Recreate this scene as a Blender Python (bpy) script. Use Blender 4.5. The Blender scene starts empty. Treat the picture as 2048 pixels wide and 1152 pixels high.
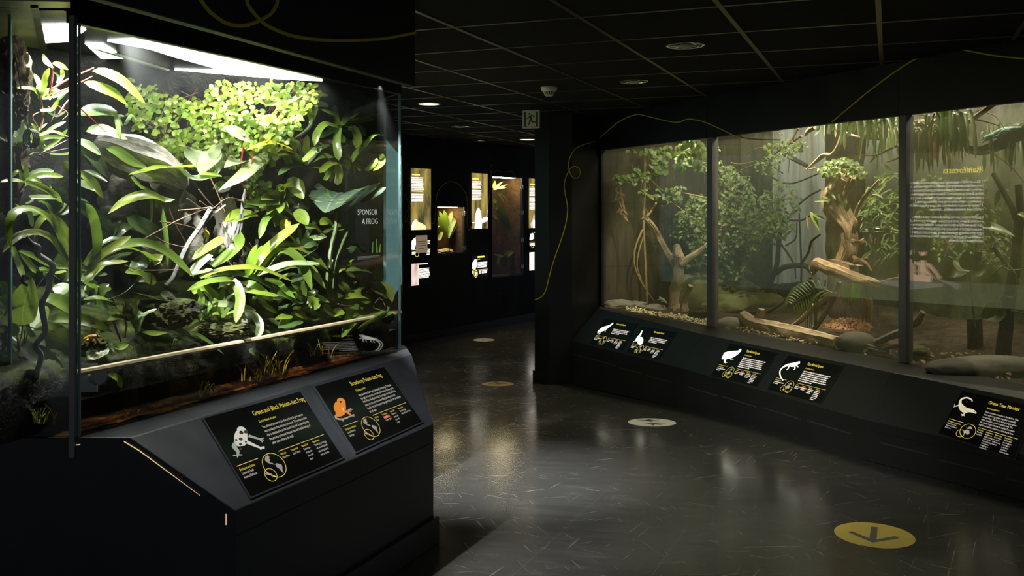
import bpy, bmesh, math, random
from mathutils import Vector as V, Matrix, noise
random.seed(7)
SC = bpy.context.scene
COL = SC.collection
F = 1900.0; CX = 1024.0; HY = 420.0; EYE = 1.47
CEIL = 2.387

# ---------------------------------------------------------------- measuring helpers
def ray(px, py): return V(((px-CX)/F, 1.0, (HY-py)/F))
def at(px, py, Y):
    r = ray(px, py); return V((r.x*Y, Y, EYE+r.z*Y))
def hit(px, py, P0, N):
    r = ray(px, py); o = V((0, 0, EYE)); t = (P0-o).dot(N)/r.dot(N); return o+r*t
def floor_z(Y):
    k = min(1.0, max(0.0, (Y-5.7)/4.1)); return -0.2*k*k*(3-2*k)      # a gentle ramp down into the passage
def onfloor(px, py):
    Y = 5.0
    for _ in range(60): Y = 0.5*Y+0.5*F*(EYE-floor_z(Y))/(py-HY)
    return V(((px-CX)/F*Y, Y, floor_z(Y)))
def onceil(px, py, z=CEIL):
    Y = (z-EYE)*F/(HY-py); return V(((px-CX)/F*Y, Y, z))
# left tank front glass line A-B, inward normal TM ; right window line, inward normal WN ; far wall
TA = V((-1.381, 2.99, 0)); TB = V((-0.564, 4.852, 0)); TM = V((-(TB-TA).y, (TB-TA).x, 0)).normalized()
W0 = V((0.862, 9.306, 0)); W3 = V((2.751, 5.104, 0)); WD = (W3-W0).normalized(); WN = V((-WD.y, WD.x, 0)).normalized()
if WN.x < 0: WN = -WN
def PT(px, py, d): return hit(px, py, TA+TM*d, TM)
def PW(px, py, d): return hit(px, py, W0+WN*d, WN)
FWP = V((-1.354, 11.75, 0)); FWD = V((1.665, 2.67, 0)).normalized(); FWN = V((FWD.y, -FWD.x, 0))
def PF(px, py, off=0.0): return hit(px, py, FWP+FWN*off, FWN)

# ---------------------------------------------------------------- mesh building
class MB:
    def __init__(s): s.v = []; s.f = []; s.uv = []
    def add(s, vs, fs, uvs=None):
        b = len(s.v); s.v += [V(p) for p in vs]
        for f in fs:
            s.f.append(tuple(b+i for i in f))
            s.uv.append([uvs[i] for i in f] if uvs else None)
    def box(s, lo, hi):
        x0, y0, z0 = lo; x1, y1, z1 = hi
        s.add([(x0,y0,z0),(x1,y0,z0),(x1,y1,z0),(x0,y1,z0),(x0,y0,z1),(x1,y0,z1),(x1,y1,z1),(x0,y1,z1)],
              [(0,3,2,1),(4,5,6,7),(0,1,5,4),(1,2,6,5),(2,3,7,6),(3,0,4,7)])
    def hexa(s, a, b):                      # two quads (lists of 4 points) joined to a solid
        s.add(list(a)+list(b), [(3,2,1,0),(4,5,6,7),(0,1,5,4),(1,2,6,5),(2,3,7,6),(3,0,4,7)])
    def prism(s, pts, z0, z1):              # plan polygon extruded in z
        n = len(pts)
        s.add([(p[0],p[1],z0) for p in pts]+[(p[0],p[1],z1) for p in pts],
              [tuple(range(n))[::-1], tuple(range(n,2*n))]+[(i,(i+1)%n,n+(i+1)%n,n+i) for i in range(n)])
    def slab(s, p, q, z0, z1, th, side):    # upright slab from p to q, thickness th to the side
        p = V((p[0],p[1],0)); q = V((q[0],q[1],0)); o = V(side).normalized()*th
        s.hexa([p+V((0,0,z0)), q+V((0,0,z0)), q+o+V((0,0,z0)), p+o+V((0,0,z0))],
               [p+V((0,0,z1)), q+V((0,0,z1)), q+o+V((0,0,z1)), p+o+V((0,0,z1))])
    def tube(s, pts, r, n=8, cap=True, rough=0.0, seed=0):
        pts = [V(p) for p in pts]; m = len(pts)
        rs = r if isinstance(r, (list, tuple)) else [r]*m
        ref = V((0,0,1)) if abs((pts[-1]-pts[0]).normalized().z) < 0.9 else V((1,0,0))
        rings = []
        pu = None
        for i in range(m):
            t = (pts[min(i+1,m-1)]-pts[max(i-1,0)])
            if t.length < 1e-9: t = V((0,0,1))
            t.normalize()
            u = (pu if pu is not None else ref); u = u-t*u.dot(t)
            if u.length < 1e-6: u = t.orthogonal()
            u.normalize(); w = t.cross(u); pu = u
            ring = []
            for k in range(n):
                a = 2*math.pi*k/n; d = u*math.cos(a)+w*math.sin(a)
                rr = rs[i]
                if rough: rr *= 1+rough*noise.noise(pts[i]*9+d*1.3+V((seed,0,0)))+rough*0.5*math.sin(k*2.5+seed)
                ring.append(pts[i]+d*rr)
            rings.append(ring)
        vs = [p for g in rings for p in g]; fs = []; uv = []
        for i in range(m):
            for k in range(n): uv.append((i/(m-1), k/n))
        for i in range(m-1):
            for k in range(n): fs.append((i*n+k, i*n+(k+1)%n, (i+1)*n+(k+1)%n, (i+1)*n+k))
        if cap: fs.append(tuple(range(n))[::-1]); fs.append(tuple((m-1)*n+k for k in range(n)))
        s.add(vs, fs, uv)
    def lathe(s, c, prof, n=32):            # prof = [(r,z)...]
        vs = []; fs = []
        for r, z in prof:
            for k in range(n):
                a = 2*math.pi*k/n; vs.append((c[0]+r*math.cos(a), c[1]+r*math.sin(a), c[2]+z))
        for i in range(len(prof)-1):
            for k in range(n): fs.append((i*n+k, i*n+(k+1)%n, (i+1)*n+(k+1)%n, (i+1)*n+k))
        s.add(vs, fs)
    def blob(s, c, r, sub=3, amp=0.15, freq=2.0, seed=0, flat=None):
        bm = bmesh.new(); bmesh.ops.create_icosphere(bm, subdivisions=sub, radius=1)
        vs = []
        for v in bm.verts:
            d = v.co.normalized(); k = 1+amp*noise.fractal(d*freq+V((seed*3.1, seed*1.7, 0)), 1.0, 2.0, 4)
            p = V((d.x*r[0], d.y*r[1], d.z*r[2]))*k
            vs.append(V(c)+p)
        bm.verts.index_update()
        fs = [tuple(x.index for x in f.verts) for f in bm.faces]; bm.free()
        s.add(vs, fs)

def spline(pts, n):
    pts = [V(p) for p in pts]
    if len(pts) == 2: return [pts[0].lerp(pts[1], i/(n-1)) for i in range(n)]
    P = [pts[0]*2-pts[1]]+pts+[pts[-1]*2-pts[-2]]
    L = [0.0]
    for i in range(1, len(pts)): L.append(L[-1]+(pts[i]-pts[i-1]).length)
    out = []
    for j in range(n):
        s = L[-1]*j/(n-1); i = 0
        while i < len(pts)-2 and L[i+1] < s: i += 1
        t = (s-L[i])/max(1e-9, L[i+1]-L[i])
        a, b, c, d = P[i], P[i+1], P[i+2], P[i+3]
        out.append(0.5*((2*b)+(c-a)*t+(2*a-5*b+4*c-d)*t*t+(3*b-a-3*c+d)*t**3))
    return out

def obj(name, mb, mat, parent=None, smooth=True, origin=None, bevel=0):
    me = bpy.data.meshes.new(name)
    if parent is not None:
        o0 = parent; 
        while o0.parent: o0 = o0.parent
        org = o0.location.copy()
    else:
        if origin is None:
            xs = [p.x for p in mb.v]; ys = [p.y for p in mb.v]; zs = [p.z for p in mb.v]
            origin = ((min(xs)+max(xs))/2, (min(ys)+max(ys))/2, min(zs))
        org = V(origin)
    me.from_pydata([p-org for p in mb.v], [], mb.f)
    if any(u for u in mb.uv):
        l = me.uv_layers.new(name='leaf'); i = 0
        for u, f in zip(mb.uv, mb.f):
            for k in range(len(f)):
                l.data[i].uv = u[k] if u else (0, 0); i += 1
    if mat: me.materials.append(mat)
    if smooth:
        me.polygons.foreach_set('use_smooth', [True]*len(me.polygons))
        try: me.set_sharp_from_angle(angle=math.radians(40))
        except Exception: pass
    me.update()
    o = bpy.data.objects.new(name, me); COL.objects.link(o)
    if parent is not None: o.parent = parent
    else: o.location = org
    if bevel:
        b = o.modifiers.new('bevel', 'BEVEL'); b.width = bevel; b.segments = 2; b.limit_method = 'ANGLE'
    return o
def tag(o, label, cat, group=None, kind=None):
    o['label'] = label; o['category'] = cat
    if group: o['group'] = group
    if kind: o['kind'] = kind
    return o
def thing(name, label, cat, loc, group=None):
    o = bpy.data.objects.new(name, None); COL.objects.link(o); o.empty_display_size = 0.05
    o.location = loc; tag(o, label, cat, group); return o
def struct(name, mb, mat, parent=None, smooth=False, bevel=0):
    o = obj(name, mb, mat, parent, smooth, bevel=bevel)
    if parent is None: o['kind'] = 'structure'
    return o

# ---------------------------------------------------------------- materials
class NT:
    def __init__(s, name):
        s.m = bpy.data.materials.new(name); s.m.use_nodes = True
        s.t = s.m.node_tree; s.t.nodes.clear(); s.out = s.t.nodes.new('ShaderNodeOutputMaterial')
    def n(s, typ, **kw):
        nd = s.t.nodes.new('ShaderNode'+typ)
        for k, v in kw.items():
            if k.startswith('_'): nd.inputs[int(k[1:])].default_value = v if not hasattr(v, 'is_output') else v.default_value
            else: setattr(nd, k, v)
        return nd
    def l(s, a, b): s.t.links.new(a, b)
    def math(s, op, a, b=None, c=None, clamp=False):
        nd = s.t.nodes.new('ShaderNodeMath'); nd.operation = op; nd.use_clamp = clamp
        for i, x in enumerate((a, b, c)):
            if x is None: continue
            if hasattr(x, 'is_output'): s.l(x, nd.inputs[i])
            else: nd.inputs[i].default_value = x
        return nd.outputs[0]
    def mix(s, fac, a, b):
        nd = s.t.nodes.new('ShaderNodeMix'); nd.data_type = 'RGBA'
        for i, x in ((0, fac), (6, a), (7, b)):
            if hasattr(x, 'is_output'): s.l(x, nd.inputs[i])
            else: nd.inputs[i].default_value = x if i == 0 else (*x, 1)[:4]
        return nd.outputs[2]
    def ramp(s, x, stops):
        nd = s.t.nodes.new('ShaderNodeValToRGB'); s.l(x, nd.inputs[0]); e = nd.color_ramp.elements
        while len(e) < len(stops): e.new(0.5)
        for k, (p, c) in enumerate(stops):
            e[k].position = p; e[k].color = (c, c, c, 1) if not hasattr(c, '__len__') else (*c, 1)
        return nd.outputs[0]
    def coord(s, kind='Object', scale=(1,1,1), rot=(0,0,0)):
        tc = s.t.nodes.new('ShaderNodeTexCoord'); mp = s.t.nodes.new('ShaderNodeMapping')
        mp.vector_type = 'TEXTURE'; mp.inputs[3].default_value = [1/x for x in scale]; mp.inputs[2].default_value = [-x for x in rot]
        if kind == 'World':
            g = s.t.nodes.new('ShaderNodeNewGeometry'); s.l(g.outputs['Position'], mp.inputs[0])
        else: s.l(tc.outputs[kind], mp.inputs[0])
        return mp.outputs[0]
    def noise(s, vec, scale=5, detail=4, rough=0.6, dist=0.0):
        nd = s.t.nodes.new('ShaderNodeTexNoise'); s.l(vec, nd.inputs['Vector'])
        nd.inputs['Scale'].default_value = scale; nd.inputs['Detail'].default_value = detail
        nd.inputs['Roughness'].default_value = rough; nd.inputs['Distortion'].default_value = dist
        return nd.outputs[0]
    def bump(s, h, strength=0.3, dist=0.01):
        nd = s.t.nodes.new('ShaderNodeBump'); s.l(h, nd.inputs['Height'])
        nd.inputs['Strength'].default_value = strength; nd.inputs['Distance'].default_value = dist
        return nd.outputs[0]
    def bsdf(s, col, rough=0.5, metal=0.0, spec=0.5, normal=None, emit=None, estr=0):
        b = s.t.nodes.new('ShaderNodeBsdfPrincipled')
        for k, x in (('Base Color', col), ('Roughness', rough), ('Metallic', metal), ('Specular IOR Level', spec)):
            if hasattr(x, 'is_output'): s.l(x, b.inputs[k])
            else: b.inputs[k].default_value = (*x, 1) if hasattr(x, '__len__') else x
        if normal is not None: s.l(normal, b.inputs['Normal'])
        return b.outputs[0]
    def done(s, sh): s.l(sh, s.out.inputs[0]); return s.m

def plain(name, col, rough=0.5, metal=0.0, spec=0.5, nscale=0, namp=0.3, bump=0.0):
    t = NT(name)
    c = col; nrm = None; r = rough
    if nscale:
        nz = t.noise(t.coord('World'), nscale, 5)
        lo = tuple(x*(1-namp) for x in col); hi = tuple(min(1, x*(1+namp)) for x in col)
        c = t.ramp(nz, [(0.3, lo), (0.7, hi)])
        r = t.ramp(nz, [(0.2, max(0, rough-0.12)), (0.8, min(1, rough+0.12))])
        if bump: nrm = t.bump(nz, bump, 0.01)
    return t.done(t.bsdf(c, r, metal, spec, nrm))
def emis(name, col, strength, sample=False):
    t = NT(name); e = t.n('Emission'); e.inputs[0].default_value = (*col, 1); e.inputs[1].default_value = strength
    m = t.done(e.outputs[0])
    try: m.cycles.emission_sampling = 'AUTO' if sample else 'NONE'
    except Exception: pass
    return m
def glassmat(name, tint=(1,1,1), film=0.0, filmcol=(0.8,0.8,0.75), base=0.04, rough=0.0):
    t = NT(name)
    g = t.n('NewGeometry'); d = t.n('VectorMath', operation='DOT_PRODUCT')
    t.l(g.outputs['Normal'], d.inputs[0]); t.l(g.outputs['Incoming'], d.inputs[1])
    c = t.math('ABSOLUTE', d.outputs['Value']); k = t.math('POWER', t.math('SUBTRACT', 1.0, c, clamp=True), 5.0)
    fr = t.math('MULTIPLY_ADD', k, 1-base, base, clamp=True)
    tr = t.n('BsdfTransparent'); tr.inputs[0].default_value = (*tint, 1)
    sh = tr.outputs[0]
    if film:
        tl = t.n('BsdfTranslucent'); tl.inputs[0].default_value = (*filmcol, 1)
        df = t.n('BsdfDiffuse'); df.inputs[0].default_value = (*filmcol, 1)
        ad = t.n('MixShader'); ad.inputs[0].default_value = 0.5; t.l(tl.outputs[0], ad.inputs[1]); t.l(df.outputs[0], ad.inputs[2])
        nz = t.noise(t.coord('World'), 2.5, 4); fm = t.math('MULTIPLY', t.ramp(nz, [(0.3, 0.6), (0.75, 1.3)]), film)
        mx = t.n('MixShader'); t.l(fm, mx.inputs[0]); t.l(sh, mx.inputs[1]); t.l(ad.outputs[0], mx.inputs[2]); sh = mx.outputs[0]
    gl = t.n('BsdfGlossy'); gl.inputs['Roughness'].default_value = rough
    mx = t.n('MixShader'); t.l(fr, mx.inputs[0]); t.l(sh, mx.inputs[1]); t.l(gl.outputs[0], mx.inputs[2])
    return t.done(mx.outputs[0])
def leafmat(name, col, under=None, rough=0.3, trans=0.3, vein=0.35, spec=0.5, var=0.3):
    t = NT(name); under = under or tuple(min(1, x*1.25) for x in col)
    uvn = t.n('UVMap', uv_map='leaf'); sp = t.n('SeparateXYZ'); t.l(uvn.outputs[0], sp.inputs[0])
    s_, v_ = sp.outputs[0], t.math('ABSOLUTE', t.math('SUBTRACT', sp.outputs[1], 0.5))
    mid = t.math('LESS_THAN', v_, 0.018)
    lat = t.math('GREATER_THAN', t.math('SINE', t.math('MULTIPLY', t.math('SUBTRACT', s_, t.math('MULTIPLY', v_, 0.35)), 62.0)), 0.93)
    vn = t.math('MULTIPLY', t.math('MAXIMUM', mid, t.math('MULTIPLY', lat, 0.35)), vein)
    g = t.n('NewGeometry')
    nz = t.noise(t.coord('World'), 14, 3); rnd = g.outputs['Random Per Island']
    k = t.math('MULTIPLY_ADD', t.math('ADD', nz, rnd), var, 1.0-var)
    c = t.mix(g.outputs['Backfacing'], col, under)
    hs = t.n('HueSaturation'); t.l(c, hs.inputs['Color']); t.l(k, hs.inputs['Value'])
    t.l(t.math('MULTIPLY_ADD', rnd, 0.05, 0.475), hs.inputs['Hue'])
    c2 = t.mix(vn, hs.outputs[0], tuple(min(1, x*1.4+0.15) for x in col))
    nrm = t.bump(t.math('ADD', t.math('MULTIPLY', lat, 0.6), nz), 0.25, 0.004)
    b = t.bsdf(c2, rough, 0, spec, nrm)
    tl = t.n('BsdfTranslucent'); t.l(c2, tl.inputs[0])
    mx = t.n('MixShader'); mx.inputs[0].default_value = trans; t.l(b, mx.inputs[1]); t.l(tl.outputs[0], mx.inputs[2])
    return t.done(mx.outputs[0])
def woodmat(name, a, b, rough=0.75, scale=(6,6,1.2), nscale=4, bump=0.5):
    t = NT(name); uvn = t.n('UVMap', uv_map='leaf'); sp = t.n('SeparateXYZ'); t.l(uvn.outputs[0], sp.inputs[0])
    cb = t.n('CombineXYZ')
    t.l(t.math('MULTIPLY', t.math('SINE', t.math('MULTIPLY', sp.outputs[1], 6.2832)), 2.2), cb.inputs[0])
    t.l(t.math('MULTIPLY', t.math('COSINE', t.math('MULTIPLY', sp.outputs[1], 6.2832)), 2.2), cb.inputs[1])
    t.l(t.math('MULTIPLY', sp.outputs[0], 2.0), cb.inputs[2])
    nz = t.noise(cb.outputs[0], nscale, 6, 0.65, 0.6); n2 = t.noise(t.coord('World'), 25, 4)
    h = t.math('ADD', t.math('MULTIPLY', nz, 0.75), t.math('MULTIPLY', n2, 0.25))
    c = t.ramp(h, [(0.32, a), (0.5, tuple((x+y)/2 for x, y in zip(a, b))), (0.66, b)])
    return t.done(t.bsdf(c, rough, 0, 0.3, t.bump(h, bump, 0.015)))

M = {}
M['wall'] = plain('black_paint', (0.010,0.0105,0.012), 0.42, 0, 0.35, 3.0, 0.25)
M['wall_far'] = plain('black_matt_paint', (0.008,0.0075,0.007), 0.6, 0, 0.3, 3.0, 0.2)
M['skirt'] = plain('black_gloss_skirting', (0.012,0.012,0.013), 0.35, 0, 0.4)
M['header'] = plain('black_header', (0.007,0.0075,0.009), 0.55, 0, 0.3)
M['black'] = plain('black_board', (0.004,0.004,0.004), 0.5, 0, 0.3)
M['ceiling'] = plain('ceiling_tile', (0.010,0.009,0.008), 0.9, 0, 0.15, 40, 0.4, 0.2)
M['tbar'] = plain('ceiling_bar', (0.16,0.13,0.08), 0.38, 0.75)
M['steel'] = plain('brushed_steel', (0.35,0.35,0.34), 0.3, 1.0, 0.5, 20, 0.15)
M['chrome'] = plain('polished_metal', (0.75,0.74,0.7), 0.08, 1.0)
M['mullion'] = plain('dark_aluminium', (0.15,0.15,0.165), 0.42, 0.3, 0.5, 5, 0.2)
M['post'] = plain('corner_steel', (0.22,0.22,0.20), 0.3, 0.45)
M['white_plastic'] = plain('white_plastic', (0.62,0.61,0.56), 0.45)
M['dark_slot'] = plain('dark_slot', (0.01,0.01,0.01), 0.8)
M['slot_lip'] = plain('slot_lip', (0.05,0.05,0.052), 0.5)
M['disc_yellow'] = plain('yellow_vinyl', (0.66,0.50,0.05), 0.42, 0, 0.4, 12, 0.1)
M['disc_orange'] = plain('ochre_vinyl', (0.50,0.30,0.05), 0.42, 0, 0.4, 12, 0.1)
M['disc_white'] = plain('white_vinyl', (0.75,0.73,0.66), 0.45, 0, 0.4, 12, 0.08)
M['disc_dark'] = plain('dark_print', (0.03,0.028,0.02), 0.5)
M['disc_green'] = plain('olive_print', (0.10,0.11,0.03), 0.5)
M['line'] = plain('yellow_line', (0.60,0.53,0.03), 0.6)
M['glass_tank'] = glassmat('tank_glass', (0.975,0.985,0.98), 0.003, (0.85,0.9,0.9))
M['glass_edge'] = plain('glass_edge', (0.25,0.42,0.42), 0.2, 0, 0.5)
M['glass_win'] = glassmat('window_glass', (0.97,0.98,0.95), 0.075, (0.66,0.71,0.44))  # film of dirt, its olive tint also stands in for haze
M['glass_far'] = glassmat('door_glass', (0.97,0.97,0.96), 0.0, base=0.012)
M['strip'] = plain('pale_strip', (0.50,0.41,0.24), 0.45, 0, 0.5, 30, 0.25)
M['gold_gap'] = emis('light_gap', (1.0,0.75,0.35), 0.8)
M['lamp'] = emis('lamp_reflection_glow', (0.96,1.0,0.95), 13.0, True)
M['lamp_warm'] = emis('warm_lamp', (1.0,0.82,0.5), 26.0, True)
M['down_lit'] = emis('lit_downlight', (1.0,0.78,0.45), 5.0, True)
M['lid'] = plain('lid_panel', (0.55,0.60,0.46), 0.35, 0.4, 0.5, 6, 0.3)
M['lid_mesh'] = None
def meshlid():
    t = NT('lid_mesh'); ck = t.n('TexChecker'); t.l(t.coord('World', (120,120,1), (0,0,0.41)), ck.inputs[0]); ck.inputs[3].default_value = 1.0
    c = t.mix(ck.outputs[1], (0.05,0.055,0.05), (0.012,0.013,0.012))
    return t.done(t.bsdf(c, 0.3, 0.5))
M['lid_mesh'] = meshlid()
# painted plinth with worn spots
def plinth():
    t = NT('slate_paint'); w = t.coord('World')
    n1 = t.noise(w, 3.5, 5, 0.65); n2 = t.noise(w, 70, 3)
    c = t.ramp(n1, [(0.3, (0.020,0.022,0.028)), (0.7, (0.034,0.037,0.046))])
    c = t.mix(t.math('MULTIPLY', t.math('GREATER_THAN', n2, 0.73), 0.35), c, (0.12,0.12,0.12))
    return t.done(t.bsdf(c, t.ramp(n1, [(0.2, 0.36), (0.8, 0.55)]), 0, 0.5, t.bump(n2, 0.05, 0.002)))
M['plinth'] = plinth()
def bench():
    t = NT('bench_paint'); w = t.coord('World'); n1 = t.noise(w, 2.5, 5, 0.6)
    c = t.ramp(n1, [(0.3, (0.011,0.011,0.0115)), (0.7, (0.018,0.018,0.019))])
    return t.done(t.bsdf(c, t.ramp(n1, [(0.2, 0.4), (0.8, 0.58)]), 0, 0.45))
M['bench'] = bench()
def floormat():
    t = NT('polished_floor'); w = t.coord('World')
    n1 = t.noise(w, 1.2, 6, 0.65, 0.4); n2 = t.noise(t.coord('World', (1.2,7,1), (0,0,0.2)), 3, 6, 0.7, 0.5)
    c = t.ramp(t.math('ADD', t.math('MULTIPLY', n1, 0.4), t.math('MULTIPLY', n2, 0.6)),
               [(0.3, (0.034,0.033,0.031)), (0.55, (0.058,0.056,0.052)), (0.72, (0.098,0.096,0.091))])
    sc = None
    for rot, s, th, ns in ((0.5, (42,1.4,1), 0.735, 1.6), (-0.35, (50,1.8,1), 0.74, 1.9), (1.15, (44,1.6,1), 0.745, 1.7), (-1.0, (60,2.4,1), 0.745, 1.5), (1.5, (38,1.2,1), 0.75, 2.0)):
        k = t.math('MULTIPLY', t.math('SUBTRACT', t.noise(t.coord('World', s, (0,0,rot)), ns, 1.5, 0.5, 0.6), th-0.03), 16.0, clamp=True)
        sc = k if sc is None else t.math('MAXIMUM', sc, k)
    sp = t.n('SeparateXYZ'); t.l(t.coord('World', (1,1,1), (0,0,math.radians(23.0))), sp.inputs[0])
    ln = None
    for ax, off in ((0, 0.461+0.515*4), (1, 10.1)):
        k = t.math('LESS_THAN', t.math('MODULO', t.math('ADD', sp.outputs[ax], off+5.15), 0.515*(1 if ax == 0 else 2)), 0.004)
        ln = k if ln is None else t.math('MAXIMUM', ln, k)
    c = t.mix(t.math('MULTIPLY', sc, 0.5), c, (0.30,0.29,0.28))
    c = t.mix(t.math('MULTIPLY', ln, 0.5), c, (0.10,0.095,0.085))
    r = t.math('ADD', t.ramp(n1, [(0.3, 0.15), (0.7, 0.24)]), t.math('MULTIPLY', sc, 0.2))
    return t.done(t.bsdf(c, r, 0, 0.5))
M['floor'] = floormat()
def rockmat(name, a, b, moss=None, mth=0.55, scale=6, rough=0.7, bump=0.7):
    t = NT(name); w = t.coord('World'); n1 = t.noise(w, scale, 8, 0.7, 0.5)
    c = t.ramp(n1, [(0.3, a), (0.7, b)])
    if moss:
        g = t.n('NewGeometry'); sp = t.n('SeparateXYZ'); t.l(g.outputs['Normal'], sp.inputs[0])
        k = t.math('MULTIPLY', t.math('SUBTRACT', t.math('MULTIPLY_ADD', sp.outputs[2], 0.35, t.noise(w, scale*1.7, 5)), mth), 6, clamp=True)
        c = t.mix(k, c, moss)
    return t.done(t.bsdf(c, rough, 0, 0.4 if rough > .5 else 0.18, t.bump(n1, bump, 0.03)))
M['rock_dark'] = rockmat('wet_dark_rock', (0.002,0.002,0.0016), (0.018,0.017,0.014), (0.05,0.07,0.012), 0.68, 9, 0.35)
M['rock_grey'] = rockmat('grey_rock', (0.09,0.085,0.075), (0.36,0.34,0.30), None, 0, 14, 0.8)
M['stone'] = rockmat('river_stone', (0.13,0.12,0.09), (0.23,0.21,0.165), None, 0, 9, 0.75, 0.25)
M['stone_moss'] = rockmat('mossy_boulder', (0.10,0.095,0.06), (0.18,0.165,0.11), (0.09,0.10,0.035), 0.5, 5, 0.85, 0.4)
M['moss'] = rockmat('moss', (0.03,0.035,0.008), (0.16,0.17,0.04), None, 0, 60, 0.95, 1.0)
M['soil'] = rockmat('soil', (0.014,0.009,0.004), (0.085,0.055,0.028), None, 0, 30, 0.95, 0.9)
M['amber_bed'] = rockmat('amber_gravel', (0.004,0.0022,0.001), (0.10,0.05,0.012), None, 0, 7, 0.8, 0.7)
def bedmat():
    t = NT('amber_gravel_bed'); w = t.coord('World'); n1 = t.noise(w, 7, 6, .7, .6); n2 = t.noise(w, 90, 3)
    c = t.mix(t.ramp(n1, [(0.47, 0.0), (0.60, 1.0)]), (0.006,0.004,0.002), (0.16,0.085,0.02)); c = t.mix(t.math('MULTIPLY', n2, .5), c, (0.02,0.012,0.004))
    return t.done(t.bsdf(c, .85, 0, .2, t.bump(t.math('ADD', n1, t.math('MULTIPLY', n2, .3)), .8, .02)))
M['amber_bed'] = bedmat()
M['rock_mid'] = rockmat('brown_grey_rock', (0.015,0.014,0.011), (0.16,0.145,0.115), (0.05,0.06,0.015), 0.7, 11, 0.6)
M['chips'] = plain('bark_chips', (0.20,0.10,0.045), 0.8, 0, 0.3, 60, 0.8)
M['litter'] = plain('pale_leaf_litter', (0.55,0.47,0.28), 0.75, 0, 0.3, 60, 0.6)
M['wood_pale'] = woodmat('pale_driftwood', (0.15,0.10,0.06), (0.60,0.47,0.31))
M['wood_tan'] = woodmat('tan_driftwood', (0.13,0.075,0.04), (0.62,0.44,0.27), 0.7, nscale=3.5, bump=0.9)
M['wood_grey'] = woodmat('grey_wood', (0.10,0.09,0.08), (0.46,0.43,0.38))
M['bark'] = woodmat('dark_bark', (0.010,0.007,0.005), (0.07,0.048,0.03), 0.85)
M['bamboo'] = woodmat('cane', (0.20,0.13,0.06), (0.50,0.36,0.18), 0.55, bump=0.15)
M['twig'] = plain('dry_twig', (0.16,0.10,0.06), 0.7, 0, 0.3, 20, 0.4)
M['grey_stick'] = woodmat('grey_stick', (0.06,0.06,0.055), (0.20,0.20,0.19), 0.6)
M['stem_red'] = plain('red_petiole', (0.30,0.045,0.035), 0.35, 0, 0.5, 20, 0.4)
M['stem_brown'] = plain('brown_petiole', (0.09,0.04,0.03), 0.4, 0, 0.5, 20, 0.3)
M['stem_green'] = plain('green_petiole', (0.06,0.10,0.02), 0.55, 0, 0.5, 20, 0.3)
M['reed'] = plain('dry_reed', (0.16,0.14,0.08), 0.7, 0, 0.3, 20, 0.4)
M['cable'] = plain('black_cable', (0.012,0.012,0.012), 0.4)
M['tree_fern'] = rockmat('fibrous_bark', (0.02,0.013,0.008), (0.16,0.11,0.06), None, 0, 40, 0.95, 1.0)
M['root_fibre'] = plain('root_fibre', (0.30,0.20,0.10), 0.9, 0, 0.2, 40, 0.5)
# leaves
M['lf_dark'] = leafmat('leaf_dark', (0.042,0.070,0.022), (0.10,0.15,0.035), 0.22, 0.12, 0.25, 0.6)
M['lf_mid'] = leafmat('leaf_mid', (0.092,0.145,0.022), (0.17,0.28,0.03), 0.28, 0.28, 0.3, 0.55)
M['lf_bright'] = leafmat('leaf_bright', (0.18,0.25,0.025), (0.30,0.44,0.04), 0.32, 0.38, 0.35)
M['lf_lime'] = leafmat('leaf_lime', (0.25,0.36,0.04), (0.33,0.44,0.055), 0.38, 0.35, 0.2)
M['lf_pale'] = leafmat('leaf_pale', (0.26,0.33,0.17), (0.26,0.38,0.08), 0.3, 0.22, 0.3)
M['lf_yellow'] = leafmat('leaf_yellow', (0.78,0.62,0.03), (0.80,0.66,0.04), 0.35, 0.35, 0.2)
M['lf_strap'] = leafmat('leaf_strap', (0.115,0.175,0.025), (0.19,0.26,0.03), 0.25, 0.25, 0.0, 0.55)
M['lf_brom'] = leafmat('leaf_bromeliad', (0.20,0.28,0.03), (0.27,0.36,0.04), 0.28, 0.32, 0.0)
M['lf_olive'] = leafmat('leaf_olive', (0.09,0.11,0.02), (0.13,0.15,0.03), 0.4, 0.25, 0.1)
M['lf_ivy'] = leafmat('leaf_ivy', (0.16,0.24,0.05), (0.24,0.33,0.08), 0.4, 0.3, 0.2)
M['lf_shrub'] = leafmat('leaf_shrub', (0.10,0.15,0.03), (0.15,0.21,0.05), 0.45, 0.3, 0.1)
M['lf_spider'] = leafmat('leaf_spider', (0.28,0.34,0.12), (0.34,0.40,0.15), 0.4, 0.3, 0.0)
M['lf_amber'] = leafmat('leaf_submerged', (0.22,0.26,0.02), (0.28,0.30,0.02), 0.5, 0.3, 0.0)
M['lf_dry'] = leafmat('leaf_dry', (0.30,0.19,0.08), (0.34,0.22,0.1), 0.7, 0.15, 0.2)

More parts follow.
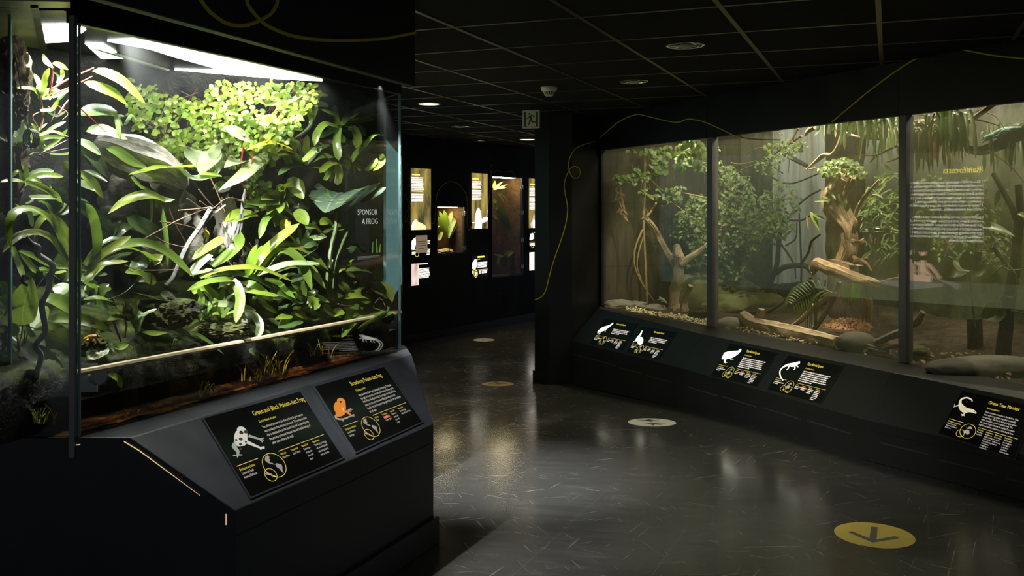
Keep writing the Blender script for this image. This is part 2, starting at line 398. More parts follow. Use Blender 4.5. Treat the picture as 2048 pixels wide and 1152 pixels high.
# ---------------------------------------------------------------- leaves
def prof(kind, s):
    if kind == 'strap': return min(1, 0.72+1.2*s)*(1-max(0, (s-0.72)/0.28)**2.2)
    if kind == 'tongue': return min(1, 0.6+1.0*s)*math.sqrt(max(0, 1-max(0, (s-0.8)/0.2)**2))
    if kind == 'lance': return max(0, math.sin(math.pi*min(1, s**0.75)))**0.85
    if kind == 'ovate': return (s**0.55*(1-s)**0.8)/0.396
    if kind == 'round': return math.sqrt(max(0, 1-(2*s-1)**2))
    if kind == 'heart': return ((s+0.10)**0.38*(1-s)**0.72)/0.66
    if kind == 'grass': return (1-s)**0.6
    if kind == 'monstera':
        w = ((s+0.12)**0.4*(1-s)**0.55)/0.72
        for c in (0.34, 0.55, 0.74):
            if abs(s-c) < 0.028: w *= 0.45
        return w
    return 1.0
def leaf(mb, pts, w, kind='ovate', nrm=None, roll=0.0, fold=0.18, cord=None, n=11, wave=0.06, cup=0.0):
    """pts world points along the midrib, w half width in metres"""
    if kind == 'monstera': n = 34
    if kind == 'heart': n = 20
    P = spline(pts, n); L = sum((P[i+1]-P[i]).length for i in range(n-1))
    if cord is None: cord = 0.28 if kind in ('heart', 'monstera') else 0.0
    mid0 = P[n//2]
    hint = V(nrm) if nrm is not None else ((V((0,0,EYE))-mid0).normalized()*0.9+V((0,0,0.55)))
    vs = []; uv = []; ph = random.random()*6
    side = None
    for i in range(n):
        s = i/(n-1); T = (P[min(i+1,n-1)]-P[max(i-1,0)]).normalized()
        sd = T.cross(hint)
        if side is not None and sd.dot(side) < 0 and sd.length < 0.35: sd = side.copy()
        if sd.length < 1e-4: sd = side or T.orthogonal()
        sd.normalize(); side = sd
        N = sd.cross(T).normalized()
        if roll: sd2 = sd*math.cos(roll)+N*math.sin(roll); N = sd2.cross(T).normalized()
        else: sd2 = sd
        if kind in ('heart', 'monstera'):      # lobed base: the edge runs back past the stalk before it turns to the tip
            ww = w*1.05*math.sin(math.pi*max(0.0, min(1.0, s))**0.62)**0.8 if 0 < s < 1 else 0.0
            if kind == 'monstera':
                for c_ in (0.40, 0.55, 0.70):
                    if abs(s-c_) < 0.02: ww *= 0.42
            bk = L*(s-s**1.6+cord*math.sin(math.pi*min(1.0, s/0.5)))
        else: ww = w*prof(kind, s); bk = 0.0
        for c in (-1, -0.55, 0, 0.55, 1):
            a = abs(c)
            z = fold*ww*a+wave*ww*a*math.sin(s*9+ph+c*2)-cup*ww*a*a
            p = P[i]+sd2*(ww*c)-T*(bk*a**1.3)+N*z
            vs.append(p); uv.append((s, 0.5+0.5*c))
    fs = []
    for i in range(n-1):
        for k in range(4): fs.append((i*5+k, i*5+k+1, (i+1)*5+k+1, (i+1)*5+k))
    mb.add(vs, fs, uv)
# ---------------------------------------------------------------- camera, world, view
cam = bpy.data.cameras.new('camera'); co = bpy.data.objects.new('camera', cam); COL.objects.link(co)
cam.sensor_width = 36; cam.lens = 36*F/2048; cam.shift_y = -(576-HY)/2048; cam.clip_start = 0.05; cam.clip_end = 100
co.location = (0, 0, EYE); co.rotation_euler = (math.pi/2, 0, 0); SC.camera = co
w = bpy.data.worlds.new('dim_room'); SC.world = w; w.use_nodes = True
bg = w.node_tree.nodes['Background']; bg.inputs[0].default_value = (0.75, 0.85, 1.0, 1); bg.inputs[1].default_value = 0.14
vs_ = SC.view_settings; SC.display_settings.display_device = 'sRGB'
vs_.view_transform = 'Standard'; vs_.look = 'None'; vs_.gamma = 1; vs_.exposure = 0.0; vs_.use_curve_mapping = False
cy = SC.cycles
cy.max_bounces = 7; cy.diffuse_bounces = 3; cy.glossy_bounces = 3; cy.transmission_bounces = 4; cy.transparent_max_bounces = 24
cy.caustics_reflective = False; cy.caustics_refractive = False; cy.sample_clamp_indirect = 3.0
cy.use_denoising = True

# ---------------------------------------------------------------- floor and ceiling
m = MB()
ys = [-1.5]+[5.7+4.1*k/28 for k in range(29)]+[19.0]; n = len(ys)
m.add([(-6,y,floor_z(y)) for y in ys]+[(6,y,floor_z(y)) for y in ys], [(k,n+k,n+k+1,k+1) for k in range(n-1)])
m.add([(-6,-1.5,-0.35),(6,-1.5,-0.35),(6,19,-0.35),(-6,19,-0.35)], [(3,2,1,0)])
struct('floor', m, M['floor'], smooth=True)
t_ = (W3.y+1.5)/-WD.y; cpoly = [(-6,-1.5), tuple((W3+WD*t_)[:2]), tuple((W0-WD*0.02)[:2]), (0.26,9.64), (3.3,14.5), (6,19), (-6,19)]
m = MB(); m.prism(cpoly, CEIL, CEIL+0.06); struct('ceiling', m, M['ceiling'])
# suspended ceiling bars
def clipbar(a, b):
    """keep the stretch of a bar on the room side of the window wall and the passage wall"""
    pn = V((0.85, -0.53, 0)).normalized(); ok = []
    for k in range(601):
        p = a.lerp(b, k/600)
        if p.y < 9.5: inside = (p-W0).dot(WN) < -0.03
        else: inside = (p-V((0.26,9.64,0))).dot(pn) < -0.03
        if inside and -1.4 < p.y < 18.9 and abs(p.x) < 5.9: ok.append(k)
    if len(ok) < 3: return None, None
    return a.lerp(b, ok[0]/600), a.lerp(b, ok[-1]/600)
gd = V((0.3695, 0.929, 0)).normalized(); ga = V((gd.y, -gd.x, 0)); g0 = onceil(1160, 34); m = MB()
for k in range(-8, 9):
    c = g0+ga*(0.66*k); a = c-gd*4.6; b = c+gd*15; a, b = clipbar(a, b)
    if a is None: continue
    o = ga*0.012
    m.hexa([a-o+V((0,0,-.004)), a+o+V((0,0,-.004)), b+o+V((0,0,-.004)), b-o+V((0,0,-.004))], [a-o+V((0,0,.002)), a+o+V((0,0,.002)), b+o+V((0,0,.002)), b-o+V((0,0,.002))])
for k in range(-7, 21):
    c = g0+gd*(0.66*k); a = c-ga*5.5; b = c+ga*6.5; o = gd*0.012; a, b = clipbar(a, b)
    if a is None: continue
    m.hexa([a-o+V((0,0,-.003)), a+o+V((0,0,-.003)), b+o+V((0,0,-.003)), b-o+V((0,0,-.003))], [a-o+V((0,0,.002)), a+o+V((0,0,.002)), b+o+V((0,0,.002)), b-o+V((0,0,.002))])
struct('trim_1', m, M['tbar'])

# ---------------------------------------------------------------- far wall with openings
def wall_holes(name, P0, d, nrm, s0, s1, z0, z1, holes, th, mat):
    m = MB()
    ss = sorted({s0, s1, *[h[0] for h in holes], *[h[1] for h in holes]}); zs = sorted({z0, z1, *[h[2] for h in holes], *[h[3] for h in holes]})
    for a, b in zip(ss, ss[1:]):
        for c, e in zip(zs, zs[1:]):
            if any(h[0]-1e-6 <= a and b <= h[1]+1e-6 and h[2]-1e-6 <= c and e <= h[3]+1e-6 for h in holes): continue
            m.slab(P0+d*a, P0+d*b, c, e, th, -nrm)
    return struct(name, m, mat)
def FWc(px0, px1, yt, yb):
    """opening on the far wall from its pixel extents -> s0, s1, z0, z1"""
    ym = (yt+yb)/2
    a = PF(px0, yb); b = PF(px0, yt); c = PF(px1, ym)
    return ((a-FWP).dot(FWD), (c-FWP).dot(FWD), a.z, b.z)
H1 = FWc(873, 931, 412, 511); H2 = FWc(983, 1046, 351, 557)
wall_holes('wall_back', FWP, FWD, FWN, -2.2, 5.6, -0.2, CEIL, [H1, H2], 0.05, M['wall_far'])
m = MB(); m.slab(FWP-FWD*2.2+FWN*0.015, FWP+FWD*5.6+FWN*0.015, -0.2, -0.09, 0.014, -FWN); struct('baseboard_back', m, M['skirt'])
# column beside the long windows, with the wall joining it to the window
CPa = V((0.19, 9.07, 0)); CPb = V((0.345, 8.98, 0)); CPc = V((0.567, 8.98, 0))
CPa = V(((1069.5-CX)/F*9.07, 9.07, 0)); CPb = V(((1098-CX)/F*8.98, 8.98, 0)); CPc = V(((1144-CX)/F*8.98, 8.98, 0))
m = MB(); m.prism([CPa, CPb, CPc, (W0.x-0.01, W0.y, 0), (W0.x+0.3, W0.y+0.14, 0), (1.0, 10.2, 0), (0.24, 9.6, 0)], -0.2, CEIL)
struct('wall_column', m, M['wall'])
m = MB()
for a, b in ((CPa, CPb), (CPb, CPc)):
    nn = V(((b-a).y, -(b-a).x, 0)).normalized()
    m.slab(a-(b-a).normalized()*0.012+nn*0.018, b+(b-a).normalized()*(0.012 if a is CPa else 0)+nn*0.018, floor_z(9)-0.01, floor_z(9)+0.12, 0.016, -nn)
struct('baseboard_column', m, M['skirt'])
m = MB(); m.slab((0.30, 9.62), (3.3, 14.4), -0.2, CEIL, 0.05, (1, -0.6, 0)); struct('wall_passage', m, M['wall_far'])
# wall behind the tank that carries the rainforest picture
MU0 = V((-0.93, 5.55, 0)); MU1 = V((-1.335, 11.6, 0)); MUD = (MU1-MU0).normalized(); MUN = V((MUD.y, -MUD.x, 0))
m = MB(); m.slab(MU0, MU1, -0.2, CEIL, 0.05, -MUN); struct('wall_left', m, M['wall_far'])

# ---------------------------------------------------------------- smoke detector, exit sign, downlights
p = onceil(1098, 174.5)
t = thing('smoke_detector', 'white round smoke detector on the dark tiled ceiling above the column', 'smoke detector', p)
m = MB(); m.lathe(p, [(0.0,0),(0.062,0),(0.062,-0.012),(0.056,-0.024),(0.042,-0.036)], 40); obj('base', m, M['white_plastic'], t)
m = MB()
for k in range(14):
    a = 2*math.pi*k/14
    q = p+V((0.041*math.cos(a), 0.041*math.sin(a), -0.036)); r = p+V((0.031*math.cos(a), 0.031*math.sin(a), -0.058)); m.tube([q, r], 0.0035, 6)
m.lathe(p, [(0.034,-0.056),(0.034,-0.062),(0.026,-0.067),(0.0,-0.067)], 40); obj('vented_cap', m, M['white_plastic'], t)
m = MB(); m.lathe(p, [(0.026,-0.03),(0.026,-0.056)], 24); obj('sensor_core', m, M['dark_slot'], t)

Y = 8.35; a = at(1045, 257, Y); b = at(1079, 219.5, Y-0.05); w_ = b.x-a.x; h_ = b.z-a.z
ux = V((b.x-a.x, b.y-a.y, 0)).normalized(); nx = V((ux.y, -ux.x, 0))
t = thing('exit_sign', 'white and green running man exit sign hung from the ceiling beside the column', 'sign', V((a.x+w_/2, Y, a.z)))
def Q(u, v, o=0.0): return a+ux*(u*(b-a).dot(ux))+V((0,0,v*h_))+nx*o
def box_on(m, u0, v0, u1, v1, o0, o1, Q=Q):
    m.hexa([Q(u0,v0,o0),Q(u1,v0,o0),Q(u1,v1,o0),Q(u0,v1,o0)], [Q(u0,v0,o1),Q(u1,v0,o1),Q(u1,v1,o1),Q(u0,v1,o1)])
def poly_on(m, pts, Q, o):
    m.add([Q(u,v,o) for u, v in pts], [tuple(range(len(pts)))])
def stroke_on(m, pts, ws, Q, o, asp=1.0, n=None):
    """flat printed stroke of changing width; asp = width/height of the Q frame"""
    P = [V((x*asp, y, 0)) for x, y in pts]
    if n:
        S = spline([V((q.x, q.y, i/(len(P)-1))) for i, q in enumerate(P)], n)
        W = [ws[min(len(ws)-1, int(q.z*(len(ws)-1)))]*(1-(q.z*(len(ws)-1))%1)+ws[min(len(ws)-1, int(q.z*(len(ws)-1))+1)]*((q.z*(len(ws)-1))%1) for q in S]
        P = [V((q.x, q.y, 0)) for q in S]
    else: W = list(ws)
    L = []; R = []
    for i in range(len(P)):
        T = (P[min(i+1,len(P)-1)]-P[max(i-1,0)]); T = T.normalized() if T.length > 0 else V((1,0,0)); s = V((-T.y, T.x, 0))*W[i]
        L.append(P[i]+s); R.append(P[i]-s)
    vs = [Q(q.x/asp, q.y, o) for q in L]+[Q(q.x/asp, q.y, o) for q in R]; k = len(P)
    m.add(vs, [(i, k+i, k+i+1, i+1) for i in range(k-1)])
def disc_on(m, c, r, Q, o, asp=1.0, n=24, r0=0.0):
    vs = []; 
    for k in range(n):
        A = 2*math.pi*k/n; vs.append(Q(c[0]+r*math.cos(A)/asp, c[1]+r*math.sin(A), o))
    if r0:
        for k in range(n):
            A = 2*math.pi*k/n; vs.append(Q(c[0]+r0*math.cos(A)/asp, c[1]+r0*math.sin(A), o))
        m.add(vs, [(k, (k+1)%n, n+(k+1)%n, n+k) for k in range(n)])
    else: m.add(vs, [tuple(range(n))])
m = MB(); box_on(m, 0, 0, 1, 1, -0.02, 0); xp = obj('panel', m, M['white_plastic'], t, bevel=0.002)
m = MB()
poly_on(m, [(.08,.08),(.22,.08),(.22,.90),(.08,.90)], Q, .0012); poly_on(m, [(.78,.08),(.92,.08),(.92,.90),(.78,.90)], Q, .0012)
poly_on(m, [(.08,.08),(.3,.08),(.42,.11),(.92,.08),(.92,.90),(.78,.90),(.78,.16),(.7,.1),(.2,.1)][:5]+[(.92,.11),(.08,.11)], Q, .0012)
obj('door_frame_print', m, plain('exit_green', (0.012,0.085,0.055), 0.5), xp)
m = MB(); G = M['exit'] = bpy.data.materials['exit_green']
disc_on(m, (.41,.79), .055, Q, .0014)
stroke_on(m, [(.47,.70),(.50,.50)], [.075,.06], Q, .0014); stroke_on(m, [(.44,.68),(.34,.55),(.24,.55)], [.03,.03,.025], Q, .0014)
stroke_on(m, [(.47,.70),(.62,.69),(.70,.57)], [.035,.03,.025], Q, .0014); stroke_on(m, [(.48,.50),(.42,.33),(.35,.17)], [.05,.045,.035], Q, .0014)
stroke_on(m, [(.51,.51),(.56,.34),(.78,.33)], [.05,.045,.035], Q, .0014)
obj('running_man_print', m, G, xp)
m = MB(); q = Q(.5,1,-.01); m.tube([q, V((q.x,q.y,CEIL))], 0.006, 8); obj('hanger', m, M['skirt'], t)

def downlight(px, py, r, lit, label):
    p = onceil(px, py, CEIL-0.004); p.z = CEIL
    t = thing('downlight', label, 'ceiling light', p, None)
    m = MB(); m.lathe(p, [(r,0),(r,-0.006),(r*0.93,-0.009),(r*0.86,-0.007),(r*0.85,-0.003)], 40); obj('trim_ring', m, M['chrome'] if not lit else M['white_plastic'], t)
    if not lit:
        m = MB(); m.lathe(p, [(r*0.86,-0.004),(r*0.6,-0.0015),(r*0.42,-0.001)], 40); obj('reflector', m, M['steel'], t)
        m = MB(); m.lathe(p, [(r*0.40,-0.006),(r*0.34,-0.014),(r*0.2,-0.018),(0,-0.018)], 24); obj('bulb', m, M['white_plastic'], t)
        m = MB()
        for k in range(12):
            A = 2*math.pi*k/12; d = V((math.cos(A), math.sin(A), 0)); m.tube([p+d*r*0.45+V((0,0,-.003)), p+d*r*0.84+V((0,0,-.005))], 0.0018, 5)
        obj('baffle', m, M['chrome'], t)
    else:
        m = MB(); m.lathe(p, [(r*0.86,-0.004),(0,-0.004)], 32); obj('bulb', m, M['down_lit'], t)
    return p
downlight(1370, 91, 0.108, False, 'unlit downlight in the ceiling, nearest and largest of the round downlights')
downlight(1267, 163, 0.106, False, 'unlit downlight in the ceiling between the large near downlight and smoke detector')
downlight(920, 253, 0.105, False, 'unlit downlight in the ceiling over the passage, left of the exit sign')
downlight(962, 282, 0.10, False, 'faint tiny downlight at the far end of the passage ceiling')
d1 = downlight(858, 208, 0.10, True, 'lit warm downlight in the ceiling just right of the planted tank')
d2 = downlight(1055, 279, 0.11, True, 'lit warm downlight in the ceiling below the exit sign')

# ---------------------------------------------------------------- round floor stickers
def floorQ(c, r):
    sl = (floor_z(c.y+0.2)-floor_z(c.y-0.2))/0.4
    return lambda u, v, o=0.0: V((c.x+u*r, c.y+v*r, c.z+v*r*sl+o))
def floor_disc(px, py, r, mat, label, name='floor_sticker'):
    c = onfloor(px, py); q = floorQ(c, r)
    t = thing(name, label, 'floor sticker', c)
    n = 64; m = MB(); vs = [q(math.cos(2*math.pi*k/n), math.sin(2*math.pi*k/n), 0.0004) for k in range(n)]+[q(math.cos(2*math.pi*k/n), math.sin(2*math.pi*k/n), 0.002) for k in range(n)]
    m.add(vs, [tuple(range(n))[::-1], tuple(range(n,2*n))]+[(k,(k+1)%n,n+(k+1)%n,n+k) for k in range(n)]); obj('disc', m, mat, t, smooth=False)
    return t, c, q
def inv(c, r, px, py):
    p = onfloor(px, py); return ((p.x-c.x)/r, (p.y-c.y)/r)
def Z5(x, y): return (1600+x/6.827, 1000+y/6.827)
t, c, q = floor_disc(1748.5, 1070.5, 0.172, M['disc_yellow'], 'large yellow round floor sticker with a black arrow, nearest the camera')
A = [inv(c, .172, *Z5(*p)) for p in ((970,370),(1060,378),(1046,545),(1300,500),(1365,528),(992,590),(650,443),(712,432),(948,530))]
m = MB(); poly_on(m, A, q, 0.0026); obj('arrow_print', m, M['disc_dark'], t, smooth=False)
t, c, q = floor_disc(995.5, 768, 0.15, M['disc_orange'], 'ochre round floor sticker with a black arrow, beside the column base')
Z8 = lambda x, y: (840+x/3.3875, 620+y/3.3875)
A = [inv(c, .15, *Z8(*p)) for p in ((498,488),(520,488),(545,500),(585,494),(597,499),(535,506),(462,504),(466,500),(520,502))]
m = MB(); poly_on(m, A, q, 0.0026); obj('arrow_print', m, M['disc_dark'], t, smooth=False)
def foot(m, q, cx, cy, s, rot):
    R = lambda x, y: (cx+s*(x*math.cos(rot)-y*math.sin(rot)), cy+s*(x*math.sin(rot)+y*math.cos(rot)))
    for A, L in ((-1.25,.9),(-.55,1.0),(0.05,1.15),(.7,1.0),(2.6,.7)):
        stroke_on(m, [R(0,0), R(L*.5*math.cos(A), L*.5*math.sin(A)), R(L*math.cos(A), L*math.sin(A))], [.16*s,.12*s,.05*s], q, .0026)
t, c, q = floor_disc(1304, 845, 0.168, M['disc_white'], 'white round floor sticker with green lizard footprints, in mid floor')
m = MB(); foot(m, q, -.2, .45, .55, 0.15); foot(m, q, -.12, -.35, .55, -0.15); obj('footprint_print', m, M['disc_green'], t, smooth=False)
t, c, q = floor_disc(967.5, 680, 0.14, M['disc_white'], 'small white round floor sticker far along the passage floor')
m = MB(); foot(m, q, -.25, .1, .5, 0.2); foot(m, q, .35, -.15, .5, 0.1); obj('footprint_print', m, M['disc_dark'], t, smooth=False)

# ---------------------------------------------------------------- yellow lines painted along the walls
def line_on(fn, pts, r, seg=4): 
    S = spline([V((x, y, 0)) for x, y in pts], len(pts)*seg); return [fn(p.x, p.y) for p in S]
# ---------------------------------------------------------------- left plinth
ZL = 0.755; ZF = 0.524
PL = V((-0.869, 2.986, 0)); PR = V((-0.347, 4.2, 0)); EL = V((-1.202, 2.986, 0)); ER = V((-0.497, 4.70, 0))
TC = V((-0.67, 5.04, 0)); BQ = [V((-2.15, 2.99, 0)), V((-1.93, 3.57, 0)), V((-1.53, 4.275, 0)), V((-0.955, 4.70, 0))]
t = thing('display_plinth', 'slate grey plinth with a sloping front under the planted glass tank', 'plinth', V((-1.2, 3.8, 0)))
m = MB()
fl = [PL, PR, V((-0.56, 5.0, 0)), V((-1.0, 5.3, 0)), V((-2.6, 4.6, 0)), V((-2.6, 2.986, 0))]
top = [EL, ER, V((-0.56, 5.0, 0)), V((-1.0, 5.3, 0)), V((-2.6, 4.6, 0)), V((-2.6, 2.986, 0))]
def up(p, z): return V((p.x, p.y, z))
vs = [up(p, 0.0) for p in fl]+[up(PL, ZF), up(PR, ZF)]+[up(p, ZL) for p in top]
# 0-5 floor, 6 PLf, 7 PRf, 8..13 top
fs = [(5,4,3,2,1,0), (0,1,7,6), (6,7,9,8), (8,9,10,11,12,13), (1,2,10,9,7), (2,3,11,10), (3,4,12,11), (4,5,13,12), (5,0,6,8,13)]
m.add(vs, fs); obj('body', m, M['plinth'], t, smooth=False, bevel=0.004)
fd = (PR-PL).normalized(); fn = V((fd.y, -fd.x, 0))
m = MB(); m.slab(PL+fn*0.001, PR+fn*0.001+fd*0.012, 0.0, 0.116, 0.022, fn); m.slab((-2.6,2.985), (PL.x+fn.x*0.02,2.985), 0.0, 0.116, 0.02, (0,-1,0))
obj('skirting', m, M['plinth'], t, smooth=False, bevel=0.003)
m = MB(); m.slab(PL, PR, 0.443, 0.4465, 0.0012, fn); obj('panel_joint', m, M['dark_slot'], t, smooth=False)
def SF(x, y): return hit(x, y, V((0, 2.984, 0)), V((0, -1, 0)))
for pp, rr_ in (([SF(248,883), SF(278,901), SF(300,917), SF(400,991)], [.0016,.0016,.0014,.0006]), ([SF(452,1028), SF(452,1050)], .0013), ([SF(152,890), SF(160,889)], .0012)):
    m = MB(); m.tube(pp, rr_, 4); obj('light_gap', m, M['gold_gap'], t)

# ---------------------------------------------------------------- the glass tank
ZT = 2.062; ZLID = 2.10
t = thing('planted_tank', 'tall glass tank filled with rainforest plants on the slate plinth', 'vivarium', V((-1.3, 3.8, ZL)))
def pane(a, b, z0, z1, th=0.012, inn=None):
    m = MB(); m.slab(a, b, z0, z1, th, inn); return m
obj('front_glass', pane(TA, TB, ZL, ZT, 0.012, TM), M['glass_tank'], t, smooth=False)
obj('left_glass', pane(V((-2.15, 2.99, 0)), V((-1.395, 2.99, 0)), ZL, 2.14, 0.012, (0,1,0)), M['glass_tank'], t, smooth=False)
sa, sb = V((-1.584,3.003,0)), V((-2.06,3.90,0)); obj('side_glass', pane(sa, sb, ZL, 2.09, 0.010, (-1,0,0)), M['glass_tank'], t, smooth=False)
m = MB(); m.box((-1.594,3.003,ZL), (-1.584,3.012,2.09)); obj('glass_edge', m, M['glass_edge'], t, smooth=False)
cd = (TC-TB).normalized(); cn = V((-cd.y, cd.x, 0))
obj('corner_glass', pane(TB+cd*0.008, TC, ZL, ZT, 0.012, cn), M['glass_tank'], t, smooth=False)
obj('rear_glass', pane(BQ[3], TC+V((-0.012,-0.004,0)), ZL, ZT, 0.010, (0.2,-1,0)), M['glass_tank'], t, smooth=False)
m = MB(); m.box((-1.392, 2.981, 0.69), (-1.373, 3.003, ZT+0.02)); obj('corner_post', m, M['post'], t, smooth=False, bevel=0.002)
m = MB(); m.box((-1.3725,3.0035,ZL), (-1.3665,3.012,ZT)); obj('glass_edge', m, M['glass_edge'], t, smooth=False); m = MB(); m.box((-1.3995,3.0035,ZL), (-1.393,3.012,ZT)); obj('glass_edge', m, M['glass_edge'], t, smooth=False)
m = MB(); m.slab(TB-V((.004,.01,0)), TB+cd*0.008, ZL, ZT+0.01, 0.012, cn); m.slab(TC-cd*0.006, TC+cd*0.004, ZL, ZT, 0.012, cn); obj('glass_edge', m, M['glass_edge'], t, smooth=False)
# hood that carries the lid, above the glass
m = MB(); m.slab(TA, TB, ZT, CEIL, 0.03, TM); m.slab(TB, TC, ZT, CEIL, 0.02, cn); obj('hood', m, M['black'], t, smooth=False)
lidp = [V((-2.15,2.995,0)), TA+TM*0.031+V((-0.01,0,0)), TB+TM*0.031-fd*0.01, BQ[3]-fd*0.02, BQ[2], BQ[1]]
m = MB(); m.prism(lidp, ZLID, ZLID+0.03); lid = obj('lid', m, M['lid_mesh'], t, smooth=False)
def lidpt(x, y, dz=0.0): return onceil(x, y, ZLID+dz)
def flat_poly(m, pts, z0, th):
    P = [onceil(x, y, z0) for x, y in pts]; n = len(P)
    m.add(P+[p+V((0,0,th)) for p in P], [tuple(range(n)), tuple(range(n,2*n))[::-1]]+[(k,n+k,n+(k+1)%n,(k+1)%n) for k in range(n)])
m = MB(); flat_poly(m, [(-60,8),(62,8),(94,100),(-60,100)], ZLID-0.006, 0.005); flat_poly(m, [(-60,0),(140,4),(140,16),(-60,16)], ZLID-0.012, 0.005)
obj('lid_plate', m, M['lid'], t, smooth=False)
m = MB(); flat_poly(m, [(60,9),(76,10),(94,101),(80,101)], ZLID-0.012, 0.005); obj('lid_strut', m, M['post'], t, smooth=False)
m = MB()
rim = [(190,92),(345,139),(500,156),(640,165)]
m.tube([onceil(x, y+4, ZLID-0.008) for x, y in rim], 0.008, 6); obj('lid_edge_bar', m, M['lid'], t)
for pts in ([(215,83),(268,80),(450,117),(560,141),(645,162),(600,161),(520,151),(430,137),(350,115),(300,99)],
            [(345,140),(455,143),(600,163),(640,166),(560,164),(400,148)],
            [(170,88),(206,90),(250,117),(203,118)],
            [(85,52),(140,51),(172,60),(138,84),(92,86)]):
    m = MB(); flat_poly(m, pts, ZLID-0.004, 0.003); obj('lamp', m, M['lamp'], t, smooth=False)  # glowing panels shaped after the lamps' blurred reflections in the lid
# pale strip across the glass, magnets and fittings
a = TA+TM*0.026; 
m = MB(); p0 = hit(148,747,a,TM); p1 = hit(801,625,a,TM)
m.tube([p0.lerp(p1, k/6) for k in range(7)], 0.011, 8); obj('glazing_strip', m, M['strip'], t)
p = hit(784, 637, TA-TM*0.001, TM)
m = MB(); m.tube([p+TM*0.05, p+TM*0.02, p-TM*0.0, p-TM*0.018], [0.020,0.028,0.026,0.012], 16); obj('drain_knob', m, plain('knob_black', (0.015,0.014,0.013), 0.2), t)
p = PT(196, 752, 0.03)
m = MB(); m.tube([p+TM*0.02, p, p-TM*0.012], [0.024,0.030,0.027], 20); m.box(p-V((.045,.0,.055))+TM*0.03, p+V((.02,.004,.04))+TM*0.03); obj('suction_cup', m, plain('cup_grey', (0.55,0.60,0.60), 0.3), t)
# black backing wall of rock
rr = random.Random(3)
m = MB(); nx_ = 64; nz_ = 36
Ltot = [0.0]
for i in range(3): Ltot.append(Ltot[-1]+(BQ[i+1]-BQ[i]).length)
def backpt(s):
    for i in range(3):
        if s <= Ltot[i+1] or i == 2:
            k = (s-Ltot[i])/(Ltot[i+1]-Ltot[i]); d = (BQ[i+1]-BQ[i]).normalized(); return BQ[i].lerp(BQ[i+1], k), V((d.y, -d.x, 0))
vs = []
for j in range(nz_):
    z = ZL+(ZLID-ZL)*j/(nz_-1)
    for i in range(nx_):
        p, nn = backpt(Ltot[-1]*i/(nx_-1)); q = V((p.x, p.y, z))
        k = noise.fractal(q*2.6, 1.0, 2.0, 5)*0.09+noise.noise(q*11)*0.018
        k *= min(1, (ZLID-z)/0.15)
        vs.append(q+nn*(0.03+max(-0.02, k)))
fs = [(j*nx_+i, j*nx_+i+1, (j+1)*nx_+i+1, (j+1)*nx_+i) for j in range(nz_-1) for i in range(nx_-1)]
m.add(vs, fs); obj('rock_backing', m, M['rock_dark'], t)
m = MB()
for i in range(3): m.slab(BQ[i], BQ[i+1], ZL, CEIL, 0.02, (-1, 1, 0))
m.slab(V((-2.15,3.0,0)), V((-2.17,3.0,0)), ZL, CEIL, 0.9, (0,1,0)); rb0 = BQ[3]+V((-.02,.10,0)); rb1 = at(766,420,5.24); m.slab(rb0, V((rb1.x,rb1.y,0)), ZL, CEIL, 0.02, (.2,1,0)); obj('back_board', m, M['black'], t, smooth=False)
# dark earth bank behind the water
def bank(px0, px1, n=60, rows=7):
    m = MB(); prof_ = [(0.10,0.765),(0.10,0.86),(0.125,0.925),(0.17,0.965),(0.26,1.0),(0.36,1.06),(0.62,1.16)]
    vs = []
    for d, z in prof_:
        for i in range(n):
            x = px0+(px1-px0)*i/(n-1); p = PT(x, 500, d); k = min(1, max(0.0, (760-x)/200))
            dd = d if x < 560 else 0.06+(d-0.06)*max(0.12, 1-(x-560)/210)
            p = PT(x, 500, dd); z2 = z-(0.06 if x > 500 else 0)*((x-500)/300 if x > 500 else 0)
            q = V((p.x, p.y, z2)); q += TM*noise.fractal(q*4, 1, 2, 4)*0.05+V((0,0,noise.fractal(q*7, 1, 2, 4)*0.03 if z > 0.8 else 0)); vs.append(q)
    m.add(vs, [(j*n+i, j*n+i+1, (j+1)*n+i+1, (j+1)*n+i) for j in range(len(prof_)-1) for i in range(n-1)]); return m
tag(obj('earth_bank', bank(-40, 770), M['rock_dark']), 'wet dark earth bank rising behind the water in the planted tank', 'soil', None, 'stuff')
# amber gravel bed and water
m = MB(); n = 60; vs = []
for d in (0.014, 0.03, 0.06, 0.10):
    for i in range(n):
        x = 156+(795-156)*i/(n-1); p = PT(x, 700, min(d, 0.10)); z = 0.757+0.022*(d/0.1)+0.014*noise.noise(V((x*0.02, d*20, 1)))
        vs.append(V((p.x, p.y, z)))
m.add(vs, [(j*n+i, j*n+i+1, (j+1)*n+i+1, (j+1)*n+i) for j in range(3) for i in range(n-1)])
tag(obj('gravel_bed', m, M['amber_bed']), 'amber brown gravel under the water along the tank front', 'gravel', None, 'stuff')
m = MB(); wp = [TA+TM*0.0135+fd*0.01, TB+TM*0.0135-fd*0.03, TB+TM*0.10-fd*0.04, PT(560,700,0.11), PT(200,700,0.12), V((-2.12,3.3,0)), V((-2.12,3.004,0)), V((-1.40,3.004,0))]
wp = [V((p.x, p.y, 0)) for p in wp]
m.prism(wp, 0.77, 0.862)
M['water'] = glassmat('amber_water', (0.84,0.64,0.36), 0.0, base=0.03, rough=0.02)
tag(obj('water', m, M['water'], smooth=False), 'still amber water in the bottom of the planted tank', 'water', None, 'stuff')

